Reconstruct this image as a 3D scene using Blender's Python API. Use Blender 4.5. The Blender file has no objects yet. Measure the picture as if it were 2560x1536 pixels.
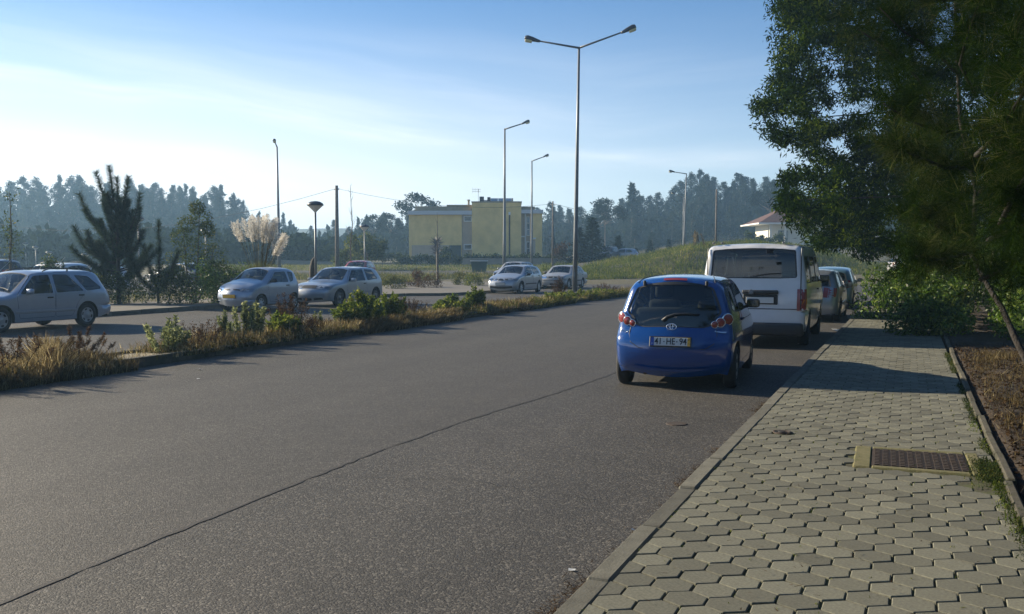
import bpy, bmesh, math, random
import numpy as np
from mathutils import Vector, Matrix
from mathutils.geometry import delaunay_2d_cdt

R = math.radians
sc = bpy.context.scene
COL = sc.collection

# ------------------------------------------------------------------ camera
cam_d = bpy.data.cameras.new("camera")
cam = bpy.data.objects.new("camera", cam_d)
COL.objects.link(cam)
cam.location = (0, 0, 1.65)
cam.rotation_euler = (R(90 - 2.79), 0, R(22.6))
cam_d.sensor_width = 36
cam_d.lens = 33.48
cam_d.clip_start = 0.05
cam_d.clip_end = 4000
sc.camera = cam

# ------------------------------------------------------------------ light
SUN_EL = R(22.5)
SUN_AZ = R(-86)                       # clockwise from +Y (the road direction): sun stands left of the road
sun_dir = Vector((math.sin(SUN_AZ) * math.cos(SUN_EL), math.cos(SUN_AZ) * math.cos(SUN_EL), math.sin(SUN_EL)))
sun_d = bpy.data.lights.new("sun", 'SUN')
sun_d.energy = 5.0
sun_d.angle = R(0.5)
sun_d.color = (1.0, 0.86, 0.64)
sun = bpy.data.objects.new("sun", sun_d)
COL.objects.link(sun)
sun.rotation_euler = (-sun_dir).to_track_quat('-Z', 'Y').to_euler()
sun.location = (-60, 20, 60)

world = bpy.data.worlds.new("World")
sc.world = world
world.use_nodes = True
def build_world():
    nt = world.node_tree
    N, Lk = nt.nodes, nt.links
    N.clear()
    out = N.new('ShaderNodeOutputWorld')
    bg = N.new('ShaderNodeBackground')
    bg.inputs['Strength'].default_value = 0.05
    sky = N.new('ShaderNodeTexSky')
    sky.sky_type = 'NISHITA'
    sky.sun_disc = False
    sky.sun_elevation = SUN_EL
    sky.sun_rotation = SUN_AZ
    sky.altitude = 60
    sky.air_density = 1.0
    sky.dust_density = 0.3
    sky.ozone_density = 2.6
    tc = N.new('ShaderNodeTexCoord')
    sep = N.new('ShaderNodeSeparateXYZ')
    Lk.new(tc.outputs['Generated'], sep.inputs[0])
    def M(op, a, b=None, c=None, clamp=False):
        n = N.new('ShaderNodeMath'); n.operation = op; n.use_clamp = clamp
        for i, v in enumerate((a, b, c)):
            if v is None: continue
            if isinstance(v, (int, float)): n.inputs[i].default_value = v
            else: Lk.new(v, n.inputs[i])
        return n.outputs[0]
    az = M('ARCTAN2', sep.outputs['X'], sep.outputs['Y'])
    el = M('ARCSINE', sep.outputs['Z'])
    # thin high streaks of cloud, nearly level, drifting down to the right
    tilt = M('ADD', el, M('MULTIPLY', az, 0.085))
    wob = N.new('ShaderNodeTexNoise'); wob.inputs['Scale'].default_value = 3.0; wob.inputs['Detail'].default_value = 2
    Lk.new(tc.outputs['Generated'], wob.inputs['Vector'])
    tilt2 = M('ADD', tilt, M('MULTIPLY', M('SUBTRACT', wob.outputs['Fac'], 0.5), 0.06))
    cv = N.new('ShaderNodeCombineXYZ')
    Lk.new(M('MULTIPLY', az, 1.6), cv.inputs[0]); Lk.new(M('MULTIPLY', tilt2, 21.0), cv.inputs[1])
    ns = N.new('ShaderNodeTexNoise'); ns.inputs['Scale'].default_value = 1.0
    ns.inputs['Detail'].default_value = 7; ns.inputs['Roughness'].default_value = 0.55; ns.inputs['Distortion'].default_value = 0.25
    Lk.new(cv.outputs[0], ns.inputs['Vector'])
    rp = N.new('ShaderNodeMapRange'); rp.interpolation_type = 'SMOOTHSTEP'
    rp.inputs['From Min'].default_value = 0.42; rp.inputs['From Max'].default_value = 0.72
    Lk.new(ns.outputs['Fac'], rp.inputs['Value'])
    win = N.new('ShaderNodeMapRange'); win.interpolation_type = 'SMOOTHSTEP'
    win.inputs['From Min'].default_value = R(15); win.inputs['From Max'].default_value = R(7.5)
    Lk.new(el, win.inputs['Value'])
    # the streak band itself, a soft ribbon about nine degrees up
    rib = M('ABSOLUTE', M('SUBTRACT', tilt2, R(5.1)))
    rb = N.new('ShaderNodeMapRange'); rb.interpolation_type = 'SMOOTHSTEP'
    rb.inputs['From Min'].default_value = 0.020; rb.inputs['From Max'].default_value = 0.0
    Lk.new(rib, rb.inputs['Value'])
    lft = N.new('ShaderNodeMapRange'); lft.interpolation_type = 'SMOOTHSTEP'
    lft.inputs['From Min'].default_value = R(0); lft.inputs['From Max'].default_value = R(-50)
    Lk.new(az, lft.inputs['Value'])
    m1 = M('MULTIPLY', M('MULTIPLY', rp.outputs[0], win.outputs[0]), M('ADD', M('MULTIPLY', lft.outputs[0], .35), .08))
    m2 = M('MULTIPLY', M('MULTIPLY', rb.outputs[0], M('ADD', rp.outputs[0], 0.15)), M('ADD', M('MULTIPLY', lft.outputs[0], .9), .12))
    # milky air near the horizon, thicker towards the sun
    hz = N.new('ShaderNodeMapRange'); hz.interpolation_type = 'SMOOTHSTEP'
    hz.inputs['From Min'].default_value = R(16.5); hz.inputs['From Max'].default_value = R(0)
    Lk.new(el, hz.inputs['Value'])
    m3 = M('MULTIPLY', hz.outputs[0], M('ADD', M('MULTIPLY', lft.outputs[0], .72), .26))
    inv = M('MULTIPLY', M('SUBTRACT', 1, m1, clamp=True), M('SUBTRACT', 1, m2, clamp=True))
    inv = M('MULTIPLY', inv, M('SUBTRACT', 1, m3, clamp=True))
    fac = M('SUBTRACT', 1, inv, clamp=True)
    mix = N.new('ShaderNodeMix'); mix.data_type = 'RGBA'
    Lk.new(fac, mix.inputs['Factor'])
    tint = N.new('ShaderNodeMix'); tint.data_type = 'RGBA'; tint.blend_type = 'MULTIPLY'; tint.inputs[0].default_value = 1
    Lk.new(sky.outputs[0], tint.inputs[6]); tint.inputs[7].default_value = (.78, 1.05, 1.30, 1)
    Lk.new(tint.outputs[2], mix.inputs[6])
    mix.inputs[7].default_value = (12.5, 12.5, 12.5, 1)
    Lk.new(mix.outputs[2], bg.inputs['Color'])
    Lk.new(bg.outputs[0], out.inputs['Surface'])
build_world()

sc.view_settings.view_transform = 'Standard'
sc.view_settings.look = 'None'
sc.view_settings.exposure = 1.12
sc.view_settings.gamma = 1.0
sc.view_settings.use_curve_mapping = False
sc.render.engine = 'CYCLES'
sc.cycles.max_bounces = 7
sc.cycles.transparent_max_bounces = 12
sc.cycles.volume_bounces = 1
sc.cycles.use_denoising = True
sc.cycles.sample_clamp_indirect = 4

# ------------------------------------------------------------------ helpers
def tag(o, label=None, cat=None, group=None, kind=None):
    if label: o['label'] = label
    if cat: o['category'] = cat
    if group: o['group'] = group
    if kind: o['kind'] = kind
    return o

def empty(name, loc=(0, 0, 0), rz=0.0, **k):
    o = bpy.data.objects.new(name, None)
    COL.objects.link(o)
    o.location = loc
    o.rotation_euler = (0, 0, rz)
    o.empty_display_size = 0.2
    return tag(o, **k)

def link_mesh(name, me, parent=None, loc=None, rot=None):
    o = bpy.data.objects.new(name, me)
    COL.objects.link(o)
    if parent is not None: o.parent = parent
    if loc is not None: o.location = loc
    if rot is not None: o.rotation_euler = rot
    return o

class MB:
    def __init__(s):
        s.v, s.f, s.m = [], [], []
    def add(s, vs, fs, mi=0, M=None):
        b = len(s.v)
        if M is not None: vs = [tuple(M @ Vector(p)) for p in vs]
        s.v.extend([tuple(p) for p in vs])
        s.f.extend([tuple(i + b for i in f) for f in fs])
        s.m.extend([mi] * len(fs))
        return s
    def box(s, c, d, mi=0, rz=0.0, M=None):
        x, y, z = d[0] / 2, d[1] / 2, d[2] / 2
        vs = [(-x, -y, -z), (x, -y, -z), (x, y, -z), (-x, y, -z), (-x, -y, z), (x, -y, z), (x, y, z), (-x, y, z)]
        fs = [(3, 2, 1, 0), (4, 5, 6, 7), (0, 1, 5, 4), (1, 2, 6, 5), (2, 3, 7, 6), (3, 0, 4, 7)]
        T = Matrix.Translation(c) @ Matrix.Rotation(rz, 4, 'Z')
        if M is not None: T = M @ T
        return s.add(vs, fs, mi, T)
    def rbox(s, c, d, r=0.03, seg=2, mi=0, rx=0.0, rz=0.0):
        bm = bmesh.new()
        bmesh.ops.create_cube(bm, size=1.0)
        bmesh.ops.scale(bm, vec=d, verts=bm.verts)
        bmesh.ops.bevel(bm, geom=bm.edges[:], offset=min(r, min(d) * .49), segments=seg, profile=.5, affect='EDGES')
        T = Matrix.Translation(c) @ Matrix.Rotation(rz, 4, 'Z') @ Matrix.Rotation(rx, 4, 'X')
        bm.verts.ensure_lookup_table(); bm.verts.index_update()
        s.add([v.co[:] for v in bm.verts], [[v.index for v in f.verts] for f in bm.faces], mi, T)
        bm.free()
        return s
    def tube(s, pts, r, n=8, mi=0, cap=True):
        pts = [Vector(p) for p in pts]
        k = len(pts)
        rs = r if isinstance(r, (list, tuple)) else [r] * k
        b = len(s.v)
        up = None
        for i, p in enumerate(pts):
            t = (pts[min(i + 1, k - 1)] - pts[max(i - 1, 0)])
            if t.length < 1e-9: t = Vector((0, 0, 1))
            t.normalize()
            if up is None:
                a = Vector((1, 0, 0)) if abs(t.x) < .8 else Vector((0, 1, 0))
                up = (a - t * a.dot(t)).normalized()
            else:
                up = (up - t * up.dot(t)).normalized()
            w = t.cross(up)
            for j in range(n):
                an = 2 * math.pi * j / n
                s.v.append(tuple(p + (up * math.cos(an) + w * math.sin(an)) * rs[i]))
        for i in range(k - 1):
            for j in range(n):
                a, c = b + i * n + j, b + i * n + (j + 1) % n
                s.f.append((a, c, c + n, a + n)); s.m.append(mi)
        if cap:
            s.f.append(tuple(b + j for j in reversed(range(n)))); s.m.append(mi)
            s.f.append(tuple(b + (k - 1) * n + j for j in range(n))); s.m.append(mi)
        return s
    def lathe(s, prof, n=24, M=None, mi=0):
        b = []
        for (r, z) in prof:
            for j in range(n):
                a = 2 * math.pi * j / n
                b.append((r * math.cos(a), r * math.sin(a), z))
        fs = []
        for i in range(len(prof) - 1):
            for j in range(n):
                a, c = i * n + j, i * n + (j + 1) % n
                fs.append((a, c, c + n, a + n))
        return s.add(b, fs, mi, M)
    def prism(s, poly, z0, z1, mi=0, M=None):
        n = len(poly)
        vs = [(p[0], p[1], z0) for p in poly] + [(p[0], p[1], z1) for p in poly]
        fs = [tuple(reversed(range(n))), tuple(range(n, 2 * n))]
        fs += [(i, (i + 1) % n, (i + 1) % n + n, i + n) for i in range(n)]
        return s.add(vs, fs, mi, M)
    def mesh(s, name, mats, smooth=False):
        me = bpy.data.meshes.new(name)
        me.from_pydata(s.v, [], s.f)
        for m in (mats if isinstance(mats, (list, tuple)) else [mats]): me.materials.append(m)
        if any(s.m): me.polygons.foreach_set('material_index', s.m)
        if smooth: me.polygons.foreach_set('use_smooth', [True] * len(s.f))
        me.update()
        return me
    def build(s, name, mats, parent=None, smooth=False, loc=None, rot=None):
        return link_mesh(name, s.mesh(name, mats, smooth), parent, loc, rot)

def tri_mesh(name, V, mats, nper=3, mi=None, smooth=False):
    """V: (n*nper,3) array, each run of nper points is one face"""
    V = np.asarray(V, np.float32).reshape(-1, 3)
    n = len(V) // nper
    me = bpy.data.meshes.new(name)
    me.vertices.add(n * nper); me.loops.add(n * nper); me.polygons.add(n)
    me.vertices.foreach_set('co', V.ravel())
    me.loops.foreach_set('vertex_index', np.arange(n * nper, dtype=np.int32))
    me.polygons.foreach_set('loop_start', np.arange(0, n * nper, nper, dtype=np.int32))
    for m in (mats if isinstance(mats, (list, tuple)) else [mats]): me.materials.append(m)
    if mi is not None: me.polygons.foreach_set('material_index', np.asarray(mi, np.int32))
    if smooth: me.polygons.foreach_set('use_smooth', np.ones(n, bool))
    me.update(calc_edges=True)
    return me

def copy_tree(o, parent=None):
    c = o.copy(); COL.objects.link(c)
    if parent is not None: c.parent = parent
    for ch in list(o.children): copy_tree(ch, c)
    return c

# ------------------------------------------------------------------ materials
MATS = {}
def new_mat(name):
    m = bpy.data.materials.new(name); m.use_nodes = True
    nt = m.node_tree
    b = nt.nodes['Principled BSDF']
    MATS[name] = m
    return m, nt, nt.nodes, nt.links, b

def mat(name, col, rough=.6, metal=0, coat=0, spec=.5, var=None, vscale=8, vdetail=4, bump=0, bscale=60, coord='Object', island=False, objrand=False, col2=None, alpha=None, emit=None):
    m, nt, N, L, b = new_mat(name)
    b.inputs['Base Color'].default_value = (*col, 1)
    b.inputs['Roughness'].default_value = rough
    b.inputs['Metallic'].default_value = metal
    b.inputs['Coat Weight'].default_value = coat
    b.inputs['Coat Roughness'].default_value = .06
    b.inputs['Specular IOR Level'].default_value = spec
    tc = N.new('ShaderNodeTexCoord')
    if var is not None or col2 is not None:
        n = N.new('ShaderNodeTexNoise'); n.inputs['Scale'].default_value = vscale; n.inputs['Detail'].default_value = vdetail
        n.inputs['Roughness'].default_value = .65
        L.new(tc.outputs[coord], n.inputs['Vector'])
        cr = N.new('ShaderNodeValToRGB')
        c2 = col2 if col2 is not None else tuple(c * (1 + var) for c in col)
        c1 = col if col2 is not None else tuple(c * (1 - var) for c in col)
        cr.color_ramp.elements[0].position = .32; cr.color_ramp.elements[1].position = .68
        cr.color_ramp.elements[0].color = (*c1, 1); cr.color_ramp.elements[1].color = (*c2, 1)
        L.new(n.outputs['Fac'], cr.inputs[0])
        src = cr.outputs[0]
        if island or objrand:
            g = N.new('ShaderNodeNewGeometry' if island else 'ShaderNodeObjectInfo')
            mr = N.new('ShaderNodeMapRange'); mr.inputs['To Min'].default_value = .72; mr.inputs['To Max'].default_value = 1.25
            L.new(g.outputs['Random Per Island' if island else 'Random'], mr.inputs['Value'])
            mx = N.new('ShaderNodeVectorMath'); mx.operation = 'SCALE'
            L.new(src, mx.inputs[0]); L.new(mr.outputs[0], mx.inputs['Scale'])
            src = mx.outputs[0]
        L.new(src, b.inputs['Base Color'])
    if bump:
        n2 = N.new('ShaderNodeTexNoise'); n2.inputs['Scale'].default_value = bscale; n2.inputs['Detail'].default_value = 5
        L.new(tc.outputs[coord], n2.inputs['Vector'])
        bp = N.new('ShaderNodeBump'); bp.inputs['Strength'].default_value = 1; bp.inputs['Distance'].default_value = bump
        L.new(n2.outputs['Fac'], bp.inputs['Height']); L.new(bp.outputs[0], b.inputs['Normal'])
    return m

def leaf_mat(name, c1, c2, c3=None, trans=.45, rough=.6, spec=.12, clump=1.2, tcol=None):
    """leaves or blades: colour varies from piece to piece and, more slowly, through the plant; light shines through"""
    m, nt, N, L, b = new_mat(name)
    g = N.new('ShaderNodeNewGeometry')
    cr = N.new('ShaderNodeValToRGB')
    e = cr.color_ramp.elements
    e[0].color = (*c1, 1); e[1].color = (*c2, 1)
    if c3 is not None:
        k = e.new(.8); k.color = (*c2, 1); e[2].color = (*c3, 1); e[2].position = 1
    tc = N.new('ShaderNodeTexCoord')
    n = N.new('ShaderNodeTexNoise'); n.inputs['Scale'].default_value = clump; n.inputs['Detail'].default_value = 2
    L.new(tc.outputs['Object'], n.inputs['Vector'])
    md = N.new('ShaderNodeMath'); md.operation = 'MULTIPLY_ADD'; md.inputs[1].default_value = 1.6; md.inputs[2].default_value = -.8
    L.new(n.outputs['Fac'], md.inputs[0])
    ad = N.new('ShaderNodeMath'); ad.operation = 'ADD'; ad.use_clamp = True
    L.new(g.outputs['Random Per Island'], ad.inputs[0]); L.new(md.outputs[0], ad.inputs[1])
    L.new(ad.outputs[0], cr.inputs[0])
    L.new(cr.outputs[0], b.inputs['Base Color'])
    b.inputs['Roughness'].default_value = rough
    b.inputs['Specular IOR Level'].default_value = spec
    t = N.new('ShaderNodeBsdfTranslucent')
    if tcol is None:
        L.new(cr.outputs[0], t.inputs['Color'])
    else:
        mm = N.new('ShaderNodeMix'); mm.data_type = 'RGBA'; mm.blend_type = 'MULTIPLY'; mm.inputs[0].default_value = 1
        L.new(cr.outputs[0], mm.inputs[6]); mm.inputs[7].default_value = (*tcol, 1)
        L.new(mm.outputs[2], t.inputs['Color'])
    mx = N.new('ShaderNodeMixShader'); mx.inputs[0].default_value = trans
    if spec < .25:      # dull leaves and straw: no sheen
        N.remove(b); b = N.new('ShaderNodeBsdfDiffuse'); L.new(cr.outputs[0], b.inputs['Color'])
    L.new(b.outputs[0], mx.inputs[1]); L.new(t.outputs[0], mx.inputs[2])
    L.new(mx.outputs[0], N['Material Output'].inputs['Surface'])
    return m

def glass_mat(name, tint, refl=.9):
    m, nt, N, L, b = new_mat(name)
    N.remove(b)
    tr = N.new('ShaderNodeBsdfTransparent'); tr.inputs[0].default_value = (*tint, 1)
    gl = N.new('ShaderNodeBsdfGlossy'); gl.inputs['Color'].default_value = (refl, refl, refl, 1); gl.inputs['Roughness'].default_value = .03
    fr = N.new('ShaderNodeFresnel'); fr.inputs['IOR'].default_value = 1.55
    mx = N.new('ShaderNodeMixShader')
    ad = N.new('ShaderNodeMath'); ad.operation = 'MULTIPLY_ADD'; ad.inputs[1].default_value = 1.1; ad.inputs[2].default_value = .02; ad.use_clamp = True
    L.new(fr.outputs[0], ad.inputs[0])
    L.new(ad.outputs[0], mx.inputs[0]); L.new(tr.outputs[0], mx.inputs[1]); L.new(gl.outputs[0], mx.inputs[2])
    L.new(mx.outputs[0], N['Material Output'].inputs['Surface'])
    return m

def asphalt_mat(name, base, fine=1.0, patch=.25):
    m, nt, N, L, b = new_mat(name)
    tc = N.new('ShaderNodeTexCoord')
    def noise(scale, det, rough=.6):
        n = N.new('ShaderNodeTexNoise'); n.inputs['Scale'].default_value = scale; n.inputs['Detail'].default_value = det
        n.inputs['Roughness'].default_value = rough; L.new(tc.outputs['Object'], n.inputs['Vector']); return n.outputs['Fac']
    vo = N.new('ShaderNodeTexVoronoi'); vo.inputs['Scale'].default_value = 62 * fine
    L.new(tc.outputs['Object'], vo.inputs['Vector'])
    sepc = N.new('ShaderNodeSeparateColor'); L.new(vo.outputs['Color'], sepc.inputs[0])
    cr = N.new('ShaderNodeValToRGB'); e = cr.color_ramp.elements
    e[0].position = 0; e[0].color = (*(c * .5 for c in base), 1)
    e[1].position = 1; e[1].color = (*(min(1, c * 3.0) for c in base), 1)
    k = e.new(.35); k.color = (*(c * .8 for c in base), 1)
    k = e.new(.8); k.color = (*(c * 1.35 for c in base), 1)
    L.new(sepc.outputs[0], cr.inputs[0])
    big = noise(.35, 5); mid = noise(2.2, 4)
    am = N.new('ShaderNodeMath'); am.operation = 'ADD'; L.new(big, am.inputs[0]); L.new(mid, am.inputs[1])
    mr = N.new('ShaderNodeMapRange'); mr.inputs['From Min'].default_value = .6; mr.inputs['From Max'].default_value = 1.4
    mr.inputs['To Min'].default_value = 1 - patch; mr.inputs['To Max'].default_value = 1 + patch
    L.new(am.outputs[0], mr.inputs['Value'])
    # wheel tracks and drips run with the traffic
    mp = N.new('ShaderNodeMapping'); mp.inputs['Scale'].default_value = (.75, .035, 1); L.new(tc.outputs['Object'], mp.inputs['Vector'])
    tr = N.new('ShaderNodeTexNoise'); tr.inputs['Scale'].default_value = 1; tr.inputs['Detail'].default_value = 4; L.new(mp.outputs[0], tr.inputs['Vector'])
    mr2 = N.new('ShaderNodeMapRange'); mr2.inputs['From Min'].default_value = .35; mr2.inputs['From Max'].default_value = .65; mr2.inputs['To Min'].default_value = .86; mr2.inputs['To Max'].default_value = 1.12
    L.new(tr.outputs['Fac'], mr2.inputs['Value'])
    sp_ = noise(.9, 2); mr3 = N.new('ShaderNodeMapRange'); mr3.inputs['From Min'].default_value = .70; mr3.inputs['From Max'].default_value = .78; mr3.inputs['To Min'].default_value = 1; mr3.inputs['To Max'].default_value = .72
    L.new(sp_, mr3.inputs['Value'])
    mm_ = N.new('ShaderNodeMath'); mm_.operation = 'MULTIPLY'; L.new(mr.outputs[0], mm_.inputs[0]); L.new(mr2.outputs[0], mm_.inputs[1])
    mm2 = N.new('ShaderNodeMath'); mm2.operation = 'MULTIPLY'; L.new(mm_.outputs[0], mm2.inputs[0]); L.new(mr3.outputs[0], mm2.inputs[1])
    sc_ = N.new('ShaderNodeVectorMath'); sc_.operation = 'SCALE'
    L.new(cr.outputs[0], sc_.inputs[0]); L.new(mm2.outputs[0], sc_.inputs['Scale'])
    L.new(sc_.outputs[0], b.inputs['Base Color'])
    b.inputs['Roughness'].default_value = .72
    b.inputs['Specular IOR Level'].default_value = .4
    n3 = noise(150 * fine, 3)
    ad = N.new('ShaderNodeMath'); ad.operation = 'MULTIPLY_ADD'; ad.inputs[1].default_value = -.7
    L.new(vo.outputs['Distance'], ad.inputs[0]); L.new(n3, ad.inputs[2])
    bp = N.new('ShaderNodeBump'); bp.inputs['Strength'].default_value = .9; bp.inputs['Distance'].default_value = .006
    L.new(ad.outputs[0], bp.inputs['Height']); L.new(bp.outputs[0], b.inputs['Normal'])
    return m

ASPH = asphalt_mat('asphalt', (.047, .0425, .036), 1.6, .17)
ASPH2 = asphalt_mat('coarse_asphalt', (.043, .039, .033), 1.25, .24)
TAR = mat('tar_joint', (.025, .024, .023), .8, bump=.004, bscale=90)
KERB = mat('kerb_concrete', (.100, .096, .074), .9, var=.25, vscale=7, bump=.003, bscale=70, coord='Object', objrand=True)
KERB_OLD = mat('old_kerb_concrete', (.085, .075, .056), .95, col2=(.038, .038, .02), vscale=5, bump=.006, bscale=40, objrand=True)
PAVER = mat('paver_concrete', (.114, .112, .082), .9, var=.34, vscale=55, vdetail=10, bump=.0022, bscale=150, objrand=True)
PAVER_I = mat('paver_concrete_far', (.114, .112, .082), .9, var=.30, vscale=24, vdetail=10, bump=.0022, bscale=120, island=True)
MOSS_SAND = mat('mossy_joint_sand', (.045, .038, .022), .95, col2=(.06, .07, .018), vscale=9, bump=.006, bscale=60)
MOSS_CONC = mat('mossy_concrete', (.15, .13, .06), .95, col2=(.08, .082, .025), vscale=14, bump=.004, bscale=80)
RUST = mat('rusty_iron', (.050, .032, .022), .85, col2=(.025, .018, .014), vscale=22, bump=.003, bscale=120)
LEFTPAVE = mat('pale_pavement', (.105, .095, .08), .92, var=.2, vscale=2.5, bump=.002, bscale=80)
EARTH = mat('dry_earth', (.06, .045, .028), .95, col2=(.09, .07, .04), vscale=3, vdetail=6, bump=.02, bscale=20)
LITTER_SOIL = mat('needle_soil', (.012, .009, .006), .97, col2=(.045, .030, .018), vscale=9, vdetail=8, bump=.03, bscale=25)
GRASSLAND = mat('rough_grassland', (.05, .05, .02), .95, col2=(.10, .08, .035), vscale=1.1, vdetail=9, bump=.08, bscale=9)
FOREST_FLOOR = mat('forest_floor', (.035, .045, .025), .97, col2=(.06, .06, .03), vscale=.3, vdetail=6)
GALV = mat('galvanised_steel', (.15, .16, .17), .5, metal=.5, var=.12, vscale=4)
LAMP_DARK = mat('dark_lamp_housing', (.05, .055, .065), .4)
LENS = mat('yellowed_lamp_lens', (.62, .56, .30), .25, coat=.4)
LENS_W = mat('frosted_lamp_bowl', (.62, .62, .58), .3, coat=.3)
WOODPOLE = mat('weathered_pole', (.14, .12, .10), .9, var=.3, vscale=6)
DARKWOOD = mat('dark_wood', (.05, .04, .03), .9, var=.3, vscale=9)
BARK = mat('bark', (.011, .009, .007), .95, col2=(.022, .017, .013), vscale=12, bump=.02, bscale=30)
BARK_PALE = mat('pale_bark', (.16, .13, .10), .95, col2=(.08, .06, .045), vscale=6, bump=.01, bscale=20)
RUBBER = mat('tyre_rubber', (.018, .018, .018), .85)
BLACKP = mat('black_plastic', (.02, .021, .023), .5)
DARKIN = mat('dark_interior', (.016, .016, .018), .85)
GREYIN = mat('grey_seat_fabric', (.018, .019, .022), .9)
HUB = mat('hubcap_silver', (.34, .35, .37), .35, metal=.5)
CHROME = mat('chrome', (.75, .76, .78), .15, metal=1)
SILVER = mat('silver_paint', (.36, .385, .42), .34, metal=.5, coat=.7, var=.04, vscale=3)
SILVER_B = mat('blue_silver_paint', (.31, .35, .42), .36, metal=.5, coat=.7, var=.04, vscale=3)
SILVER_D = mat('dull_silver_paint', (.33, .34, .36), .42, metal=.4, coat=.4, var=.05, vscale=3)
WHITE = mat('white_paint', (.56, .57, .58), .3, coat=1, var=.05, vscale=2.5)
BLUE = mat('blue_paint', (.0005, .042, .205), .18, metal=.0, coat=.9, var=.04, vscale=3)
DARKCAR = mat('dark_grey_paint', (.04, .045, .055), .3, metal=.3, coat=.8)
TEAL = mat('teal_paint', (.12, .22, .25), .32, metal=.4, coat=.8)
REDCAR = mat('red_paint', (.30, .03, .02), .35, coat=.8)
GLASS = glass_mat('car_glass', (.50, .58, .56))
GLASS_D = glass_mat('tinted_glass', (.36, .40, .40))
GLASS_L = glass_mat('lamp_glass', (.82, .84, .86))
REDL = mat('red_lamp', (.22, .022, .02), .2, coat=.8)
AMBER = mat('amber_lamp', (.6, .2, .03), .2, coat=.8)
CLEARL = mat('clear_lamp', (.55, .57, .60), .15, metal=.4, coat=1)
PLATE_W = mat('white_plate', (.55, .56, .54), .4)
PLATE_Y = mat('yellow_plate', (.75, .42, .04), .4)
PLATE_B = mat('plate_blue', (.02, .07, .35), .4)
INK = mat('plate_ink', (.01, .01, .012), .5)
# leaves and grasses
L_EUC = leaf_mat('eucalyptus_leaves', (.014, .027, .018), (.034, .050, .030), (.075, .078, .048), trans=.45, clump=.25, spec=.15, rough=.7)
L_DARKFOR = leaf_mat('dark_tree_leaves', (.009, .018, .010), (.021, .033, .017), trans=.3, clump=.25)
L_AUTUMN = leaf_mat('russet_tree_leaves', (.035, .024, .014), (.075, .045, .024), trans=.35, clump=.3)
L_ACACIA = leaf_mat('acacia_leaves', (.005, .012, .001), (.019, .040, .002), (.085, .120, .010), trans=.4, clump=.9, rough=.7, spec=.05)
L_PINE = leaf_mat('pine_needles', (.006, .015, .003), (.020, .040, .006), (.07, .08, .028), trans=.25, clump=1.6, rough=.7, spec=.06)
L_PINE_Y = leaf_mat('young_pine_needles', (.016, .032, .016), (.038, .060, .028), (.08, .08, .045), trans=.25, clump=.8)
L_SHRUB = leaf_mat('shrub_leaves', (.018, .032, .010), (.06, .085, .022), (.13, .13, .05), trans=.45, clump=1.1)
L_BUSH = leaf_mat('bush_leaves', (.024, .055, .006), (.10, .18, .018), (.27, .33, .07), trans=.4, clump=1.4, rough=.45, spec=.3)
L_LIME = leaf_mat('lime_leaves', (.045, .075, .012), (.15, .19, .03), (.34, .32, .08), trans=.5, clump=2.5)
L_SAGE = leaf_mat('sage_leaves', (.09, .11, .045), (.25, .28, .12), (.45, .46, .25), trans=.45, clump=3)
L_DRY = leaf_mat('dry_grass', (.05, .038, .018), (.19, .145, .07), (.44, .37, .20), trans=.55, clump=1.6)
L_MIXG = leaf_mat('mixed_grass', (.03, .04, .010), (.11, .115, .03), (.28, .24, .09), trans=.55, clump=.8)
L_GREENG = leaf_mat('green_grass', (.032, .052, .008), (.12, .145, .024), (.26, .24, .07), trans=.5, clump=.5)
L_HEDGE = leaf_mat('hedge_leaves', (.015, .028, .010), (.05, .07, .02), (.10, .10, .03), trans=.35, clump=.9)
L_WILLOW = leaf_mat('yellow_green_leaves', (.04, .06, .01), (.11, .125, .02), (.21, .20, .035), trans=.5, clump=.35)
L_PLUME = leaf_mat('plume_floss', (.50, .47, .41), (.74, .71, .65), (.9, .88, .84), trans=.5, clump=4)
L_BROWNW = leaf_mat('brown_weed', (.035, .022, .013), (.09, .055, .03), (.15, .10, .055), trans=.4, clump=2)
L_NEEDLELIT = leaf_mat('fallen_needles', (.022, .014, .008), (.07, .045, .026), (.17, .125, .08), trans=.2, clump=2)

# ================================================================== GROUND
CY_, SY_ = math.cos(R(22.6)), math.sin(R(22.6))
def polar(a, D):
    """ground spot D metres out along the viewing axis and a*D to its right"""
    return (D * (a * CY_ - SY_), D * (a * SY_ + CY_))
def smooth(t):
    t = np.clip(t, 0, 1); return t * t * (3 - 2 * t)
def terrain(X, Y):
    X = np.asarray(X, float); Y = np.asarray(Y, float)
    D = -X * SY_ + Y * CY_
    A = X * CY_ + Y * SY_
    a = A / np.maximum(D, 1)
    h = np.interp(D, [0, 58, 80, 90, 98, 112, 150, 260, 400], [0, 0, .22, .42, .62, 1.12, 1.5, 3.5, 8])
    # the far left of the car park lies lower
    low = smooth((-a - .36) / .10) * smooth((D - 55) / 40)
    h = h - low * np.interp(D, [55, 95, 120, 260, 400], [0, 2.6, 1.2, 1.5, 0])
    # grassy mound across the end of the road
    top = np.interp(a, [.02, .06, .115, .15, .178, .21, .26, .32, .37, .42], [0, .55, 1.15, 1.75, 2.5, 2.85, 3.0, 2.2, .7, 0])
    front = np.interp(a, [.02, .08, .18, .25, .37], [72, 74, 80, 84, 88])
    rise = smooth((D - front) / 14.0) * (1 - smooth((D - 108) / 16))
    h = h + np.maximum(top - .3, 0) * rise
    # hill under the right-hand wood
    h = h + smooth((a - .08) / .16) * smooth((D - 160) / 120) * 9
    # ground behind the right verge
    h = h + smooth((X - 1.2) / 5) * .25 * (1 - smooth((D - 40) / 20))
    return h
def tz(x, y): return float(terrain(x, y))

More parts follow.
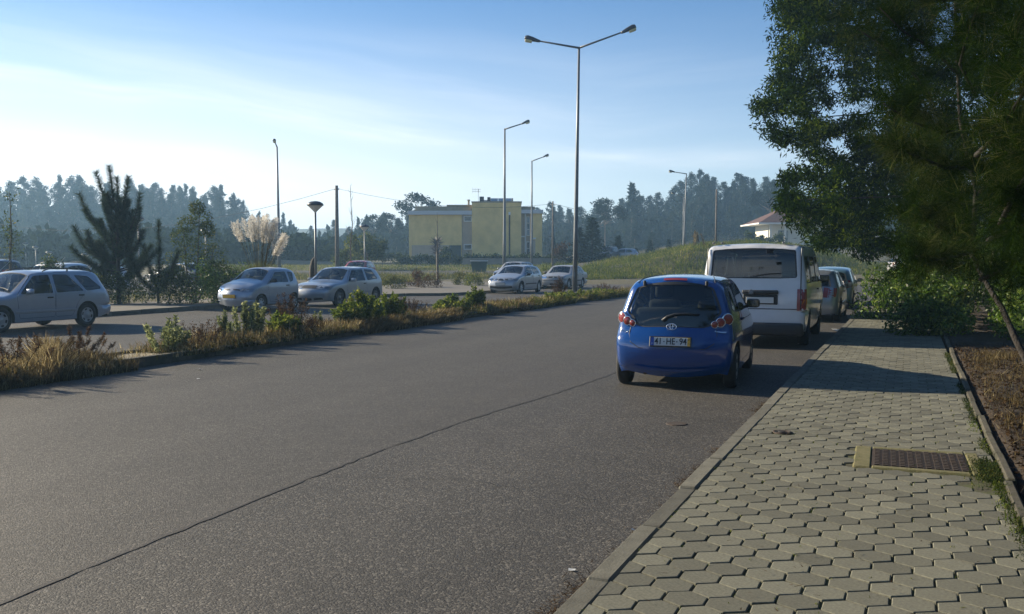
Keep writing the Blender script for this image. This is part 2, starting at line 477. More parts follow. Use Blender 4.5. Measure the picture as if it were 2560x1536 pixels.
def sheet(name, xs, ys, zoff, material, fn=None, kind='structure', jitter=0, seed=0):
    X, Y = np.meshgrid(xs, ys)
    Z = terrain(X, Y) + zoff
    if fn is not None: Z = Z + fn(X, Y)
    if jitter: Z = Z + np.random.RandomState(seed).uniform(-jitter, jitter, Z.shape)
    nx, ny = len(xs), len(ys)
    vs = np.stack([X, Y, Z], -1).reshape(-1, 3)
    i = np.arange((ny - 1) * (nx - 1)); r, c = i // (nx - 1), i % (nx - 1)
    a = r * nx + c
    fs = np.stack([a, a + 1, a + nx + 1, a + nx], 1)
    me = bpy.data.meshes.new(name); me.from_pydata(vs.tolist(), [], fs.tolist())
    me.materials.append(material)
    me.polygons.foreach_set('use_smooth', [True] * len(fs)); me.update()
    return tag(link_mesh(name, me), kind=kind)

xs = np.concatenate([np.linspace(-720, -130, 30), np.linspace(-125, 40, 84), np.linspace(50, 420, 20)])
ys = np.concatenate([np.linspace(-60, 0, 10), np.linspace(2, 180, 100), np.linspace(190, 720, 40)])
def near_dip(X, Y):
    # soil lies under the asphalt and the kerbed beds
    inside = (X > -48) & (X < 1.0) & (-X * SY_ + Y * CY_ < 70)
    return np.where(inside, -.05, 0) + 0.0
ground = sheet('ground', xs, ys, -0.03, GRASSLAND, near_dip)

def poly_sheet(name, pts, z, material, kind='structure', parent=None):
    mb = MB(); mb.add([(p[0], p[1], z) for p in pts], [tuple(range(len(pts)))])
    return tag(mb.build(name, material, parent), kind=kind)

# main carriageway and the cross street beyond
road = poly_sheet('road', [(-1.41, -12), (-1.41, 48.5), (-1.2, 50.5), (0.6, 51.8), (30, 56), (30, 70), (3, 66), (-.5, 72), (-1.5, 84), (-8.0, 84), (-10, 80), (-14, 78.5), (-24, 72.5), (-34, 69), (-34, 62), (-20.2, 62), (-19.78, 56), (-19.6, 40.4), (-20.2, 40.0), (-21.8, 39.0), (-21.95, 36), (-21.95, -12)], 0.0, ASPH)
# parking strip of coarser asphalt between the joint and the kerb
seam = [(-4.02, -12), (-3.98, 1), (-4.0, 3.2), (-4.12, 5.2), (-4.2, 7), (-4.18, 9), (-4.02, 11), (-3.95, 13), (-3.98, 18), (-4.0, 28), (-4.0, 42), (-4.0, 48.5)]
mbp = MB()
mbp.add([(x, y, .004) for x, y in seam] + [(-1.412, y, .004) for x, y in seam], [(i, i + len(seam), i + 1 + len(seam), i + 1) for i in range(len(seam) - 1)])
tag(mbp.build('parking_strip', ASPH2), kind='structure')
rng = random.Random(4)
mbs = MB(); L_, R_ = [], []
y = -6.0
sx, sy = [p[0] for p in seam], [p[1] for p in seam]
while y < 47:
    x = float(np.interp(y, sy, sx)) + rng.uniform(-.012, .012)
    w = rng.uniform(.006, .022) * (1.0 if y < 14 else .8)
    L_.append((x - w, y, .008)); R_.append((x + w, y, .008)); y += rng.uniform(.07, .16)
mbs.add(L_ + R_, [(i, i + len(L_), i + 1 + len(L_), i + 1) for i in range(len(L_) - 1)])
tag(mbs.build('road_joint', TAR), kind='structure')

def crack(pts, seed, w=.005):
    q = random.Random(seed); Lc, Rc = [], []
    for (a, b) in zip(pts[:-1], pts[1:]):
        for k in range(14):
            t = k / 14; x = a[0] + (b[0] - a[0]) * t + q.uniform(-.015, .015); y = a[1] + (b[1] - a[1]) * t + q.uniform(-.03, .03); ww = w * q.uniform(.3, 1.2)
            Lc.append((x, y - ww, .009)); Rc.append((x, y + ww, .009))
    m_ = MB(); m_.add(Lc + Rc, [(i, i + 1, i + 1 + len(Lc), i + len(Lc)) for i in range(len(Lc) - 1)]); tag(m_.build('road_crack', TAR), kind='structure')
crack([(-4.05, 9.9), (-3.2, 9.7), (-2.4, 9.95), (-1.45, 9.6)], 1); crack([(-2.6, 9.9), (-2.3, 10.8), (-1.6, 11.3)], 2, .004); crack([(-4.0, 6.1), (-3.1, 6.4), (-1.9, 6.2)], 3, .004)
crack([(-10.6, 17), (-8.8, 17.6), (-7.2, 17.2), (-4.2, 17.9)], 4, .006); crack([(-7.2, 17.2), (-6.7, 15.2), (-7.0, 13.5)], 5, .005)
# ---- right pavement: bed, hexagonal pavers, kerbstones
pav = empty('pavement', (0, 0, 0), kind='structure')
mb = MB(); mb.box((-.35, 22.5, .0505), (1.96, 53, .12)); mb.build('joint_bed', MOSS_SAND, pav)
PX0, PITCH, ROWS = -1.285, .1905, .165
rngp = random.Random(11)
def hexpoly(s, half=0):
    g = .0052
    r = PITCH / math.sqrt(3)
    pts = [(r * math.sin(math.pi / 3 * k), r * math.cos(math.pi / 3 * k)) for k in range(6)]
    w = PITCH / 2
    pts = [(x * (w - g) / w, y * (w - g) / w) for x, y in pts]
    if half: pts = [p for p in [(0, r - g), (w - g, r / 2 - g * .6), (w - g, -r / 2 + g * .6), (0, -r + g)]] if half > 0 else [(0, -r + g), (-w + g, -r / 2 + g * .6), (-w + g, r / 2 - g * .6), (0, r - g)]
    return pts
def paver_geo(half=0, bev=.0035, dep=.03):
    p = hexpoly(1, half); n = len(p)
    c = (sum(q[0] for q in p) / n, sum(q[1] for q in p) / n)
    inn = [(c[0] + (q[0] - c[0]) * .955, c[1] + (q[1] - c[1]) * .955) for q in p]
    vs = [(q[0], q[1], -dep) for q in p] + [(q[0], q[1], -bev) for q in p] + [(q[0], q[1], 0) for q in inn]
    # counter-clockwise for the outward faces
    if sum(p[i][0] * p[(i + 1) % n][1] - p[(i + 1) % n][0] * p[i][1] for i in range(n)) < 0:
        vs = [v for k in range(3) for v in reversed(vs[k * n:(k + 1) * n])]
    fs = [tuple(2 * n + i for i in range(n))]
    for k in (0, 1):
        fs += [(k * n + i, k * n + (i + 1) % n, (k + 1) * n + (i + 1) % n, (k + 1) * n + i) for i in range(n)]
    return vs, fs
geo = {h: paver_geo(h) for h in (0, 1, -1)}
pmesh = {}
for h in geo:
    m_ = MB().add(*geo[h]); pmesh[h] = m_.mesh('paver', PAVER)
cells = []
COVER = (-.36, .56, 7.44, 8.34)
for r in range(-8, 282):
    yy = 2.4 + r * ROWS
    odd = r % 2
    for c in range(0, 10 + odd):
        h = 0; x = PX0 + (c + .5) * PITCH
        if odd:
            x = PX0 + c * PITCH
            h = 1 if c == 0 else (-1 if c == 10 else 0)
        if COVER[0] < x < COVER[1] and COVER[2] < yy < COVER[3]: continue
        if (x + 1.02) ** 2 + (yy - 8.73) ** 2 < .012: continue
        cells.append((x, yy, h))
def in_view(x, y, z, m=1.06):
    f = -x * SY_ + y * CY_; r = x * CY_ + y * SY_; u = z - 1.65
    fw = f * math.cos(R(2.79)) - u * math.sin(R(2.79)); up = f * math.sin(R(2.79)) + u * math.cos(R(2.79))
    return fw > .3 and abs(r / fw) < .5376 * m and abs(up / fw) < .3226 * m
near = sorted([c for c in cells if in_view(c[0], c[1], .12, 1.03)], key=lambda c: c[0] ** 2 + c[1] ** 2)[:298]
nearset = set(near)
far = MB()
def dipz(x, y):   # gentle settlement of the surface, and the sunk corner beyond the grating
    z = .004 * math.sin(1.7 * x + .9 * y) * math.sin(.8 * y + 2 * x)
    z += -.03 * math.exp(-((x - .62) ** 2 + (y - 7.2) ** 2) / .06)
    return z
for c in cells:
    x, yy, h = c
    M_ = Matrix.Translation((x + rngp.uniform(-.003, .003), yy + rngp.uniform(-.003, .003), .12 + dipz(x, yy) + rngp.uniform(-.0015, .0015))) @ Matrix.Rotation(rngp.uniform(-.03, .03), 4, 'Z') @ Matrix.Rotation(rngp.uniform(-.010, .010), 4, 'X') @ Matrix.Rotation(rngp.uniform(-.010, .010), 4, 'Y')
    if c in nearset:
        o = link_mesh('paver', pmesh[h], pav); o.matrix_local = M_
    else:
        far.add(*geo[h], 0, M_)
tag(far.build('distant_pavers', PAVER_I, pav), kind='stuff')

def kerbstones(parent, pts, w, h, depth, material, length=1.0, name='kerbstone', seed=1, side=1, wob=.006):
    """stones laid end to end along a line; the line is the stone's outer edge, its body lies to the `side`"""
    rg = random.Random(seed)
    P = [Vector((*p, 0)) for p in pts]
    base = None
    for a, b in zip(P[:-1], P[1:]):
        d = b - a; Ln = d.length; n = max(1, round(Ln / length)); d.normalize()
        nrm = Vector((-d.y, d.x, 0)) * side
        an = math.atan2(d.y, d.x)
        for i in range(n):
            l = Ln / n
            m_ = MB(); m_.rbox((0, 0, 0), (l - .012, w, h + depth), r=.012, seg=1)
            c = a + d * (l * (i + .5)) + nrm * (w / 2 + rg.uniform(-wob, wob))
            o = m_.build(name, material, parent)
            o.location = (c.x, c.y, (h - depth) / 2 + rg.uniform(-.005, .005)); o.rotation_euler = (rg.uniform(-.01, .01), rg.uniform(-.004, .004), an + rg.uniform(-.006, .006))
kerbstones(pav, [(-1.41, 1.3), (-1.41, 48.5)], .12, .122, .16, KERB, 1.0, seed=3, side=-1)
kerbstones(pav, [(.63, 1.3), (.64, 12.3), (.70, 26)], .065, .145, .15, KERB_OLD, 1.0, name='edging_stone', seed=5, side=-1, wob=.014)

# grating in a mossy concrete surround
cv = empty('utility_cover', (.10, 7.90, .104), R(1.2), label='rusty rectangular iron grating in a mossy concrete surround, set in the hexagonal paving', cat='grating')
mb = MB()
for c, d in (((-.405, 0, -.01), (.13, .84, .06)), ((.39, 0, -.01), (.10, .84, .06)), ((0, .385, -.01), (.68, .09, .06)), ((0, -.385, -.01), (.68, .09, .06))): mb.rbox(c, d, .012, 1)
mb.build('surround', MOSS_CONC, cv)
mb = MB(); mb.box((0, 0, .0), (.675, .675, .03)); mb.build('cover_plate', RUST, cv)
mb = MB()
for i in range(11):
    for j in range(11):
        mb.box((-.3 + .06 * i, -.3 + .06 * j, .018), (.034, .034, .012))
tag(mb.build('raised_studs', RUST, cv), kind='stuff')
st = empty('valve_cover', (-1.02, 8.73, .115), label='small round rusty valve cover sunk in the paving near the kerb', cat='valve cover')
mb = MB(); mb.lathe([(.0, .004), (.062, .004), (.068, .010), (.082, .010), (.086, -.03)], 20); mb.build('ring', RUST, st, True)
mb = MB(); mb.lathe([(0, .013), (.03, .013), (.034, .005)], 12); mb.build('cap', DARKIN, st)
# patch of worn tar with a flat lid on the parking strip
mb = MB(); mb.lathe([(0, .013), (.10, .013), (.11, .004)], 18); tag(mb.build('iron_disc', RUST, None, loc=(-2.13, 9.43, 0)), label='flat dark valve lid lying in the asphalt behind the blue car', cat='valve lid')

# ---- median: kerbed bed of soil
med_near = [(-10.72, -8), (-10.80, 5), (-10.92, 11), (-11.25, 16.5), (-11.65, 24), (-11.95, 31), (-12.1, 38), (-12.25, 46), (-12.55, 50.5)]
med_far = [(-11.85, -8), (-11.95, 5), (-12.05, 11), (-12.35, 16.5), (-12.75, 24), (-13.05, 31), (-13.2, 38), (-13.35, 46), (-13.3, 50.5)]
med = empty('median', (0, 0, 0), kind='structure')
mb = MB(); n = len(med_near)
mb.add([(x - .12, y, .10) for x, y in med_near] + [(x + .12, y, .10) for x, y in med_far], [(i, i + 1, i + 1 + n, i + n)[::-1] for i in range(n - 1)])
mb.build('soil', EARTH, med)
kerbstones(med, med_near, .13, .15, .12, KERB_OLD, 1.05, seed=7, side=1)
kerbstones(med, med_far, .13, .15, .12, KERB_OLD, 1.05, seed=8, side=-1)
mb = MB(); mb.lathe([(0, .10), (.25, .10), (.38, .14), (.46, .14), (.47, -.05)], 20); mb.build('median_nose', KERB_OLD, med, loc=(-12.93, 50.5, 0))

poly_sheet('pale_grit', [(-10.98, 10.9), (-11.06, 12.6), (-11.7, 12.9), (-12.1, 12.0), (-11.9, 11.0), (-11.4, 10.6)], .106, mat('pale_grit', (.24, .21, .15), .95, var=.4, vscale=30, bump=.01, bscale=60), parent=med)
# ---- left pavement with the bulge between the two parking bays
LK = [(-21.95, -8), (-21.95, 10), (-21.95, 24), (-21.95, 36.5), (-21.6, 39.0), (-20.2, 39.9), (-19.65, 40.6), (-19.72, 44.3), (-19.8, 52), (-19.9, 60), (-21.5, 62.6)]
lp = empty('left_pavement', (0, 0, 0), kind='structure')
back = [(-33.5, 62.6), (-31.8, 56), (-29.9, 52), (-29.4, 43), (-26.2, 37.4), (-25.9, 30), (-25.6, 20), (-25.6, -8)]
ptsP = [(x - .12, y) for x, y in LK] + back
mb = MB()
vv = [Vector((p[0], p[1])) for p in ptsP]
o_, e_, f_, *_r = delaunay_2d_cdt(vv, [(i, (i + 1) % len(vv)) for i in range(len(vv))], [tuple(range(len(vv)))], 1, 1e-5)
mb.add([(p.x, p.y, .125) for p in o_], [tuple(f) for f in f_])
mb.build('paving', LEFTPAVE, lp)
kerbstones(lp, LK, .14, .135, .14, KERB, 1.2, seed=12, side=1)

# planting bed soil behind the left pavement
poly_sheet('planting_bed', [(-25.9, -8), (-25.9, 20), (-26.1, 30), (-26.4, 37.4), (-29.6, 43), (-33.6, 43), (-33.6, -8)], .02, EARTH)
# rear car park asphalt seen between the plants
poly_sheet('rear_car_park', [(-33.7, -8), (-33.7, 43), (-34.4, 62), (-62, 62), (-62, -8)], .012, ASPH)

# back road behind the weedy field
bx = np.linspace(-.62, .14, 60)
V = []; 
for a in bx:
    for D in (86.5, 89.5, 93, 96.5):
        x, y = polar(a, D); V.append((x, y, tz(x, y) + .03))
mb = MB(); mb.add(V, [(i * 4 + j, (i + 1) * 4 + j, (i + 1) * 4 + j + 1, i * 4 + j + 1) for i in range(len(bx) - 1) for j in range(3)])
tag(mb.build('back_road', ASPH), kind='structure')
# lane that climbs to the garden gate on the right of the yellow building
V = []
for D, a0, a1 in ((86, .03, .085), (96, .055, .095), (106, .075, .103), (118, .088, .112), (132, .095, .118)):
    for a in (a0, (a0 + a1) / 2, a1):
        x, y = polar(a, D); V.append((x, y, tz(x, y) + .08))
mb = MB(); mb.add(V, [(i * 3 + j, i * 3 + j + 1, i * 3 + j + 4, i * 3 + j + 3) for i in range(4) for j in range(2)])
tag(mb.build('gate_lane', ASPH), kind='structure')

# far hazy hills in the gap of the treeline
mb = MB(); V = []; rg = random.Random(2)
for i in range(60):
    a = -.75 + i * .025
    for D, hh in ((520, 0), (560, .55), (600, 1), (660, .6), (700, .0)):
        x, y = polar(a, D)
        hgt = (21 + 3 * math.sin(a * 9) + 2.5 * math.sin(a * 31 + 1)) * hh
        V.append((x, y, 2 + hgt + rg.uniform(-.7, .7) * hh))
mb.add(V, [(i * 5 + j, (i + 1) * 5 + j, (i + 1) * 5 + j + 1, i * 5 + j + 1) for i in range(59) for j in range(4)])
tag(mb.build('distant_hills', FOREST_FLOOR, None, True), kind='structure')

# air: one closed box of thin haze round the camera and everything built
def haze_mat():
    m = bpy.data.materials.new('morning_haze'); m.use_nodes = True
    N, L = m.node_tree.nodes, m.node_tree.links
    N.clear()
    out = N.new('ShaderNodeOutputMaterial'); pv = N.new('ShaderNodeVolumePrincipled')
    pv.inputs['Color'].default_value = (.40, .68, 1.0, 1)
    pv.inputs['Density'].default_value = HAZE_DENSITY
    pv.inputs['Anisotropy'].default_value = .35
    L.new(pv.outputs[0], out.inputs['Volume'])
    return m
HAZE_DENSITY = .0008
mb = MB(); mb.box((-150, 320, 12.5), (1240, 860, 41)); hz = mb.build('haze', haze_mat()); tag(hz, kind='stuff')

# ================================================================== VEHICLES
GLASS_M = glass_mat('light_tinted_glass', (.55, .60, .58))
GLASS_C = glass_mat('clear_windscreen', (.86, .90, .89))
DGLASS = mat('mirror_surface', (.25, .27, .28), .08, metal=1)
def catmull(P, step=.045):
    """centripetal spline through the points; returns samples and the sample index of each control point"""
    P = [np.array(p, float) for p in P]
    P = [2 * P[0] - P[1]] + P + [2 * P[-1] - P[-2]]
    out, idx = [], []
    for i in range(1, len(P) - 2):
        p0, p1, p2, p3 = P[i - 1:i + 3]
        t = [0]
        for a, b in ((p0, p1), (p1, p2), (p2, p3)): t.append(t[-1] + max(np.linalg.norm(b - a), 1e-6) ** .5)
        n = max(2, int(np.linalg.norm(p2 - p1) / step))
        idx.append(len(out))
        for k in range(n):
            u = t[1] + (t[2] - t[1]) * k / n
            A1 = (t[1] - u) / (t[1] - t[0]) * p0 + (u - t[0]) / (t[1] - t[0]) * p1
            A2 = (t[2] - u) / (t[2] - t[1]) * p1 + (u - t[1]) / (t[2] - t[1]) * p2
            A3 = (t[3] - u) / (t[3] - t[2]) * p2 + (u - t[2]) / (t[3] - t[2]) * p3
            B1 = (t[2] - u) / (t[2] - t[0]) * A1 + (u - t[0]) / (t[2] - t[0]) * A2
            B2 = (t[3] - u) / (t[3] - t[1]) * A2 + (u - t[1]) / (t[3] - t[1]) * A3
            out.append((t[2] - u) / (t[2] - t[1]) * B1 + (u - t[1]) / (t[2] - t[1]) * B2)
    idx.append(len(out)); out.append(P[-2])
    return np.array(out), idx

def pip(pts, poly):
    x, y = pts[:, 0], pts[:, 1]
    c = np.zeros(len(pts), bool)
    n = len(poly)
    for i in range(n):
        x1, y1 = poly[i]; x2, y2 = poly[i - 1]
        if y1 == y2: continue
        k = ((y1 > y) != (y2 > y)) & (x < (x2 - x1) * (y - y1) / (y2 - y1) + x1)
        c ^= k
    return c

def seg_dist(pts, line, closed=False):
    A = np.array(line, float); B = np.roll(A, -1, 0) if closed else A[1:]
    if not closed: A = A[:-1]
    AB = B - A; L2 = np.maximum((AB ** 2).sum(1), 1e-12)
    t = np.clip(((pts[:, None] - A[None]) * AB[None]).sum(2) / L2[None], 0, 1)
    d = np.linalg.norm(pts[:, None] - (A[None] + t[..., None] * AB[None]), axis=2)
    i = d.argmin(1); r = np.arange(len(pts))
    return d[r, i], i + t[r, i]

def resample(poly, step):
    out = []
    n = len(poly)
    for i in range(n):
        a, b = np.array(poly[i]), np.array(poly[(i + 1) % n])
        k = max(1, int(np.linalg.norm(b - a) / step))
        for j in range(k): out.append(tuple(a + (b - a) * j / k))
    return out

def rounded(poly, r, n=3):
    out = []; m = len(poly)
    for i in range(m):
        p, a, b = np.array(poly[i], float), np.array(poly[i - 1], float), np.array(poly[(i + 1) % m], float)
        da, db = a - p, b - p
        la, lb = np.linalg.norm(da), np.linalg.norm(db)
        q = min(r, la * .45, lb * .45)
        s, e = p + da / la * q, p + db / lb * q
        for k in range(n + 1):
            t = k / n
            out.append(tuple((1 - t) ** 2 * s + 2 * t * (1 - t) * p + t * t * e))
    return out

def triangulate(outline, holes=(), grid=.1, extra=None, cuts=(), edge=.05):
    outline = [tuple(p) for p in outline]
    V, E = [], []
    def loop(l):
        b = len(V); V.extend(l); E.extend([(b + i, b + (i + 1) % len(l)) for i in range(len(l))])
    loop(outline)
    hs = [resample(h, edge) for h in holes]
    for h in hs: loop(h)
    for c in cuts:
        b = len(V); V.extend(c); E.extend([(b + i, b + i + 1) for i in range(len(c) - 1)])
    O = np.array(outline)
    g = []
    if grid:
        x0, y0 = O.min(0); x1, y1 = O.max(0)
        X, Y = np.meshgrid(np.arange(x0 + grid / 2, x1, grid), np.arange(y0 + grid / 2, y1, grid))
        g = [np.stack([X.ravel(), Y.ravel()], 1)]
    if extra is not None and len(extra): g.append(np.array(extra))
    if g:
        G = np.concatenate(g)
        G = G[pip(G, O)]
        for h in hs:
            if len(G): G = G[~pip(G, np.array(h))]
        if len(G):
            ok = np.ones(len(G), bool)
            for l, c in [(O, True)] + [(np.array(h), True) for h in hs] + [(np.array(c), False) for c in cuts]:
                ok &= seg_dist(G, l, c)[0] > (.012 if extra is not None else grid * .35)
            G = G[ok]
        if extra is not None and len(G):   # drop near-duplicates
            key = np.round(G / .022).astype(int); _, ui = np.unique(key, axis=0, return_index=True); G = G[ui]
        V = V + [tuple(p) for p in G]
    vo, eo, fo, *_ = delaunay_2d_cdt([Vector(p) for p in V], E, [], 0, 1e-6)
    vo = np.array([(p.x, p.y) for p in vo]); F = [tuple(f) for f in fo]
    Fa = np.array(F)
    cen = vo[Fa].mean(1)
    keep = pip(cen, O)
    for h in hs: keep &= ~pip(cen, np.array(h))
    Fa = Fa[keep]
    # drop slivers on the outline
    a, b, c = vo[Fa[:, 0]], vo[Fa[:, 1]], vo[Fa[:, 2]]
    ar = .5 * ((b[:, 0] - a[:, 0]) * (c[:, 1] - a[:, 1]) - (b[:, 1] - a[:, 1]) * (c[:, 0] - a[:, 0]))
    return vo, Fa[np.abs(ar) > 1e-8]

class Shell:
    """a car body: two side skins that follow width(y, z), joined by a crowned skin along the side profile"""
    def __init__(s, ctrl, width, rtop=.09, rend=.28, btop=.035, bend=.10, step=.05):
        s.P, s.ci = catmull(ctrl, step)
        s.width = width
        d = np.gradient(s.P, axis=0); d /= np.linalg.norm(d, axis=1)[:, None]
        s.N = np.stack([d[:, 1], -d[:, 0]], 1)
        w = np.abs(s.N[:, 0]) ** 2.0
        k = np.ones(7) / 7
        w = np.convolve(np.pad(w, 3, 'edge'), k, 'valid')
        s.r = rtop + (rend - rtop) * w
        s.b = btop + (bend - btop) * w
        s.S = np.concatenate([[0], np.cumsum(np.linalg.norm(np.diff(s.P, axis=0), axis=1))])
        s.xe = np.array([width(p[0], p[1]) for p in s.P]) - s.r
    def side(s, pts, sgn=1, off=0.0):
        pts = np.asarray(pts, float)
        d, i = seg_dist(pts, s.P)
        r = np.interp(i, np.arange(len(s.r)), s.r)
        W = np.array([s.width(p[0], p[1]) for p in pts])
        q = np.clip(d / r, 0, 1)
        x = W - r * (1 - np.sqrt(np.clip(1 - (1 - q) ** 2, 0, 1)))
        return np.stack([sgn * (x + off), pts[:, 0], pts[:, 1]], 1)
    def strip(s, pts, off=0.0):
        pts = np.asarray(pts, float)
        y = np.interp(pts[:, 0], s.S, s.P[:, 0]); z = np.interp(pts[:, 0], s.S, s.P[:, 1])
        ny = np.interp(pts[:, 0], s.S, s.N[:, 0]); nz = np.interp(pts[:, 0], s.S, s.N[:, 1])
        b = np.interp(pts[:, 0], s.S, s.b); xe = np.interp(pts[:, 0], s.S, s.xe)
        k = b * (1 - np.clip(pts[:, 1] / xe, -1, 1) ** 2) + off
        return np.stack([pts[:, 1], y + ny * k, z + nz * k], 1)
    def s_of(s, z, front):
        """arc length where the profile passes height z, on the front or rear end"""
        top = s.P[:, 1].argmax()
        idx = range(0, top) if front else range(len(s.P) - 1, top, -1)
        idx = list(idx)
        return float(np.interp(z, [s.P[i, 1] for i in idx], [s.S[i] for i in idx]))
    def s_ctrl(s, i): return float(s.S[s.ci[i]])

def skin_obj(parts, name, material, parent, smooth=True):
    """parts: list of (points3, faces, flip)"""
    mb = MB()
    for P, F, flip in parts:
        mb.add([tuple(p) for p in P], [tuple(f[::-1]) if flip else tuple(f) for f in F])
    me = mb.mesh(name, material, smooth)
    bm = bmesh.new(); bm.from_mesh(me)
    bmesh.ops.remove_doubles(bm, verts=bm.verts, dist=.0008)
    bm.to_mesh(me); bm.free()
    if smooth: me.polygons.foreach_set('use_smooth', [True] * len(me.polygons))
    return link_mesh(name, me, parent)

def make_wheel(parent, x, y, rw, wdt, sgn, spokes, rim_mat, slot=(.62, .84), duty=.45):
    t = MB()
    prof = [(rw * .60, wdt / 2 - .02), (rw * .66, wdt / 2), (rw * .90, wdt / 2 - .005), (rw * .985, wdt / 2 - .03), (rw, wdt / 2 - .06), (rw, -wdt / 2 + .06), (rw * .985, -wdt / 2 + .03), (rw * .9, -wdt / 2), (rw * .6, -wdt / 2)]
    T = Matrix.Rotation(math.pi / 2 * sgn, 4, 'Y')
    t.lathe(prof, 28, T)
    w = t.build('wheel', RUBBER, parent, True, loc=(x, y, rw))
    h = MB()
    R_ = rw * .655
    n = spokes * 6
    rings = [(0, .018), (R_ * .16, .016), (R_ * .28, .006), (R_ * slot[0], .0), (R_ * slot[1], .008), (R_ * .93, .012), (R_, .004)]
    z0 = wdt / 2 - .022
    vs = []
    for (r, dz) in rings:
        for j in range(n):
            a = 2 * math.pi * j / n; vs.append((r * math.cos(a), r * math.sin(a), z0 + dz))
    fs, mi = [], []
    for i in range(len(rings) - 1):
        for j in range(n):
            a, b = i * n + j, i * n + (j + 1) % n
            hole = (i == 3 and (j % 6) < 6 * duty)
            fs.append((a, b, b + n, a + n)); mi.append(1 if hole else 0)
    hh = MB()
    hh.v = [tuple(T @ Vector(v)) for v in vs]; hh.f = fs; hh.m = mi
    hh.build('rim', [rim_mat, DARKIN], w, True)
    return w

def vehicle(sp):
    """sp: dict describing one model; y = 0 at the rear axle, +y forward"""
    wb, rw, wd = sp['wb'], sp['rw'], sp.get('tyre', .18)
    half = sp['W'] / 2
    zb, zr = sp['belt'], sp['H']
    tum = sp.get('tumble', .17)
    yc = (sp['ctrl'][0][0] + sp['ctrl'][-1][0]) / 2; hl = (sp['ctrl'][0][0] - sp['ctrl'][-1][0]) / 2
    tap = sp.get('taper', .05)
    def width(y, z):
        w = half - .012 - .10 * max(0, (zb * .78 - z)) ** 2 * 1.2
        q = max(0, z - zb * .8)
        w -= q * q * .10 if z <= zb else (zb * .2) ** 2 * .10 + (z - zb) * tum / max(zr - zb, .1) + .045 * max(0, (z - zb)) ** 2
        w -= sp.get('hip', 0) * min(1, max(0, (z - .66) / .24))
        w -= tap * (abs(y - yc) / hl) ** 4
        return w
    sh = Shell(sp['ctrl'], width, sp.get('rtop', .09), sp.get('rend', .26), sp.get('btop', .035), sp.get('bend', .10), sp.get('step', .055))
    root = empty(sp['name'], sp['loc'], sp['rz'], label=sp['label'], cat=sp.get('cat', 'car'), group=sp.get('group'))
    paint = sp['paint']; fine = sp.get('fine', .11)
    glass = sp.get('glass', GLASS)
    # outline of a side skin
    up = [tuple(p) for p in sh.P]
    zs, ra = sp.get('sill', .22), rw + .055
    def arch(yc_):
        a0 = math.asin(min(.95, max(-.9, (zs - rw) / ra)))
        return [(yc_ - ra * math.cos(a), rw + ra * math.sin(a)) for a in np.linspace(a0, math.pi - a0, 15)]
    bot = arch(0) + arch(wb)
    outline = up + [(up[-1][0] + .03, max(up[-1][1] - .0, zs))] * 0 + bot
    # fillet rings for a smooth edge
    ex = []
    for f in (.06, .2, .42, .7, 1.0):
        ex.append(sh.P - sh.N * (sh.r * f)[:, None])
    gx, gy = np.meshgrid(np.arange(up[-1][0], up[0][0], fine), np.arange(.2, zr, fine))
    ex.append(np.stack([gx.ravel(), gy.ravel()], 1))
    ex = np.concatenate(ex)
    wins = [rounded(w, .05) for w in sp['windows']]
    doors = sp.get('doors', [])
    doorp = [rounded(d, .05, 2) for d in doors]
    loose = [w for k, w in enumerate(wins) if sp['win_door'][k] is None]
    body_parts = []
    cutz = sp.get('bumper_z')            # (front height, rear height) where separate bumpers begin
    cuts = []
    if cutz:
        yf = wb + ra + .02; yr = -ra - .02
        cf = [tuple(p) for p in sh.P if 0]
        if cutz[0]:
            yend = float(np.interp(cutz[0], [p[1] for p in sh.P[:sh.P[:, 1].argmax()]], [p[0] for p in sh.P[:sh.P[:, 1].argmax()]]))
            cuts.append([(wb + math.sqrt(max(ra ** 2 - (cutz[0] - rw) ** 2, .0)) if abs(cutz[0] - rw) < ra else wb, cutz[0]), (yend, cutz[0])])
        if cutz[1]:
            i1 = sh.P[:, 1].argmax(); seg = sh.P[i1:][::-1]
            yend = float(np.interp(cutz[1], seg[:, 1], seg[:, 0]))
            cuts.append([(-math.sqrt(max(ra ** 2 - (cutz[1] - rw) ** 2, 0)) if abs(cutz[1] - rw) < ra else 0, cutz[1]), (yend, cutz[1])])
    vo, F = triangulate(outline, loose + doorp, 0, ex, cuts, .06)
    def bump_of(yz):
        if not cutz: return 0
        y, z = yz
        if cutz[0] and z < cutz[0] and y > wb: return 1
        if cutz[1] and z < cutz[1] and y < 0: return 2
        return 0
    lab = np.array([bump_of(c) for c in vo[F].mean(1)])
    bumpers = {1: [], 2: []}
    for sgn in (1, -1):
        P3 = sh.side(vo, sgn)
        body_parts.append((P3, F[lab == 0], sgn < 0))
        for k in (1, 2):
            if (lab == k).any(): bumpers[k].append((P3, F[lab == k], sgn < 0))
    # crowned centre skin
    S, xe = sh.S, sh.xe
    top = [(S[i], xe[i]) for i in range(len(S))]; botm = [(S[i], -xe[i]) for i in range(len(S) - 1, -1, -1)]
    def end_line(i): return [(S[i], float(x)) for x in np.linspace(-xe[i], xe[i], 7)[1:-1]]
    so = top + [(S[-1], x) for x in np.linspace(xe[-1], -xe[-1], 7)[1:-1]] + botm + [(S[0], x) for x in np.linspace(-xe[0], xe[0], 7)[1:-1]]
    sholes = []
    for (z0, z1, half_pts, fr) in []: pass
    def end_poly(pts, front):
        hp = [(sh.s_of(z, front), x) for z, x in pts]
        return hp + [(a, -b) for a, b in reversed(hp) if b > 1e-6]
    wsh = rounded(end_poly(sp['windscreen'], True), .04, 2)
    sholes.append(wsh)
    rwin = None
    if sp.get('rear_window'):
        rwin = rounded(end_poly(sp['rear_window'], False), .04, 2); sholes.append(rwin)
    ext = []
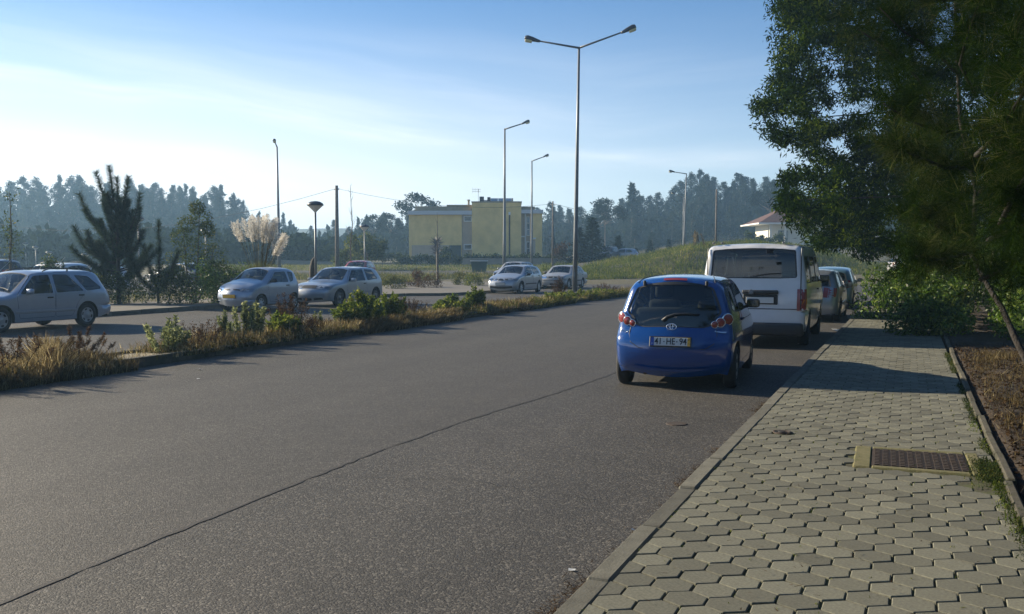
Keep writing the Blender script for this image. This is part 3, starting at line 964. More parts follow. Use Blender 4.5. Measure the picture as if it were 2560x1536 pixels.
    for i in range(0, len(S), 2):
        for f in (-.97, -.88, -.7, -.45, -.2, 0, .2, .45, .7, .88, .97): ext.append((S[i], f * xe[i]))
    scuts = []
    if cutz:
        for z, fr in ((cutz[0], True), (cutz[1], False)):
            if z:
                s_ = sh.s_of(z, fr); x_ = float(np.interp(s_, S, xe))
                scuts.append([(s_, float(x)) for x in np.linspace(-x_, x_, 9)])
    vo2, F2 = triangulate(so, sholes, 0, ext, scuts, .07)
    P3 = sh.strip(vo2)
    cen = vo2[F2].mean(1)
    lab2 = np.zeros(len(F2), int)
    if cutz:
        if cutz[0]: lab2[cen[:, 0] < sh.s_of(cutz[0], True)] = 1
        if cutz[1]: lab2[cen[:, 0] > sh.s_of(cutz[1], False)] = 2
    body_parts.append((P3, F2[lab2 == 0], False))
    body = skin_obj(body_parts, 'body', paint, root)
    bumper_o = {}
    for k in (1, 2):
        if (lab2 == k).any(): bumpers[k].append((P3, F2[lab2 == k], False))
        if bumpers[k]: bumper_o[k] = skin_obj(bumpers[k], 'front_bumper' if k == 1 else 'rear_bumper', sp.get('bumper_mat', paint), root)
    # glass
    def strip_glass(poly, name, g=glass, parent=root, off=-.006):
        v, f = triangulate(resample(poly, .06), (), .14, None, (), .06)
        return skin_obj([(sh.strip(v, off), f, False)], name, g, parent)
    def rubber(poly, kind, sgn, parent, wid=.02, off=.003):
        """dark seal round a window"""
        P = resample(poly, .08); c = np.mean(P, 0)
        inn = [tuple(np.array(p) + (c - np.array(p)) / max(np.linalg.norm(c - np.array(p)), 1e-6) * wid) for p in P]
        n = len(P)
        A = sh.side(P, sgn, off) if kind == 'side' else sh.strip(P, off)
        B = sh.side(inn, sgn, -.001) if kind == 'side' else sh.strip(inn, -.001)
        mb = MB(); mb.add([tuple(p) for p in A] + [tuple(p) for p in B], [(i, (i + 1) % n, (i + 1) % n + n, i + n) for i in range(n)])
        return mb.build('window_seal', BLACKP, parent, True)
    g_ = strip_glass(wsh, 'windscreen', GLASS_C); rubber(wsh, 'strip', 1, g_, .03)
    rgl = None
    if rwin:
        rgl = strip_glass(rwin, 'rear_window', sp.get('rear_glass', glass)); rubber(rwin, 'strip', 1, rgl, .03)
    for sgn in (1, -1):
        door_o = []
        for k, d in enumerate(doorp):
            dd = seg_shrink(d, .006)
            hs = [w for j, w in enumerate(wins) if sp['win_door'][j] == k]
            exd = ex
            v, f = triangulate(resample(dd, .06), hs, 0, exd, (), .06)
            do = skin_obj([(sh.side(v, sgn), f, sgn < 0)], 'door', paint, root)
            door_o.append(do)
            P = np.array(d)
            # door handle near the rear upper corner of the door skin
            hy, hz = sp['handles'][k]
            p = sh.side([(hy, hz)], sgn, .012)[0]
            mb = MB(); mb.rbox(tuple(p), (.03, .17, .035), .012, 1); mb.build('door_handle', sp.get('handle_mat', BLACKP), do)
        for j, w in enumerate(wins):
            par = door_o[sp['win_door'][j]] if sp['win_door'][j] is not None else root
            v, f = triangulate(resample(w, .07), (), .16, None, (), .07)
            go = skin_obj([(sh.side(v, sgn, -.008), f, sgn < 0)], 'side_window', sp.get('side_glass', glass), par)
            if par is root: rubber(w, 'side', sgn, go)
        if sp.get('strip_z'):
            z, ya, yb_ = sp['strip_z']
            pts = [(y_, z) for y_ in np.linspace(ya, yb_, 12)]
            A = sh.side(pts, sgn, .012); mb = MB()
            n = len(pts); lo = sh.side([(p[0], z - .045) for p in pts], sgn, .012); lo2 = sh.side([(p[0], z - .055) for p in pts], sgn, 0); hi2 = sh.side([(p[0], z + .01) for p in pts], sgn, 0)
            for U, V_ in ((hi2, A), (A, lo), (lo, lo2)):
                mb.add([tuple(p) for p in U] + [tuple(p) for p in V_], [(i, i + 1, i + 1 + n, i + n) for i in range(n - 1)])
            mb.build('rubbing_strip', sp.get('strip_mat', BLACKP), root, True)
        # mirror
        my, mz = sp['mirror']
        p = sh.side([(my, mz)], sgn)[0]
        mb = MB(); mb.rbox((p[0] + sgn * .10, p[1] + .0, mz + .05), (.19, .11, .13), .045, 3)
        mb.tube([(p[0] - sgn * .02, p[1], mz - .005), (p[0] + sgn * .07, p[1], mz + .02)], .025, 6)
        mo = mb.build('wing_mirror', sp.get('mirror_mat', BLACKP), root, True)
        mb = MB(); mb.rbox((p[0] + sgn * .10, p[1] - .054, mz + .05), (.16, .008, .10), .003, 1); mb.build('mirror_glass', DGLASS, mo)
        # wheel arch liner
        for yc_ in (0, wb):
            A = arch(yc_); o3 = sh.side(A, sgn, -.01); mb = MB(); n = len(A)
            i3 = o3.copy(); i3[:, 0] = sgn * (half - .36)
            mb.add([tuple(q) for q in o3] + [tuple(q) for q in i3], [(i, i + 1, i + 1 + n, i + n) for i in range(n - 1)])
            mb.add([tuple(q) for q in i3], [tuple(range(n))])
            mb.build('wheel_arch', BLACKP, root, True)
        for yc_ in (0, wb):
            make_wheel(root, sgn * (half - wd / 2 - .035), yc_, rw, wd, sgn, sp.get('spokes', 6), sp.get('rim', HUB), duty=sp.get('duty', .45))
    # floor, dashboard deck and seats seen through the windows
    mb = MB()
    y0, y1 = up[-1][0] + .12, up[0][0] - .12
    mb.box(((0), (y0 + y1) / 2, zs + .09), (half * 2 - .30, y1 - y0, .16))
    mb.box((0, wb / 2, zs + .06), (half * 2 - .12, wb - 2 * ra - .02, .14))
    mb.build('underbody', DARKIN, root)
    mb = MB(); cy, cz = sp['cowl']
    mb.rbox((0, cy - .10, cz - .16), (half * 2 - .34, .55, .22), .05, 2)
    mb.build('dashboard', DARKIN, root, True)
    fl = zs + .25
    for (sy, rows) in sp.get('seats', ((1.15, 2), (.15, 0))):
        if rows == 2:
            for s_ in (-1, 1):
                mb = MB(); mb.rbox((s_ * .35, sy, fl + .34), (.46, .13, .62), .06, 2, rx=R(12)); mb.rbox((s_ * .35, sy + .25, fl + .08), (.46, .48, .14), .05, 2)
                mb.rbox((s_ * .35, sy - .10, min(fl + .76, zr - .16)), (.26, .09, .17), .04, 2)
                mb.build('seat', GREYIN, root, True)
        else:
            mb = MB(); mb.rbox((0, sy, fl + .30), (half * 2 - .45, .13, .56), .06, 2, rx=R(12)); mb.build('rear_seat', GREYIN, root, True)
    # steering wheel on the left-hand side
    mb = MB(); pts = [(-.35 + .17 * math.cos(a), cy - .42 - .05 * math.sin(a), cz - .06 + .16 * math.sin(a)) for a in np.linspace(0, 2 * math.pi, 19)]
    mb.tube(pts, .014, 6, cap=False); mb.tube([(-.5, cy - .42, cz - .06), (-.2, cy - .42, cz - .06)], .015, 6)
    mb.build('steering_wheel', BLACKP, root, True)
    # aerial, wipers, lamps and plates
    def lamp(name, front, sgn, z0, z1, xin, ydep, m_, parent=root, off=.006, slope=0.0):
        top_i = sh.P[:, 1].argmax()
        sA, sB = sh.s_of(z0, front), sh.s_of(z1, front)
        xe_m = lambda s_: float(np.interp(s_, S, xe))
        strip_poly = [(s_, sgn * xe_m(s_)) for s_ in np.linspace(sA, sB, 5)] + [(sB + (sA - sB) * slope * 1.0, sgn * (xe_m(sB) - xin)), (sA + (sB - sA) * slope * .5, sgn * (xe_m(sA) - xin * (1 - slope)))]
        v, f = triangulate(resample(strip_poly, .05), (), 0, None, (), .05)
        parts = [(sh.strip(v, off), f, sgn > 0)]
        if ydep > 0:
            d_ = -1 if front else 1
            prof = [(float(np.interp(s_, S, sh.P[:, 0])), float(np.interp(s_, S, sh.P[:, 1]))) for s_ in np.linspace(sA, sB, 5)]
            side_poly = prof + [(prof[-1][0] + d_ * ydep, prof[-1][1] - (z1 - z0) * slope), (prof[0][0] + d_ * ydep * (.7 if slope else 1), prof[0][1] + (z1 - z0) * .1)]
            rs = resample(side_poly, .03)
            ex2 = [p for p in np.concatenate([sh.P - sh.N * (sh.r * f_)[:, None] for f_ in (.06, .2, .42, .7)])]
            v2, f2 = triangulate(rs, (), 0, ex2, (), .03)
            parts.append((sh.side(v2, sgn, off), f2, sgn < 0))
        return skin_obj(parts, name, m_, parent)
    for (kind, args, m_) in sp.get('lamps', []):
        for sgn in (1, -1):
            lamp(kind, *([args[0], sgn] + list(args[1:])), m_=m_) if not isinstance(args, dict) else None
    def plate(front, z, w=.52, h=.115, m_=PLATE_W, off=.012):
        s_ = sh.s_of(z, front)
        c = sh.strip([(s_, 0)], off)[0]
        a = sh.strip([(s_, .2)], off)[0]
        t0, t1 = sh.strip([(sh.s_of(z - .05, front), 0)])[0], sh.strip([(sh.s_of(z + .05, front), 0)])[0]
        tilt = math.atan2(t1[1] - t0[1], t1[2] - t0[2])
        o = empty_mesh_plate(w, h, m_, root)
        o.location = (0, c[1] + (.012 if front else -.012), c[2])
        o.rotation_euler = (-tilt, 0, math.pi if front else 0)
        return o
    sp['_api'] = dict(sh=sh, root=root, plate=plate, lamp=lamp, body=body, bumpers=bumper_o, width=width, rear_glass=rgl)
    return root, sp['_api']

def seg_shrink(poly, d):
    P = np.array(poly, float); n = len(P)
    area = .5 * sum(P[i][0] * P[(i + 1) % n][1] - P[(i + 1) % n][0] * P[i][1] for i in range(n))
    sg = 1 if area > 0 else -1
    out = []
    for i in range(n):
        t = P[(i + 1) % n] - P[i - 1]; l = np.linalg.norm(t)
        nrm = np.array([-t[1], t[0]]) / max(l, 1e-9) * sg
        out.append(tuple(P[i] + nrm * d))
    return out

def empty_mesh_plate(w, h, m_, parent):
    mb = MB(); mb.rbox((0, .004, 0), (w + .03, .012, h + .03), .006, 1)
    base = mb.build('licence_plate', BLACKP, parent)
    mb = MB(); mb.rbox((0, -.004, 0), (w, .008, h), .003, 1); mb.build('plate_face', m_, base)
    return base

def surf_patch(sh, kind, poly, name, m_, parent, sgn=1, off=.006, grid=.12):
    v, f = triangulate(resample(poly, .05), (), grid, None, (), .05)
    P = sh.strip(v, off) if kind == 'strip' else sh.side(v, sgn, off)
    n = len(v)
    return skin_obj([(P, f, False if kind == 'strip' else sgn < 0)], name, m_, parent)

def end_rect(sh, front, z0, z1, x0, x1):
    a, b = sh.s_of(z0, front), sh.s_of(z1, front)
    return [(a, x0), (b, x0), (b, x1), (a, x1)]

def wiper(sh, front, z, x0, x1, parent, arc=.1):
    n = 7; pts = []
    for i in range(n):
        t = i / (n - 1); zz = z + arc * math.sin(math.pi * t * .5)
        pts.append(tuple(sh.strip([(sh.s_of(zz, front), x0 + (x1 - x0) * t)], .022)[0]))
    MB().tube(pts, [.016, .014, .012, .012, .010, .009, .006], 5).build('wiper', BLACKP, parent, True)

def text_mesh(txt, size, m_, parent, loc, rot, depth=.0015, name='lettering', spacing=1.0, xscale=1.0):
    cu = bpy.data.curves.new('lettering', 'FONT'); cu.body = txt; cu.size = size; cu.extrude = depth
    cu.align_x = 'CENTER'; cu.align_y = 'CENTER'; cu.space_character = spacing; cu.offset = size * .012
    tmp = bpy.data.objects.new('lettering_tmp', cu); COL.objects.link(tmp)
    dg = bpy.context.evaluated_depsgraph_get(); dg.update()
    me = bpy.data.meshes.new_from_object(tmp.evaluated_get(dg))
    bpy.data.objects.remove(tmp)
    me.materials.clear(); me.materials.append(m_)
    o = link_mesh(name, me, parent, loc, rot); o.scale = (xscale, 1, 1)
    return o

# ---------------------------------------------------------------- blue hatchback seen from behind
sp = dict(name='blue_hatchback', label='small glossy blue hatchback seen from behind, parked at the kerb in front of the paving', cat='car', loc=(-2.80, 12.42, 0), rz=R(4.0),
    W=1.62, H=1.465, wb=2.34, rw=.282, tyre=.165, belt=.93, sill=.20, paint=BLUE, tumble=.17, hip=.045, taper=.05, rend=.14, bend=.12, rtop=.11,
    ctrl=[(2.86, .21), (2.93, .38), (2.93, .55), (2.86, .74), (2.66, .87), (2.15, .965), (1.42, 1.37), (.95, 1.425), (.3, 1.42), (-.10, 1.385), (-.21, 1.33), (-.295, 1.10), (-.352, .89), (-.38, .755), (-.455, .665), (-.485, .56), (-.475, .42), (-.43, .30), (-.36, .22)],
    windows=[[(1.92, .97), (1.34, 1.33), (.72, 1.35), (.70, .96)], [(.60, .97), (.62, 1.345), (.25, 1.33), (.02, 1.06), (.10, .98)]], win_door=[0, None],
    doors=[[(1.98, .30), (2.02, .93), (1.34, 1.365), (.66, 1.385), (.62, .98), (.50, .62), (.62, .30)]], handles=[(.78, .86)],
    windscreen=[(.99, 0), (.985, .35), (.97, .62), (1.345, .49), (1.365, .30), (1.37, 0)],
    rear_window=[(1.325, 0), (1.322, .34), (1.305, .49), (1.10, .575), (.985, .61), (.93, .55), (.82, .49), (.765, .36), (.745, 0)],
    mirror=(1.72, .98), cowl=(2.0, .97), seats=((1.12, 2), (.22, 0)), glass=GLASS, rear_glass=GLASS_M, side_glass=GLASS_M, spokes=7, duty=.5, fine=.09, step=.045,
    lamps=[])
aygo, A = vehicle(sp)
sh = A['sh']
S_of = lambda z: sh.s_of(z, False)
# tail lamps: pale pod with three round red lenses, wrapping onto the flank
for sg in (-1, 1):
    pod = empty('tail_light', (0, 0, 0)); pod.parent = aygo
    for k, (x, z, r_) in enumerate(((.665, .905, .072), (.585, .868, .058), (.515, .842, .044))):
        p = sh.strip([(S_of(z), sg * min(x, float(np.interp(S_of(z), sh.S, sh.xe)) - .01))], .0)[0]
        x_ = sg * (x + .008)
        yy = p[1] + (.055 if k == 0 else .0)
        M_ = Matrix.Translation((x_, yy, z)) @ Matrix.Rotation(R(90), 4, 'X') @ Matrix.Rotation(R(sg * (34 if k == 0 else 12)), 4, 'Y')
        mb = MB(); mb.lathe([(0, .026), (r_ * .5, .024), (r_ * .85, .018), (r_, .008), (r_, -.06)], 20, M_)
        l_ = mb.build('lamp_lens', REDL, pod, True)
        mb = MB(); mb.lathe([(r_ * .93, .018), (r_ * 1.02, .020), (r_ * 1.1, .012), (r_ * 1.1, -.06)], 20, M_); mb.build('lamp_ring', CHROME, pod, True)
bl = surf_patch(sh, 'strip', end_rect(sh, False, 1.338, 1.36, -.15, .15), 'brake_light', REDL, aygo, off=.010)
# windscreen wiper pivot, badge, plate and reflectors
pts = [tuple(sh.strip([(S_of(z), x)], .03)[0]) for z, x in ((.86, -.12), (.905, -.06), (.935, .04), (.945, .18), (.94, .34))]
MB().tube(pts, [.022, .018, .014, .012, .009], 6).build('rear_wiper', BLACKP, aygo, True)
eb = sh.strip([(S_of(.80), 0)], .045)[0]
mb = MB()
def ring(mb, cx, cz, a, b, t=.006, y=0, n=28):
    pts = [(cx + a * math.cos(q), y, cz + b * math.sin(q)) for q in np.linspace(0, 2 * math.pi, n + 1)]
    mb.tube(pts, t, 6, cap=False)
ring(mb, 0, 0, .062, .040, .0065); ring(mb, 0, .004, .019, .035, .0055); ring(mb, 0, .018, .046, .016, .0055)
mb.build('badge', CHROME, aygo, True, loc=(0, eb[1], .812), rot=(R(-10), 0, 0))
pl = A['plate'](False, .60, .50, .105)
f_ = pl.children[0]
mb = MB(); mb.box((-.228, -.0095, 0), (.044, .002, .105)); mb.build('plate_band', PLATE_B, pl)
mb = MB(); mb.box((.233, -.0095, 0), (.034, .002, .105)); mb.build('year_band', PLATE_Y, pl)
text_mesh('41', .118, INK, pl, (-.15, -.0105, .0), (R(90), 0, 0), xscale=.80)
text_mesh('HE', .118, INK, pl, (.005, -.0105, .0), (R(90), 0, 0), xscale=.80)
text_mesh('94', .118, INK, pl, (.16, -.0105, .0), (R(90), 0, 0), xscale=.80)
for x in (-.078, .084): MB().box((x, -.0105, 0), (.014, .001, .014)).build('plate_dash', INK, pl)
text_mesh('P', .028, PLATE_W, pl, (-.228, -.0115, -.03), (R(90), 0, 0))
text_mesh('09', .026, INK, pl, (.233, -.0115, .026), (R(90), 0, 0)); text_mesh('11', .026, INK, pl, (.233, -.0115, -.024), (R(90), 0, 0))
for x, n_ in ((-.62, 'badge'), (.60, 'badge')):
    surf_patch(sh, 'strip', end_rect(sh, False, .725, .745, x - .055, x + .055) if x < 0 else end_rect(sh, False, .735, .752, x - .07, x + .07), n_, CHROME, aygo, off=.006, grid=0)
for sg in (-1, 1):
    surf_patch(sh, 'strip', end_rect(sh, False, .475, .50, sg * .40, sg * .56), 'reflector', BLUE, aygo, off=.004, grid=0)
surf_patch(sh, 'strip', end_rect(sh, False, .30, .325, -.50, .50), 'bumper_lip', BLUE, aygo, off=.022, grid=.1)
for pts_ in ([(.785, -.55), (.70, -.56), (.60, -.53), (.535, -.42), (.53, 0), (.535, .42), (.60, .53), (.70, .56), (.785, .55)],):
    MB().tube([tuple(sh.strip([(S_of(z), x)], .001)[0]) for z, x in pts_], .004, 4).build('tailgate_seam', BLACKP, aygo)
MB().box((0, -.33, .235), (.80, .10, .05)).build('rear_valance', BLACKP, aygo)
MB().tube([(-.35, -.42, .20), (-.35, -.2, .20)], .022, 8).build('exhaust_pipe', RUST, aygo)
MB().lathe([(0, .016), (.016, .014), (.018, 0)], 10, Matrix.Translation((0, sh.strip([(S_of(.695), 0)])[0][1], .695)) @ Matrix.Rotation(R(90), 4, 'X')).build('boot_lock', BLACKP, aygo)
for sg in (-1, 1):
    p = sh.strip([(S_of(1.335), sg * .40)], .012)[0]
    MB().rbox(tuple(p), (.035, .06, .07), .012, 1).build('hatch_hinge', BLACKP, aygo)
for k in (-1, 1):
    p0 = [tuple(sh.strip([(s_, k * .50 * (1 - .06 * i))], .002)[0]) for i, s_ in enumerate(np.linspace(sh.s_of(1.36, False), sh.s_of(1.36, True), 9))]
    MB().tube(p0, .006, 4).build('roof_seam', BLACKP, aygo)

# ---------------------------------------------------------------- white van
sp = dict(name='white_van', label='white minibus van with a large tinted rear window, parked ahead of the blue hatchback', cat='van', loc=(-2.72, 19.3, 0), rz=R(0.8),
    W=1.97, H=1.99, wb=2.93, rw=.33, tyre=.2, belt=1.20, sill=.30, paint=WHITE, tumble=.09, taper=.01, rend=.10, bend=.03, rtop=.07, btop=.04,
    ctrl=[(3.72, .30), (3.80, .50), (3.80, .78), (3.62, 1.02), (3.05, 1.22), (2.35, 1.83), (1.9, 1.925), (1.0, 1.945), (0, 1.94), (-.78, 1.915), (-.86, 1.86), (-.93, 1.30), (-.98, .95), (-1.0, .62), (-1.01, .45), (-.98, .32)],
    windows=[[(2.95, 1.22), (2.42, 1.72), (1.72, 1.74), (1.70, 1.20)], [(1.5, 1.22), (1.5, 1.74), (.35, 1.74), (.35, 1.22)], [(.2, 1.22), (.2, 1.74), (-.66, 1.74), (-.72, 1.22)]], win_door=[0, None, None],
    doors=[[(2.66, .42), (3.02, 1.16), (2.42, 1.80), (1.62, 1.82), (1.6, .42)]], handles=[(1.74, 1.06)],
    windscreen=[(1.27, 0), (1.26, .5), (1.24, .80), (1.76, .70), (1.79, .4), (1.80, 0)],
    rear_window=[(1.865, 0), (1.86, .50), (1.845, .765), (1.33, .80), (1.315, .5), (1.31, 0)],
    mirror=(2.6, 1.22), cowl=(2.9, 1.22), seats=((1.9, 2), (.9, 0), (.1, 0)), glass=GLASS_D, spokes=5, rim=RUST, fine=.14,
    bumper_z=(.62, .70), bumper_mat=WHITE)
van, A = vehicle(sp); vsh = A['sh']
for sg in (-1, 1):
    t_ = A['lamp']('tail_light', False, sg, .72, 1.12, .055, .075, REDL, off=.010)
    surf_patch(vsh, 'side', [(-.99, .84), (-.99, .93), (-.90, .93), (-.90, .84)], 'indicator', AMBER, t_, sg, off=.016, grid=0)
    MB().tube([tuple(vsh.strip([(vsh.s_of(z, False), sg * .865)], .004)[0]) for z in np.linspace(.74, 1.88, 9)], .009, 4).build('door_gap', BLACKP, van)
MB().tube([tuple(vsh.strip([(vsh.s_of(.745, False), x)], .003)[0]) for x in np.linspace(-.86, .86, 9)], .008, 4).build('door_gap', BLACKP, van)
c_ = vsh.strip([(vsh.s_of(1.02, False), .18)], .03)[0]
MB().rbox((.14, c_[1], 1.06), (.66, .07, .075), .02, 2).build('tailgate_handle', BLACKP, van, True)
mb = MB(); mb.rbox((.14, c_[1] + .02, .92), (.64, .03, .19), .02, 1); mb.build('plate_recess', BLACKP, van)
pl = empty_mesh_plate(.50, .11, PLATE_W, van); pl.location = (.14, c_[1] - .015, .91)
MB().lathe([(0, .03), (.045, .03), (.05, .01)], 14, Matrix.Translation((-.02, c_[1] - .02, 1.06)) @ Matrix.Rotation(R(90), 4, 'X')).build('badge', GALV, van)
MB().rbox((.30, c_[1] - .030, .91), (.12, .004, .09), .004, 1).build('plate_face', DARKIN, pl)
MB().rbox((0, -.955, .37), (1.84, .24, .24), .04, 2).build('bumper_step', BLACKP, van, True)
MB().rbox((.22, -1.0, .385), (.14, .05, .05), .012, 1).build('tow_hook', CHROME, van)
MB().tube([tuple(vsh.strip([(vsh.s_of(z, False), x)], .03)[0]) for z, x in ((1.34, -.02), (1.37, .1), (1.40, .3), (1.41, .52))], .012, 5).build('rear_wiper', BLACKP, van)
for x in (-.78, -.62, .52):
    MB().rbox((x, -.72, 1.985), (.05, .10, .035), .012, 1).build('roof_bracket', GALV, van)

# ---------------------------------------------------------------- silver estate (estate facing the camera on the left)
sp = dict(name='estate_car', label='silver estate car with black roof rails, cut by the left edge of the photo', cat='car', loc=(-19.82, 17.95, 0), rz=R(180),
    W=1.69, H=1.44, wb=2.465, rw=.295, belt=.87, sill=.22, paint=SILVER_B, tumble=.19, taper=.07, rend=.25, bend=.10, rtop=.085,
    ctrl=[(3.18, .20), (3.26, .40), (3.24, .56), (3.12, .68), (2.70, .80), (2.12, .88), (1.40, 1.345), (1.0, 1.385), (.3, 1.395), (-.35, 1.37), (-.52, 1.30), (-.74, .95), (-.86, .78), (-.90, .60), (-.94, .50), (-.93, .36), (-.86, .24)],
    windows=[[(1.96, .87), (1.46, 1.29), (1.04, 1.315), (1.04, .875)], [(.94, .88), (.94, 1.315), (.50, 1.31), (.10, .90)], [(.30, 1.295), (-.13, 1.255), (-.46, .98), (-.45, .935), (.02, .90)]], win_door=[0, 1, None],
    doors=[[(1.99, .30), (2.06, .84), (1.46, 1.335), (.99, 1.355), (.99, .30)], [(.975, .30), (.975, 1.355), (.50, 1.35), (.04, .90), (.30, .62), (.47, .30)]], handles=[(1.14, .77), (.20, .80)],
    windscreen=[(.905, 0), (.90, .4), (.89, .64), (1.295, .53), (1.315, .3), (1.32, 0)], rear_window=[(1.27, 0), (1.26, .4), (1.24, .54), (.94, .62), (.92, .4), (.92, 0)],
    mirror=(1.78, .88), mirror_mat=SILVER_B, cowl=(2.0, .88), seats=((1.0, 2), (.15, 0)), spokes=6, duty=.34, strip_z=(.47, .36, 2.1), strip_mat=SILVER_D, bumper_z=(.50, .53), fine=.10,
    lamps=[('headlight', (True, .58, .70, .30, .22), GLASS_L), ('tail_light', (False, .62, .90, .10, .10), REDL)])
est, A = vehicle(sp); esh = A['sh']
for sg in (-1, 1):
    r_ = MB(); pts = []
    for y in np.linspace(1.15, -.35, 14):
        t = (y + .35) / 1.5
        lift = .055 * min(1, min(t, 1 - t) * 9)
        q = esh.side([(y, 1.36 if 1 else 0)], sg)[0]
        ztop = float(np.interp(-y, -esh.P[:, 0][esh.P[:, 1] > 1.0], esh.P[:, 1][esh.P[:, 1] > 1.0]))
        pts.append((sg * .60, y, ztop + .012 + lift))
    r_.tube(pts, .016, 6)
    for y in (.42,): r_.tube([(sg * .60, y, 1.39), (sg * .60, y, 1.465)], .02, 6)
    r_.build('roof_rail', BLACKP, est, True)
MB().tube([(-.66, 1.35, 1.33), (-.80, .92, 1.76)] if 0 else [(.60, 1.52, 1.26), (.60, .95, 1.70)], .006, 5).build('aerial', SILVER_D, est)
wiper(esh, True, .915, -.1, .42, est, .05); wiper(esh, True, .915, -.6, -.15, est, .05)

# ---------------------------------------------------------------- microcar
sp = dict(name='microcar', label='tiny silver-blue two-seat microcar with an orange front plate, between the estate and the three-door hatchback', cat='car', loc=(-19.98, 27.0, 0), rz=R(180 + 2),
    W=1.50, H=1.45, wb=1.86, rw=.27, tyre=.15, belt=.88, sill=.24, paint=SILVER_B, tumble=.17, taper=.07, rend=.28, bend=.12, rtop=.12,
    ctrl=[(2.38, .24), (2.46, .42), (2.42, .62), (2.26, .80), (1.85, .94), (1.62, 1.0), (1.0, 1.36), (.6, 1.395), (0, 1.37), (-.26, 1.28), (-.44, .98), (-.50, .72), (-.50, .45), (-.44, .26)],
    windows=[[(1.42, .95), (.98, 1.27), (.38, 1.29), (.34, .93)], [(.24, .93), (.27, 1.285), (-.04, 1.25), (.03, .98)]], win_door=[0, None],
    doors=[[(1.40, .30), (1.54, .90), (.98, 1.31), (.31, 1.33), (.27, .30)]], handles=[(.42, .83)],
    windscreen=[(1.03, 0), (1.02, .35), (1.0, .56), (1.31, .47), (1.33, .28), (1.335, 0)], rear_window=[(1.24, 0), (1.23, .42), (.98, .50), (.96, 0)],
    mirror=(1.30, .95), cowl=(1.5, .96), seats=((.55, 2),), spokes=8, duty=.4, fine=.09, bumper_z=(.40, .36),
    lamps=[('tail_light', (False, .66, .82, .10, .06), REDL)])
mic, A = vehicle(sp); msh = A['sh']
pl = A['plate'](True, .50, .46, .10, PLATE_Y)
for sg in (-1, 1):
    h_ = A['lamp']('headlight', True, sg, .64, .76, .14, .13, GLASS_L, off=.012)
    p = msh.strip([(msh.s_of(.70, True), sg * .52)], .0)[0]
    for dx, rr in ((.02, .05), (-.09, .038)):
        MB().lathe([(0, .0), (rr * .7, .01), (rr, .035), (rr * 1.05, .035)], 14, Matrix.Translation((sg * (.52 + dx), p[1] - .01 - (.05 if dx > 0 else 0), .70)) @ Matrix.Rotation(R(-90), 4, 'X')).build('lamp_reflector', CLEARL, h_, True)
    surf_patch(msh, 'strip', end_rect(msh, True, .665, .695, sg * .07, sg * .30), 'grille_slot', BLACKP, mic, off=.006)
    MB().lathe([(0, .01), (.035, .01), (.045, .03)], 12, Matrix.Translation((sg * .50, msh.strip([(msh.s_of(.34, True), sg * .5)])[0][1] - .01, .34)) @ Matrix.Rotation(R(-90), 4, 'X')).build('fog_light', DARKIN, mic)
wiper(msh, True, 1.04, -.25, .2, mic, .06)
MB().tube([(0, .8, 1.42), (0, .72, 1.47)], .012, 5).build('aerial', BLACKP, mic)

# ---------------------------------------------------------------- three-door silver hatchback behind it
golf_sp = dict(name='three_door_hatchback', label='silver three-door hatchback parked right behind the microcar', cat='car', loc=(-19.70, 31.75, 0), rz=R(180),
    W=1.735, H=1.44, wb=2.51, rw=.305, tyre=.19, belt=.90, sill=.20, paint=SILVER, tumble=.19, taper=.07, rend=.25, bend=.10, rtop=.09,
    ctrl=[(3.20, .20), (3.27, .38), (3.26, .56), (3.14, .70), (2.75, .82), (2.14, .91), (1.42, 1.35), (1.0, 1.385), (.35, 1.385), (-.22, 1.33), (-.40, 1.22), (-.62, .92), (-.68, .74), (-.72, .56), (-.72, .38), (-.66, .22)],
    windows=[[(1.98, .90), (1.48, 1.30), (.80, 1.325), (.78, .905)], [(.66, .91), (.68, 1.325), (.15, 1.30), (-.13, .96)]], win_door=[0, None],
    doors=[[(2.02, .28), (2.08, .87), (1.48, 1.345), (.74, 1.365), (.70, .60), (.60, .28)]], handles=[(.86, .80)],
    windscreen=[(.935, 0), (.93, .4), (.92, .65), (1.295, .54), (1.315, .3), (1.32, 0)], rear_window=[(1.24, 0), (1.23, .42), (1.20, .55), (.96, .62), (.94, .4), (.94, 0)],
    mirror=(1.80, .90), mirror_mat=SILVER, cowl=(2.05, .90), seats=((1.05, 2), (.2, 0)), spokes=7, rim=DARKCAR, duty=.4, fine=.11, strip_z=(.52, .42, 2.06), strip_mat=SILVER_D,
    lamps=[('headlight', (True, .60, .74, .33, .16), GLASS_L), ('tail_light', (False, .66, .92, .12, .10), REDL)])
golf, A = vehicle(golf_sp); gsh = A['sh']
surf_patch(gsh, 'strip', end_rect(gsh, True, .63, .72, -.30, .30), 'grille', BLACKP, golf, off=.006)
for x in (-.42, 0, .42): surf_patch(gsh, 'strip', end_rect(gsh, True, .27, .34, x - .17, x + .17), 'air_intake', BLACKP, golf, off=.006)
for sg in (-1, 1):
    p = gsh.strip([(gsh.s_of(.67, True), sg * .5)], 0)[0]
    MB().lathe([(0, 0), (.05, .012), (.065, .04)], 14, Matrix.Translation((sg * .50, p[1] - .03, .67)) @ Matrix.Rotation(R(-90), 4, 'X')).build('lamp_reflector', CLEARL, golf, True)
wiper(gsh, True, .945, -.1, .42, golf, .05)
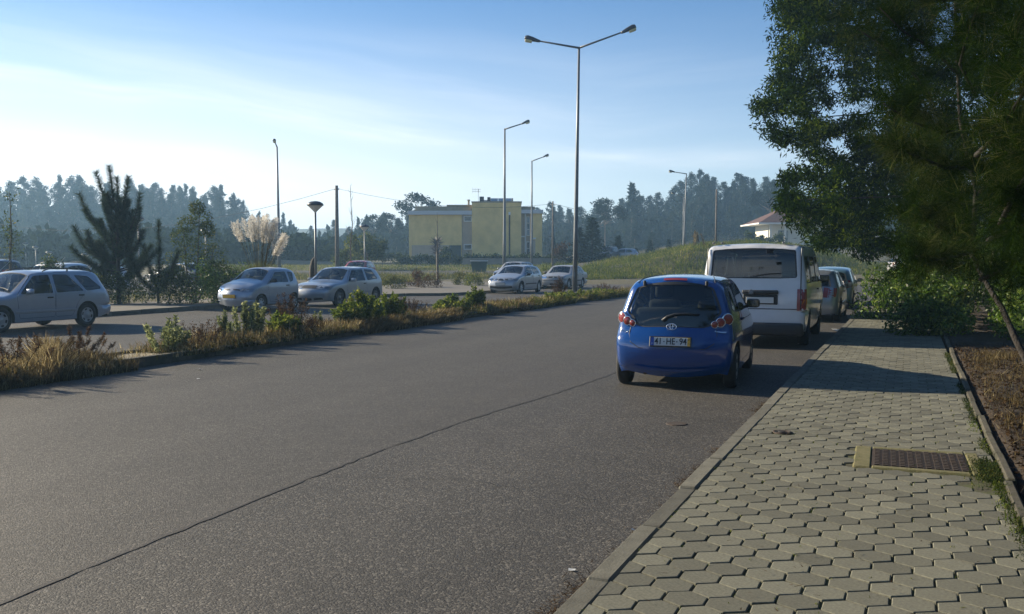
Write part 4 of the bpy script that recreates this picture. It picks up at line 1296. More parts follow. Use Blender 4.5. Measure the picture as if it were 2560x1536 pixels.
# ---------------------------------------------------------------- five-door hatchback on the bulge
ib = dict(golf_sp, name='five_door_hatchback', label='silver five-door hatchback with a round dark grille, right of the green bin', loc=(-18.72, 46.75, 0), rz=R(180),
    W=1.70, wb=2.46, rw=.30, spokes=9, rim=HUB, paint=SILVER, strip_mat=BLACKP, strip_z=(.50, .45, 1.95), mirror_mat=BLACKP,
    ctrl=[(3.12, .20), (3.20, .36), (3.18, .54), (3.05, .72), (2.65, .86), (2.16, .96), (1.40, 1.35), (1.0, 1.40), (.35, 1.39), (-.25, 1.31), (-.45, 1.18), (-.62, .96), (-.66, .76), (-.70, .58), (-.70, .38), (-.64, .22)],
    windows=[[(2.0, .95), (1.46, 1.30), (1.0, 1.325), (.98, .96)], [(.88, .965), (.90, 1.325), (.25, 1.30), (-.10, 1.03), (.02, .985)]], win_door=[0, 1],
    doors=[[(2.02, .28), (2.10, .92), (1.46, 1.345), (.94, 1.365), (.93, .28)], [(.915, .28), (.925, 1.365), (.20, 1.335), (-.16, 1.02), (.20, .68), (.44, .28)]], handles=[(1.08, .86), (.12, .88)],
    windscreen=[(.985, 0), (.98, .4), (.965, .63), (1.295, .53), (1.32, .3), (1.325, 0)],
    lamps=[('headlight', (True, .62, .76, .34, .20, .35), GLASS_L), ('tail_light', (False, .72, .98, .10, .10), REDL)])
ib['lamps'] = [('headlight', (True, .62, .75, .34, .20), GLASS_L), ('tail_light', (False, .72, .98, .10, .10), REDL)]
ibi, A = vehicle(ib); ish = A['sh']
yfr = ish.strip([(ish.s_of(.64, True), 0)])[0][1]
g_ = MB(); pts = [(.155 * math.cos(a), .10 * math.sin(a)) for a in np.linspace(0, 2 * math.pi, 21)[:-1]]
g_.prism(pts, 0, .03, 0, Matrix.Translation((0, yfr + .015, .65)) @ Matrix.Rotation(R(90), 4, 'X')); gr = g_.build('grille', BLACKP, ibi)
mb = MB(); ring(mb, 0, 0, .16, .105, .012); mb.build('grille_ring', CHROME, gr, True, loc=(0, yfr + .012, .65))
MB().rbox((0, yfr + .03, .655), (.08, .02, .06), .012, 1).build('badge', CHROME, ibi)
A['plate'](True, .47, .50, .11)
surf_patch(ish, 'strip', end_rect(ish, True, .29, .38, -.60, .60), 'air_intake', BLACKP, ibi, off=.006)
for sg in (-1, 1):
    surf_patch(ish, 'strip', end_rect(ish, True, .655, .70, sg * .19, sg * .34), 'grille_slot', BLACKP, ibi, off=.006, grid=0)
    p = ish.strip([(ish.s_of(.69, True), sg * .5)], 0)[0]
    MB().lathe([(0, 0), (.05, .012), (.065, .04)], 14, Matrix.Translation((sg * .50, p[1] - .03, .69)) @ Matrix.Rotation(R(-90), 4, 'X')).build('lamp_reflector', CLEARL, ibi, True)

# ---------------------------------------------------------------- saloon behind it
sal_sp = dict(name='saloon_car', label='dull silver saloon with black bumper strips, partly hidden by the twin-arm lamp post', cat='car', loc=(-19.05, 55.0, 0), rz=R(180),
    W=1.69, H=1.40, wb=2.50, rw=.295, belt=.88, sill=.22, paint=SILVER_D, tumble=.17, taper=.06, rend=.20, bend=.08, rtop=.08,
    ctrl=[(3.22, .22), (3.28, .40), (3.28, .58), (3.20, .72), (2.75, .82), (2.10, .89), (1.38, 1.31), (1.0, 1.345), (.35, 1.34), (-.05, 1.28), (-.55, .98), (-.95, .94), (-1.08, .84), (-1.14, .60), (-1.13, .40), (-1.05, .24)],
    windows=[[(1.94, .885), (1.44, 1.265), (.98, 1.285), (.98, .89)], [(.88, .89), (.88, 1.285), (.32, 1.27), (-.10, .92)]], win_door=[0, 1],
    doors=[[(2.0, .30), (2.04, .85), (1.44, 1.305), (.93, 1.325), (.93, .30)], [(.915, .30), (.915, 1.325), (.30, 1.30), (-.16, .92), (.20, .64), (.46, .30)]], handles=[(1.06, .80), (.10, .82)],
    windscreen=[(.92, 0), (.915, .4), (.905, .63), (1.255, .54), (1.275, .3), (1.28, 0)], rear_window=[(1.25, 0), (1.24, .42), (1.02, .56), (1.0, 0)],
    mirror=(1.76, .88), mirror_mat=BLACKP, cowl=(2.0, .88), seats=((1.0, 2), (.1, 0)), spokes=6, bumper_z=(.52, .52), bumper_mat=SILVER_D, fine=.14, strip_z=(.50, .42, 2.04), strip_mat=BLACKP,
    lamps=[('headlight', (True, .60, .73, .30, .06), GLASS_L), ('tail_light', (False, .64, .84, .16, .10), REDL)])
sal, A = vehicle(sal_sp); ssh = A['sh']
surf_patch(ssh, 'strip', end_rect(ssh, True, .61, .70, -.32, .32), 'grille', BLACKP, sal, off=.006)
surf_patch(ssh, 'strip', end_rect(ssh, True, .50, .545, -.62, .62), 'bumper_strip', BLACKP, sal, off=.012)
surf_patch(ssh, 'strip', end_rect(ssh, True, .27, .36, -.52, .10), 'air_intake', BLACKP, sal, off=.006)
for x in (-.12, .22): MB().lathe([(0, .02), (.05, .02), (.06, 0)], 12, Matrix.Translation((x, ssh.strip([(ssh.s_of(.66, True), x)])[0][1], .67)) @ Matrix.Rotation(R(-90), 4, 'X')).build('lamp_reflector', CLEARL, sal)

# ---------------------------------------------------------------- further cars, built from the same three shapes
def recolour(root, old, new):
    for ch in [root] + list(root.children_recursive):
        if ch.type == 'MESH' and old.name in [m.name for m in ch.data.materials]:
            ch.data = CACHE.setdefault((ch.data.name, new.name), ch.data.copy())
            for i, m in enumerate(ch.data.materials):
                if m and m.name == old.name: ch.data.materials[i] = new
CACHE = {}
def more(src, name, loc, rz, label, old=None, new=None, group=None, cat='car'):
    c = copy_tree(src); c.name = name; c.location = loc; c.rotation_euler = (0, 0, rz)
    for k in ('group',):
        if k in c: del c[k]
    tag(c, label, cat, group)
    if old: recolour(c, old, new)
    return c
def gz(x, y): return tz(x, y)
more(golf, 'parked_car', (-2.52, 27.3, 0), R(0), 'silver-blue hatchback right in front of the white van, mostly hidden by it', SILVER, SILVER_B)
more(ibi, 'parked_car', (-2.55, 34.8, 0), R(0), 'teal hatchback farthest along the right kerb, ahead of the silver-blue one', SILVER, TEAL)
GR = 'cars in the rear car park behind the planting'
more(est, 'parked_car', (-44.0, 36.0, .28), R(95), 'dark estate with a pale roof line, leftmost and highest in the rear car park', SILVER_B, DARKCAR, GR)
more(golf, 'parked_car', (-38.2, 29.0, .12), R(100), 'silver hatchback roof just above the estate at the left edge', SILVER, SILVER_D, GR)
more(est, 'parked_car', (-35.6, 32.6, .12), R(88), 'white estate roof with rails seen just over the near estate', SILVER_B, WHITE, GR)
more(golf, 'parked_car', (-37.8, 37.2, .02), R(172), 'white hatchback glimpsed through the gaps of the young pine', SILVER, WHITE, GR)
more(sal, 'parked_car', (-34.6, 39.9, .15), R(78), 'dark green-grey car behind the shrubs, left of the pampas grass', SILVER_D, DARKCAR, GR)
more(ibi, 'parked_car', (-34.9, 57.0, .22), R(196), 'red hatchback with a pale roof line showing over the three-door hatchback', SILVER, REDCAR)
more(golf, 'parked_car', (-24.5, 60.6, .16), R(180), 'silver car almost hidden behind the five-door hatchback, only its roof showing', SILVER, SILVER_D)
suv = more(est, 'parked_car', (-33.3, 111.2, tz(-33.3, 111.2) + .1), R(176), 'dark off-road car parked on the lane beside the garden gate', SILVER_B, DARKCAR)
suv.scale = (1.05, .95, 1.18)
more(golf, 'parked_car', (-31.3, 113.5, tz(-31.3, 113.5) + .1), R(100), 'pale hatchback behind the off-road car, by the grassy mound', SILVER, SILVER_B)
more(ibi, 'parked_car', (-0.9, 90.5, tz(-.9, 90.5) + .25), R(-62), 'white hatchback far off on the right, above the bush', SILVER, WHITE)

# ================================================================== STREET FURNITURE AND BUILDINGS
def lamp_head(parent, base, tip_dir, ln=.62, wd=.26, hh=.15, up=0.18, lens=LENS):
    """cobra-head luminaire: dark housing widening away from the arm, pale bowl under its outer half"""
    d = Vector(tip_dir).normalized(); sidev = d.cross(Vector((0, 0, 1))).normalized(); upv = sidev.cross(d)
    M_ = Matrix(((d.x, sidev.x, upv.x, base[0]), (d.y, sidev.y, upv.y, base[1]), (d.z, sidev.z, upv.z, base[2]), (0, 0, 0, 1)))
    secs = [(0, .05, .05, -.05), (ln * .12, .07, .07, -.06), (ln * .45, wd * .42, hh * .75, -.05), (ln * .8, wd * .5, hh, -.04), (ln * .97, wd * .42, hh * .8, -.04), (ln, wd * .25, hh * .45, -.03)]
    mb = MB(); n = 10; vs = []
    for (x, w, h, b) in secs:
        for j in range(n):
            a = math.pi * j / (n - 1)
            vs.append((x, w * math.cos(a), b + (h - b) * math.sin(a) ** .8))
    fs = [(i * n + j, i * n + (j + 1) % n, (i + 1) * n + (j + 1) % n, (i + 1) * n + j) for i in range(len(secs) - 1) for j in range(n)]
    fs += [tuple(range(n))[::-1], tuple((len(secs) - 1) * n + j for j in range(n))]
    mb.add(vs, fs, 0, M_)
    o = mb.build('lamp_housing', LAMP_DARK, parent, True)
    mb = MB(); mb.rbox((ln * .73, 0, -.085), (ln * .46, wd * .86, .12), .045, 3)
    mb.v = [tuple(M_ @ Vector(v)) for v in mb.v]
    mb.build('lamp_bowl', lens, o, True)
    return o

def street_lamp(x, y, z0, ztop, arms, label, group=None, rb=.10, rt=.045, lean=(0, 0), scale=1.0, panel=True):
    root = empty('street_lamp', (x, y, z0), label=label, cat='street lamp', group=group)
    H = ztop - z0
    MB().tube([(0, 0, 0), (lean[0] * .25, lean[1] * .25, H * .25), (lean[0] * .6, lean[1] * .6, H * .6), (lean[0], lean[1], H)], [rb, rb * .86, rb * .62, rt], 12).build('pole', GALV, root, True)
    mb = MB(); mb.rbox((0, 0, .03), (rb * 4, rb * 4, .05), .01, 1)
    for i in (-1, 1):
        for j in (-1, 1): mb.tube([(i * rb * 1.5, j * rb * 1.5, .05), (i * rb * 1.5, j * rb * 1.5, .11)], .016, 6)
    mb.build('base_plate', GALV, root)
    if panel: MB().rbox((0, -rb * .92, .95), (rb * .9, .03, .34), .01, 1).build('service_door', GALV, root)
    for (ax, ay, az, hl) in arms:
        a = Vector((lean[0], lean[1], H - .05)); b = Vector((ax, ay, az - z0))
        m_ = a + (b - a) * .5
        MB().tube([a, m_, b], [rt * .95, rt * .8, rt * .7], 8).build('arm', GALV, root, True)
        d = (b - a).normalized()
        lamp_head(root, tuple(b), d, hl, hl * .42, hl * .24)
    return root

# double lamp on the median: arms run across the road
street_lamp(-14.80, 43.4, .08, 11.78, [(-1.55, -.65, 12.05, .75), (2.0, .82, 12.45, .75)], 'tall twin-arm street lamp standing on the weedy median', rb=.125, rt=.055, lean=(.16, .05))
GL = 'single-arm street lamps beyond the car park'
street_lamp(-32.1, 75.4, .10, 12.9, [(1.35, .55, 13.3, .75)], 'single-arm street lamp rising behind the green bin and five-door hatchback', GL, rb=.16, rt=.07, lean=(.05, 0))
street_lamp(-40.15, 102.4, .7, 13.1, [(1.15, .45, 13.5, .75)], 'slimmer single-arm street lamp in front of the right end of the yellow building', GL, rb=.16, rt=.07)
street_lamp(-24.2, 110.2, 2.3, 11.75, [(-1.0, -.42, 11.9, .75)], 'single-arm street lamp behind the grassy mound, its arm pointing left', GL, rb=.13, rt=.06, lean=(.2, .08))
street_lamp(-32.2, 146.1, 2.0, 11.45, [(-1.1, -.5, 11.85, .75)], 'dark single-arm lamp lined up just behind the lamp on the mound', GL, rb=.13, rt=.06)
street_lamp(-54.2, 247.5, 2.0, 11.4, [(-1.6, -.7, 11.85, .9)], 'farthest street lamp, a small head low against the hazy right-hand wood', GL, rb=.13, rt=.06)
pn = street_lamp(-51.8, 70.5, .1, 11.75, [(.40, -.95, 11.95, .7)], 'tall street lamp seen end-on above the pampas grass, carrying the round sign', GL, rb=.17, rt=.07, lean=(-.12, 0))
# sign fixed to the pole
sg_ = empty('no_parking_sign', (-51.62, 70.38, 2.86), label='round blue no-parking sign with a red rim and slash on the left street lamp pole', cat='road sign')
toc = Vector((-sg_.location.x, -sg_.location.y, 0)).normalized()
Ms = Matrix.Rotation(math.atan2(toc.y, toc.x), 4, 'Z') @ Matrix.Rotation(R(90), 4, 'Y')
MB().lathe([(0, .0), (.30, .0), (.30, -.02), (0, -.02)], 26, Ms).build('sign_disc', REDCAR, sg_)
MB().lathe([(0, .004), (.225, .004)], 24, Ms).build('sign_face', PLATE_B, sg_)
MB().box((0, 0, .009), (.075, .46, .006), M=Ms @ Matrix.Rotation(R(42), 4, 'Z')).build('slash', mat('sign_white', (.6, .55, .55), .4), sg_)
MB().box((0, 0, 0), (.05, .05, .3)).build('bracket', GALV, sg_, loc=(-toc.x * .05, -toc.y * .05, 0))

def post_lamp(x, y, z0, zt, label, group='mushroom post lamps in the rear car park', s=1.0):
    root = empty('post_lamp', (x, y, z0), label=label, cat='lamp', group=group)
    H = zt - z0
    MB().tube([(0, 0, 0), (0, 0, H - .28 * s)], [.055 * s, .045 * s], 10).build('pole', GALV, root, True)
    MB().lathe([(.05 * s, 0), (.07 * s, .04 * s), (.30 * s, .26 * s), (.34 * s, .31 * s)], 18, Matrix.Translation((0, 0, H - .30 * s))).build('lamp_bowl', LENS_W, root, True)
    MB().lathe([(.345 * s, .29 * s), (.37 * s, .33 * s), (.33 * s, .40 * s), (.20 * s, .47 * s), (0, .50 * s)], 18, Matrix.Translation((0, 0, H - .30 * s))).build('lamp_cap', LAMP_DARK, root, True)
    return root
post_lamp(-23.95, 35.2, .12, 4.05, 'mushroom-shaped post lamp behind the microcar and three-door hatchback')
post_lamp(-36.9, 60.5, .0, 4.1, 'mushroom-shaped post lamp in front of the yellow-green tree')
post_lamp(-49.7, 58.4, -.1, 3.9, 'mushroom-shaped post lamp between the leafy shrub and the pampas grass')
post_lamp(-46.2, 47.9, -.1, 4.35, 'mushroom-shaped post lamp showing through the right side of the young pine')
for (x, y, z, l) in ((-102.6, 87.3, 3.75, 'far post lamp, first and highest of the row left of the young pine'), (-97.2, 84.1, 3.2, 'far post lamp, second of the row left of the young pine'),
                     (-91.5, 81.0, 2.55, 'far post lamp above the white estate roof, third of its row'), (-75.8, 71.4, 2.2, 'far post lamp just left of the lowest boughs of the young pine')):
    post_lamp(x, y, tz(x, y), z, l)

def utility_pole(x, y, z0, zt, label, r=.12, arm=True):
    root = empty('utility_pole', (x, y, z0), label=label, cat='utility pole')
    MB().tube([(0, 0, 0), (0, 0, zt - z0)], [r, r * .62], 10).build('pole', WOODPOLE, root, True)
    if arm:
        MB().tube([(-.30, .1, zt - z0 - .35), (.30, -.1, zt - z0 - .35)], .03, 6).build('bracket', GALV, root)
        for s_ in (-1, 1): MB().lathe([(0, .10), (.035, .09), (.045, .04), (.03, 0)], 8, Matrix.Translation((s_ * .28, -s_ * .1, zt - z0 - .34))).build('insulator', LENS_W, root)
    return root
utility_pole(-44.85, 69.1, .1, 8.0, 'dark utility pole left of the bare slender tree, wires meeting at its top', .20)
utility_pole(-34.5, 94.0, .5, 7.85, 'brown utility pole standing just right of the yellow building')
utility_pole(-18.7, 100.6, 2.6, 9.1, 'dark utility pole behind the grassy mound, left of the red-roofed house', .13, False)
def wire(name, a, b, sag, label, r=.014):
    a, b = Vector(a), Vector(b); pts = []
    for i in range(17):
        t = i / 16; p = a + (b - a) * t; p.z -= sag * 4 * t * (1 - t); pts.append(p)
    tag(MB().tube(pts, r * .8, 4, cap=False).build(name, RUBBER), label, 'wire')
wire('overhead_wire', (-44.85, 69.1, 7.75), (-118, 88, 8.2), 3.1, 'overhead wire sagging leftward from the left utility pole past the young pine', .02)
wire('overhead_wire', (-44.85, 69.1, 7.75), (-34.5, 94.0, 7.6), .9, 'overhead wire from the left utility pole across the yellow building front', .016)
wire('overhead_wire', (-34.5, 94.0, 7.6), (-18.7, 150, 10.2), 2.2, 'overhead wire running right from the pole beside the yellow building', .02)

# ---------------------------------------------------------------- yellow building
YEL = mat('yellow_render', (.72, .52, .20), .9, var=.16, vscale=.7, vdetail=6, bump=.003, bscale=30)
BEI = mat('beige_panel', (.44, .35, .25), .85, var=.10, vscale=2)
GREYW = mat('grey_fascia', (.50, .51, .52), .6)
WHT = mat('white_frame', (.70, .70, .68), .5)
ROOFC = mat('parapet_brown', (.26, .22, .14), .9, var=.15, vscale=1.5)
DGL = mat('dark_window_glass', (.03, .035, .045), .08, spec=.8)
BGL = mat('pale_window_glass', (.16, .24, .32), .12, spec=.8)
DOORG = mat('dark_green_door', (.025, .04, .03), .6)
bx0, by0 = polar((1023 - 1280) / 2381, 122)
bx1, by1 = polar((1355 - 1280) / 2381, 122)
ang = math.atan2(by1 - by0, bx1 - bx0)
bld = empty('yellow_building', (bx0, by0, .9), ang, label='long flat-roofed yellow rendered building with a white eaves band and dark narrow windows', cat='building')
def B(name, x0, x1, z0, z1, y, d, m_, parent=bld):
    """x along the facade, z above its base, y = how far the face stands back, d = depth"""
    mb = MB(); mb.box(((x0 + x1) / 2, y + d / 2, (z0 + z1) / 2), (x1 - x0, d, z1 - z0)); return mb.build(name, m_, parent)
# heights measured from the base (.9): facade is 17 m long
B('wall', 0, 6.75, -.8, 6.05, 0, 9.5, YEL); B('wall', 6.752, 8.06, -.8, 6.04, .18, 9.2, BEI); B('wall', 8.062, 14.35, -.8, 7.45, -.35, 9.5, YEL)
B('wall', 14.352, 15.55, -.8, 6.20, .75, 8.5, BEI); B('wall', 15.552, 17.02, -.8, 6.20, -.05, 9.0, YEL)
B('lower_panel', .35, 5.1, -.5, 2.5, -.03, .04, BEI)
B('eaves_band', -.12, 8.058, 6.052, 6.50, -.42, 9.9, GREYW)
B('eaves_band', 14.355, 17.15, 6.202, 6.62, -.38, 9.6, GREYW)
B('parapet', .8, 8.06, 6.505, 7.05, .25, 9, ROOFC); B('parapet', 14.36, 16.1, 6.625, 7.02, .2, 8.6, ROOFC)
B('parapet', 4.8, 8.05, 7.055, 7.25, .6, 8, ROOFC); B('roof_slab', 8.0, 14.42, 7.452, 7.60, -.42, 9.7, ROOFC)
def window(x0, x1, z0, z1, y, gm, bars=()):
    f = MB(); t = .09
    f.box(((x0 + x1) / 2, y, z1 - t / 2), (x1 - x0, .10, t)); f.box(((x0 + x1) / 2, y, z0 + t / 2), (x1 - x0, .10, t))
    f.box((x0 + t / 2, y, (z0 + z1) / 2), (t, .10, z1 - z0 - 2 * t)); f.box((x1 - t / 2, y, (z0 + z1) / 2), (t, .10, z1 - z0 - 2 * t))
    w = f.build('window', WHT, bld)
    zs_ = [z0 + t] + list(bars) + [z1 - t]
    for a, b in zip(zs_[:-1], zs_[1:]):
        MB().box(((x0 + x1) / 2, y + .03, (a + b) / 2), (x1 - x0 - 2 * t, .02, b - a - .02)).build('pane', gm, w)
    for b in bars: MB().box(((x0 + x1) / 2, y - .005, b), (x1 - x0 - 2 * t, .08, .06)).build('glazing_bar', WHT, w)
window(7.0, 8.05, 5.25, 5.92, .10, DGL); window(7.0, 8.05, 1.98, 2.62, .10, DGL)
B('garage_door', 5.15, 6.65, -.5, 2.48, -.05, .08, DOORG)
window(15.0, 15.5, 3.6, 5.9, .68, BGL, (5.1, 4.35)); window(15.0, 15.5, 1.25, 2.95, .68, DGL, (2.1,))
B('pilaster', 14.80, 14.98, -.5, 6.19, .60, .14, WHT)
B('slot_window', 12.75, 12.95, -.3, 6.0, -.37, .04, DARKWOOD); B('ledge', 14.34, 14.9, 3.45, 3.6, .45, .35, WHT); B('ledge', 15.6, 16.2, 3.2, 3.36, -.35, .4, WHT)
B('slot_lamp', 12.72, 12.98, 6.02, 6.35, -.42, .08, WHT)
B('door', 15.75, 16.15, -.4, 3.1, -.09, .05, BEI)
mb = MB(); mb.lathe([(.13, 0), (.13, .55), (.20, .57), (.20, .68), (0, .70)], 10); mb.build('chimney_pipe', ROOFC, bld, loc=(7.55, 2.0, 7.25))
for x, w_, h_ in ((9.0, .55, .62), (10.0, .4, .55)): B('roof_unit', x, x + w_, 7.603, 7.603 + h_, .8, .8, DARKIN)
B('roof_unit', 9.55, 9.99, 7.603, 7.83, .9, .6, GREYW)
mb = MB()
for i in range(3):
    mb.add([(10.42 + i * .98, .6, 7.62), (11.36 + i * .98, .6, 7.62), (11.36 + i * .98, 1.8, 8.02), (10.42 + i * .98, 1.8, 8.02), (10.42 + i * .98, .6, 7.68), (11.36 + i * .98, .6, 7.68), (11.36 + i * .98, 1.8, 8.08), (10.42 + i * .98, 1.8, 8.08)], [(3, 2, 1, 0), (4, 5, 6, 7), (0, 1, 5, 4), (1, 2, 6, 5), (2, 3, 7, 6), (3, 0, 4, 7)])
    mb.build('solar_panel', DARKCAR, bld); mb = MB()
MB().tube([(13.2, .5, 7.6), (13.2, .5, 8.0)], .05, 8).build('vent_pipe', ROOFC, bld)
an = MB(); an.tube([(0, 0, 0), (0, 0, 1.5)], .025, 6)
an_o = an.build('aerial_mast', GALV, bld, loc=(8.85, .6, 7.6))
for z_, l_ in ((1.45, .9), (1.2, .7)):
    for k in range(6):
        MB().tube([(-.75 + k * .2, -.05, z_ - .22 + k * .02), (-.75 + k * .2, .05, z_ + .22 - k * .02)], .012, 4).build('aerial_rod', GALV, an_o)
    MB().tube([(-.8, 0, z_), (.3, 0, z_)], .015, 4).build('aerial_boom', GALV, an_o)

bld.scale = (1, 1, 1.09)
# garden walls, gate posts and lane fence
def wall_run(name, pts, h, t, m_, label, cap=None):
    root = empty(name, (pts[0][0], pts[0][1], 0), label=label, cat='wall')
    for (a, b) in zip(pts[:-1], pts[1:]):
        d = Vector((b[0] - a[0], b[1] - a[1])); L_ = d.length; an = math.atan2(d.y, d.x)
        za, zb_ = a[2], b[2]
        mb = MB(); n = Vector((-d.y, d.x)) / L_ * t / 2
        q = [(a[0] - pts[0][0] + n.x, a[1] - pts[0][1] + n.y), (b[0] - pts[0][0] + n.x, b[1] - pts[0][1] + n.y), (b[0] - pts[0][0] - n.x, b[1] - pts[0][1] - n.y), (a[0] - pts[0][0] - n.x, a[1] - pts[0][1] - n.y)]
        zb0 = min(tz(a[0], a[1]), tz(b[0], b[1])) - .4
        vs = [(x, y, zb0) for x, y in q] + [(q[0][0], q[0][1], za), (q[1][0], q[1][1], zb_), (q[2][0], q[2][1], zb_), (q[3][0], q[3][1], za)]
        mb.add(vs, [(3, 2, 1, 0), (4, 5, 6, 7), (0, 1, 5, 4), (1, 2, 6, 5), (2, 3, 7, 6), (3, 0, 4, 7)]); mb.build('wall_panel', m_, root)
    return root
WALLC = mat('cement_wall', (.23, .21, .175), .92, var=.15, vscale=1.2)
def PW(px_, D, z): x, y = polar((px_ - 1280) / 2381, D); return (x, y, z)
wall_run('garden_wall', [PW(1157, 113, 1.93), PW(1290, 112, 1.93), PW(1415, 112, 1.95)], 1, .25, WALLC, 'long low cement garden wall in front of the yellow building hedge')
wall_run('garden_wall', [PW(1417, 112, 2.0), PW(1450, 115, 2.55), PW(1482, 119, 2.6), PW(1500, 124, 2.5)], 1, .25, WALLC, 'stepped cement wall climbing the lane right of the long garden wall')
wall_run('garden_wall', [PW(690, 118, 1.75), PW(900, 118, 1.4), PW(1155, 116, 1.4)], 1, .25, WALLC, 'low field wall under the hedge left of the yellow building')
for px_, D, l in ((1459, 117, 'left pale gate post at the top of the lane'), (1507, 121, 'right pale gate post at the top of the lane')):
    x, y, z = PW(px_, D, 0); g0 = tz(x, y)
    r_ = empty('gate_post', (x, y, g0), label=l, cat='gate post')
    MB().box((0, 0, .8), (.38, .38, 1.8)).build('shaft', WALLC, r_); MB().box((0, 0, 1.76), (.52, .52, .12)).build('cap', WHT, r_)

# ---------------------------------------------------------------- house with the red roof
hx, hy = polar((1903 - 1280) / 2381, 150)
TILE = mat('red_tiles', (.085, .036, .025), .85, var=.25, vscale=2.2)
HW = mat('cream_house_wall', (.62, .60, .53), .85, var=.06, vscale=1)
hs = empty('red_roofed_house', (hx, hy, 3.2), R(22.6), label='cream house with a low red tiled roof and porch, half behind the big tree', cat='house')
MB().box((6.0, 5, 2.1), (9.5, 8, 4.6)).build('wall', HW, hs)
MB().add([(-.6, -.8, 4.4), (12.6, -.8, 4.4), (12.6, 10.8, 4.4), (-.6, 10.8, 4.4), (4.6, 4.6, 7.0), (7.4, 4.6, 7.0), (7.4, 5.4, 7.0), (4.6, 5.4, 7.0)], [(3, 2, 1, 0), (0, 1, 5, 4), (1, 2, 6, 5), (2, 3, 7, 6), (3, 0, 4, 7), (4, 5, 6, 7)]).build('roof', TILE, hs)
MB().box((6, 5, 4.27), (13.5, 11.9, .22)).build('eaves_board', WHT, hs)
for x in (1.3, 3.6, 6.2): MB().box((x, -.2, 2.0), (.3, .3, 4.3)).build('porch_column', HW, hs)
MB().box((3.6, .92, 1.9), (1.5, .1, 2.6)).build('window', DGL, hs); MB().box((2.3, .2, .6), (2.6, .12, 1.1)).build('porch_rail', HW, hs)
wall_run('garden_wall', [PW(1865, 140, 4.3), PW(1960, 142, 4.2), PW(2100, 140, 3.6)], 1, .25, WALLC, 'pale boundary wall below the red-roofed house')

# ---------------------------------------------------------------- wheeled bin, posts
bn = empty('wheeled_bin', (-37.45, 81.9, tz(-37.45, 81.9)), R(24), label='large dark green four-wheeled refuse bin with a pale lid edge beside the back road', cat='bin')
GREENB = mat('green_bin', (.03, .06, .045), .6, var=.2, vscale=3)
mb = MB(); mb.add([(-.62, -.45, .15), (.62, -.45, .15), (.62, .45, .15), (-.62, .45, .15), (-.78, -.58, 1.15), (.78, -.58, 1.15), (.78, .58, 1.15), (-.78, .58, 1.15)], [(3, 2, 1, 0), (4, 5, 6, 7), (0, 1, 5, 4), (1, 2, 6, 5), (2, 3, 7, 6), (3, 0, 4, 7)]); mb.build('tub', GREENB, bn)
MB().rbox((0, 0, 1.20), (1.68, 1.26, .10), .03, 2).build('lid', GREYW, bn, True)
MB().rbox((0, 0, 1.27), (1.5, 1.1, .08), .03, 2).build('lid_panel', GREENB, bn, True)
for sx_ in (-1, 1):
    MB().tube([(sx_ * .80, -.3, 1.0), (sx_ * .92, -.3, 1.0), (sx_ * .92, .3, 1.0), (sx_ * .80, .3, 1.0)], .02, 6).build('handle', GALV, bn)
    for sy_ in (-1, 1): MB().lathe([(0, .03), (.09, .03), (.09, -.03), (0, -.03)], 12, Matrix.Translation((sx_ * .5, sy_ * .35, .07)) @ Matrix.Rotation(R(90), 4, 'X')).build('wheel', RUBBER, bn)
wp = MB(); wp.tube([(0, 0, 0), (.02, 0, .9), (.0, 0, 2.2)], [.085, .08, .075], 7)
tag(wp.build('wooden_post', WOODPOLE, None, loc=(-27.4, 53.6, .0)), 'plain wooden post standing alone in the weedy field', 'post')
sb = MB(); sb.tube([(0, 0, 0), (0, 0, 1.2), (.06, 0, 1.55), (.10, .02, 1.72)], [.17, .17, .13, .05], 8)
tag(sb.build('stone_post', DARKWOOD, None, True, loc=(-24.3, 35.5, .1)), 'short dark slanted-top post beside the nearest mushroom lamp', 'post')
# litter scattered on the ground
lt = random.Random(5)
for (x, y, z, c, s_, lab) in ((-1.50, 5.55, .008, PLATE_W, .028, 'crumpled white scrap lying against the kerb, upper of two'), (-1.62, 4.72, .008, PLATE_W, .018, 'small white scrap in the gutter, lower of two'),
        (-4.35, 3.05, .006, PLATE_W, .03, 'tiny white flake on the asphalt near the joint'), (-9.85, 11.4, .006, PLATE_W, .03, 'white scrap on the road at the foot of the median kerb'),
        (-9.1, 10.5, .006, PLATE_W, .02, 'white speck on the road left of the median kerb scrap'), (-1.5, 23.1, .02, PLATE_W, .12, 'pale bag scrap on the kerb beyond the van'),
        (-1.9, 19.2, .02, PLATE_W, .06, 'pale scrap on the road under the van'), (1.75, 8.3, .05, PLATE_W, .05, 'white scrap among the needles beyond the edging')):
    mb = MB(); vs = []
    for k in range(9): vs.append(((k % 3 - 1) * s_ + lt.uniform(-.3, .3) * s_, (k // 3 - 1) * s_ * .8 + lt.uniform(-.3, .3) * s_, lt.uniform(0, .6) * s_))
    mb.add(vs, [(0, 1, 4, 3), (1, 2, 5, 4), (3, 4, 7, 6), (4, 5, 8, 7)])
    tag(mb.build('paper_scrap', c, None, loc=(x, y, z)), lab, 'litter')

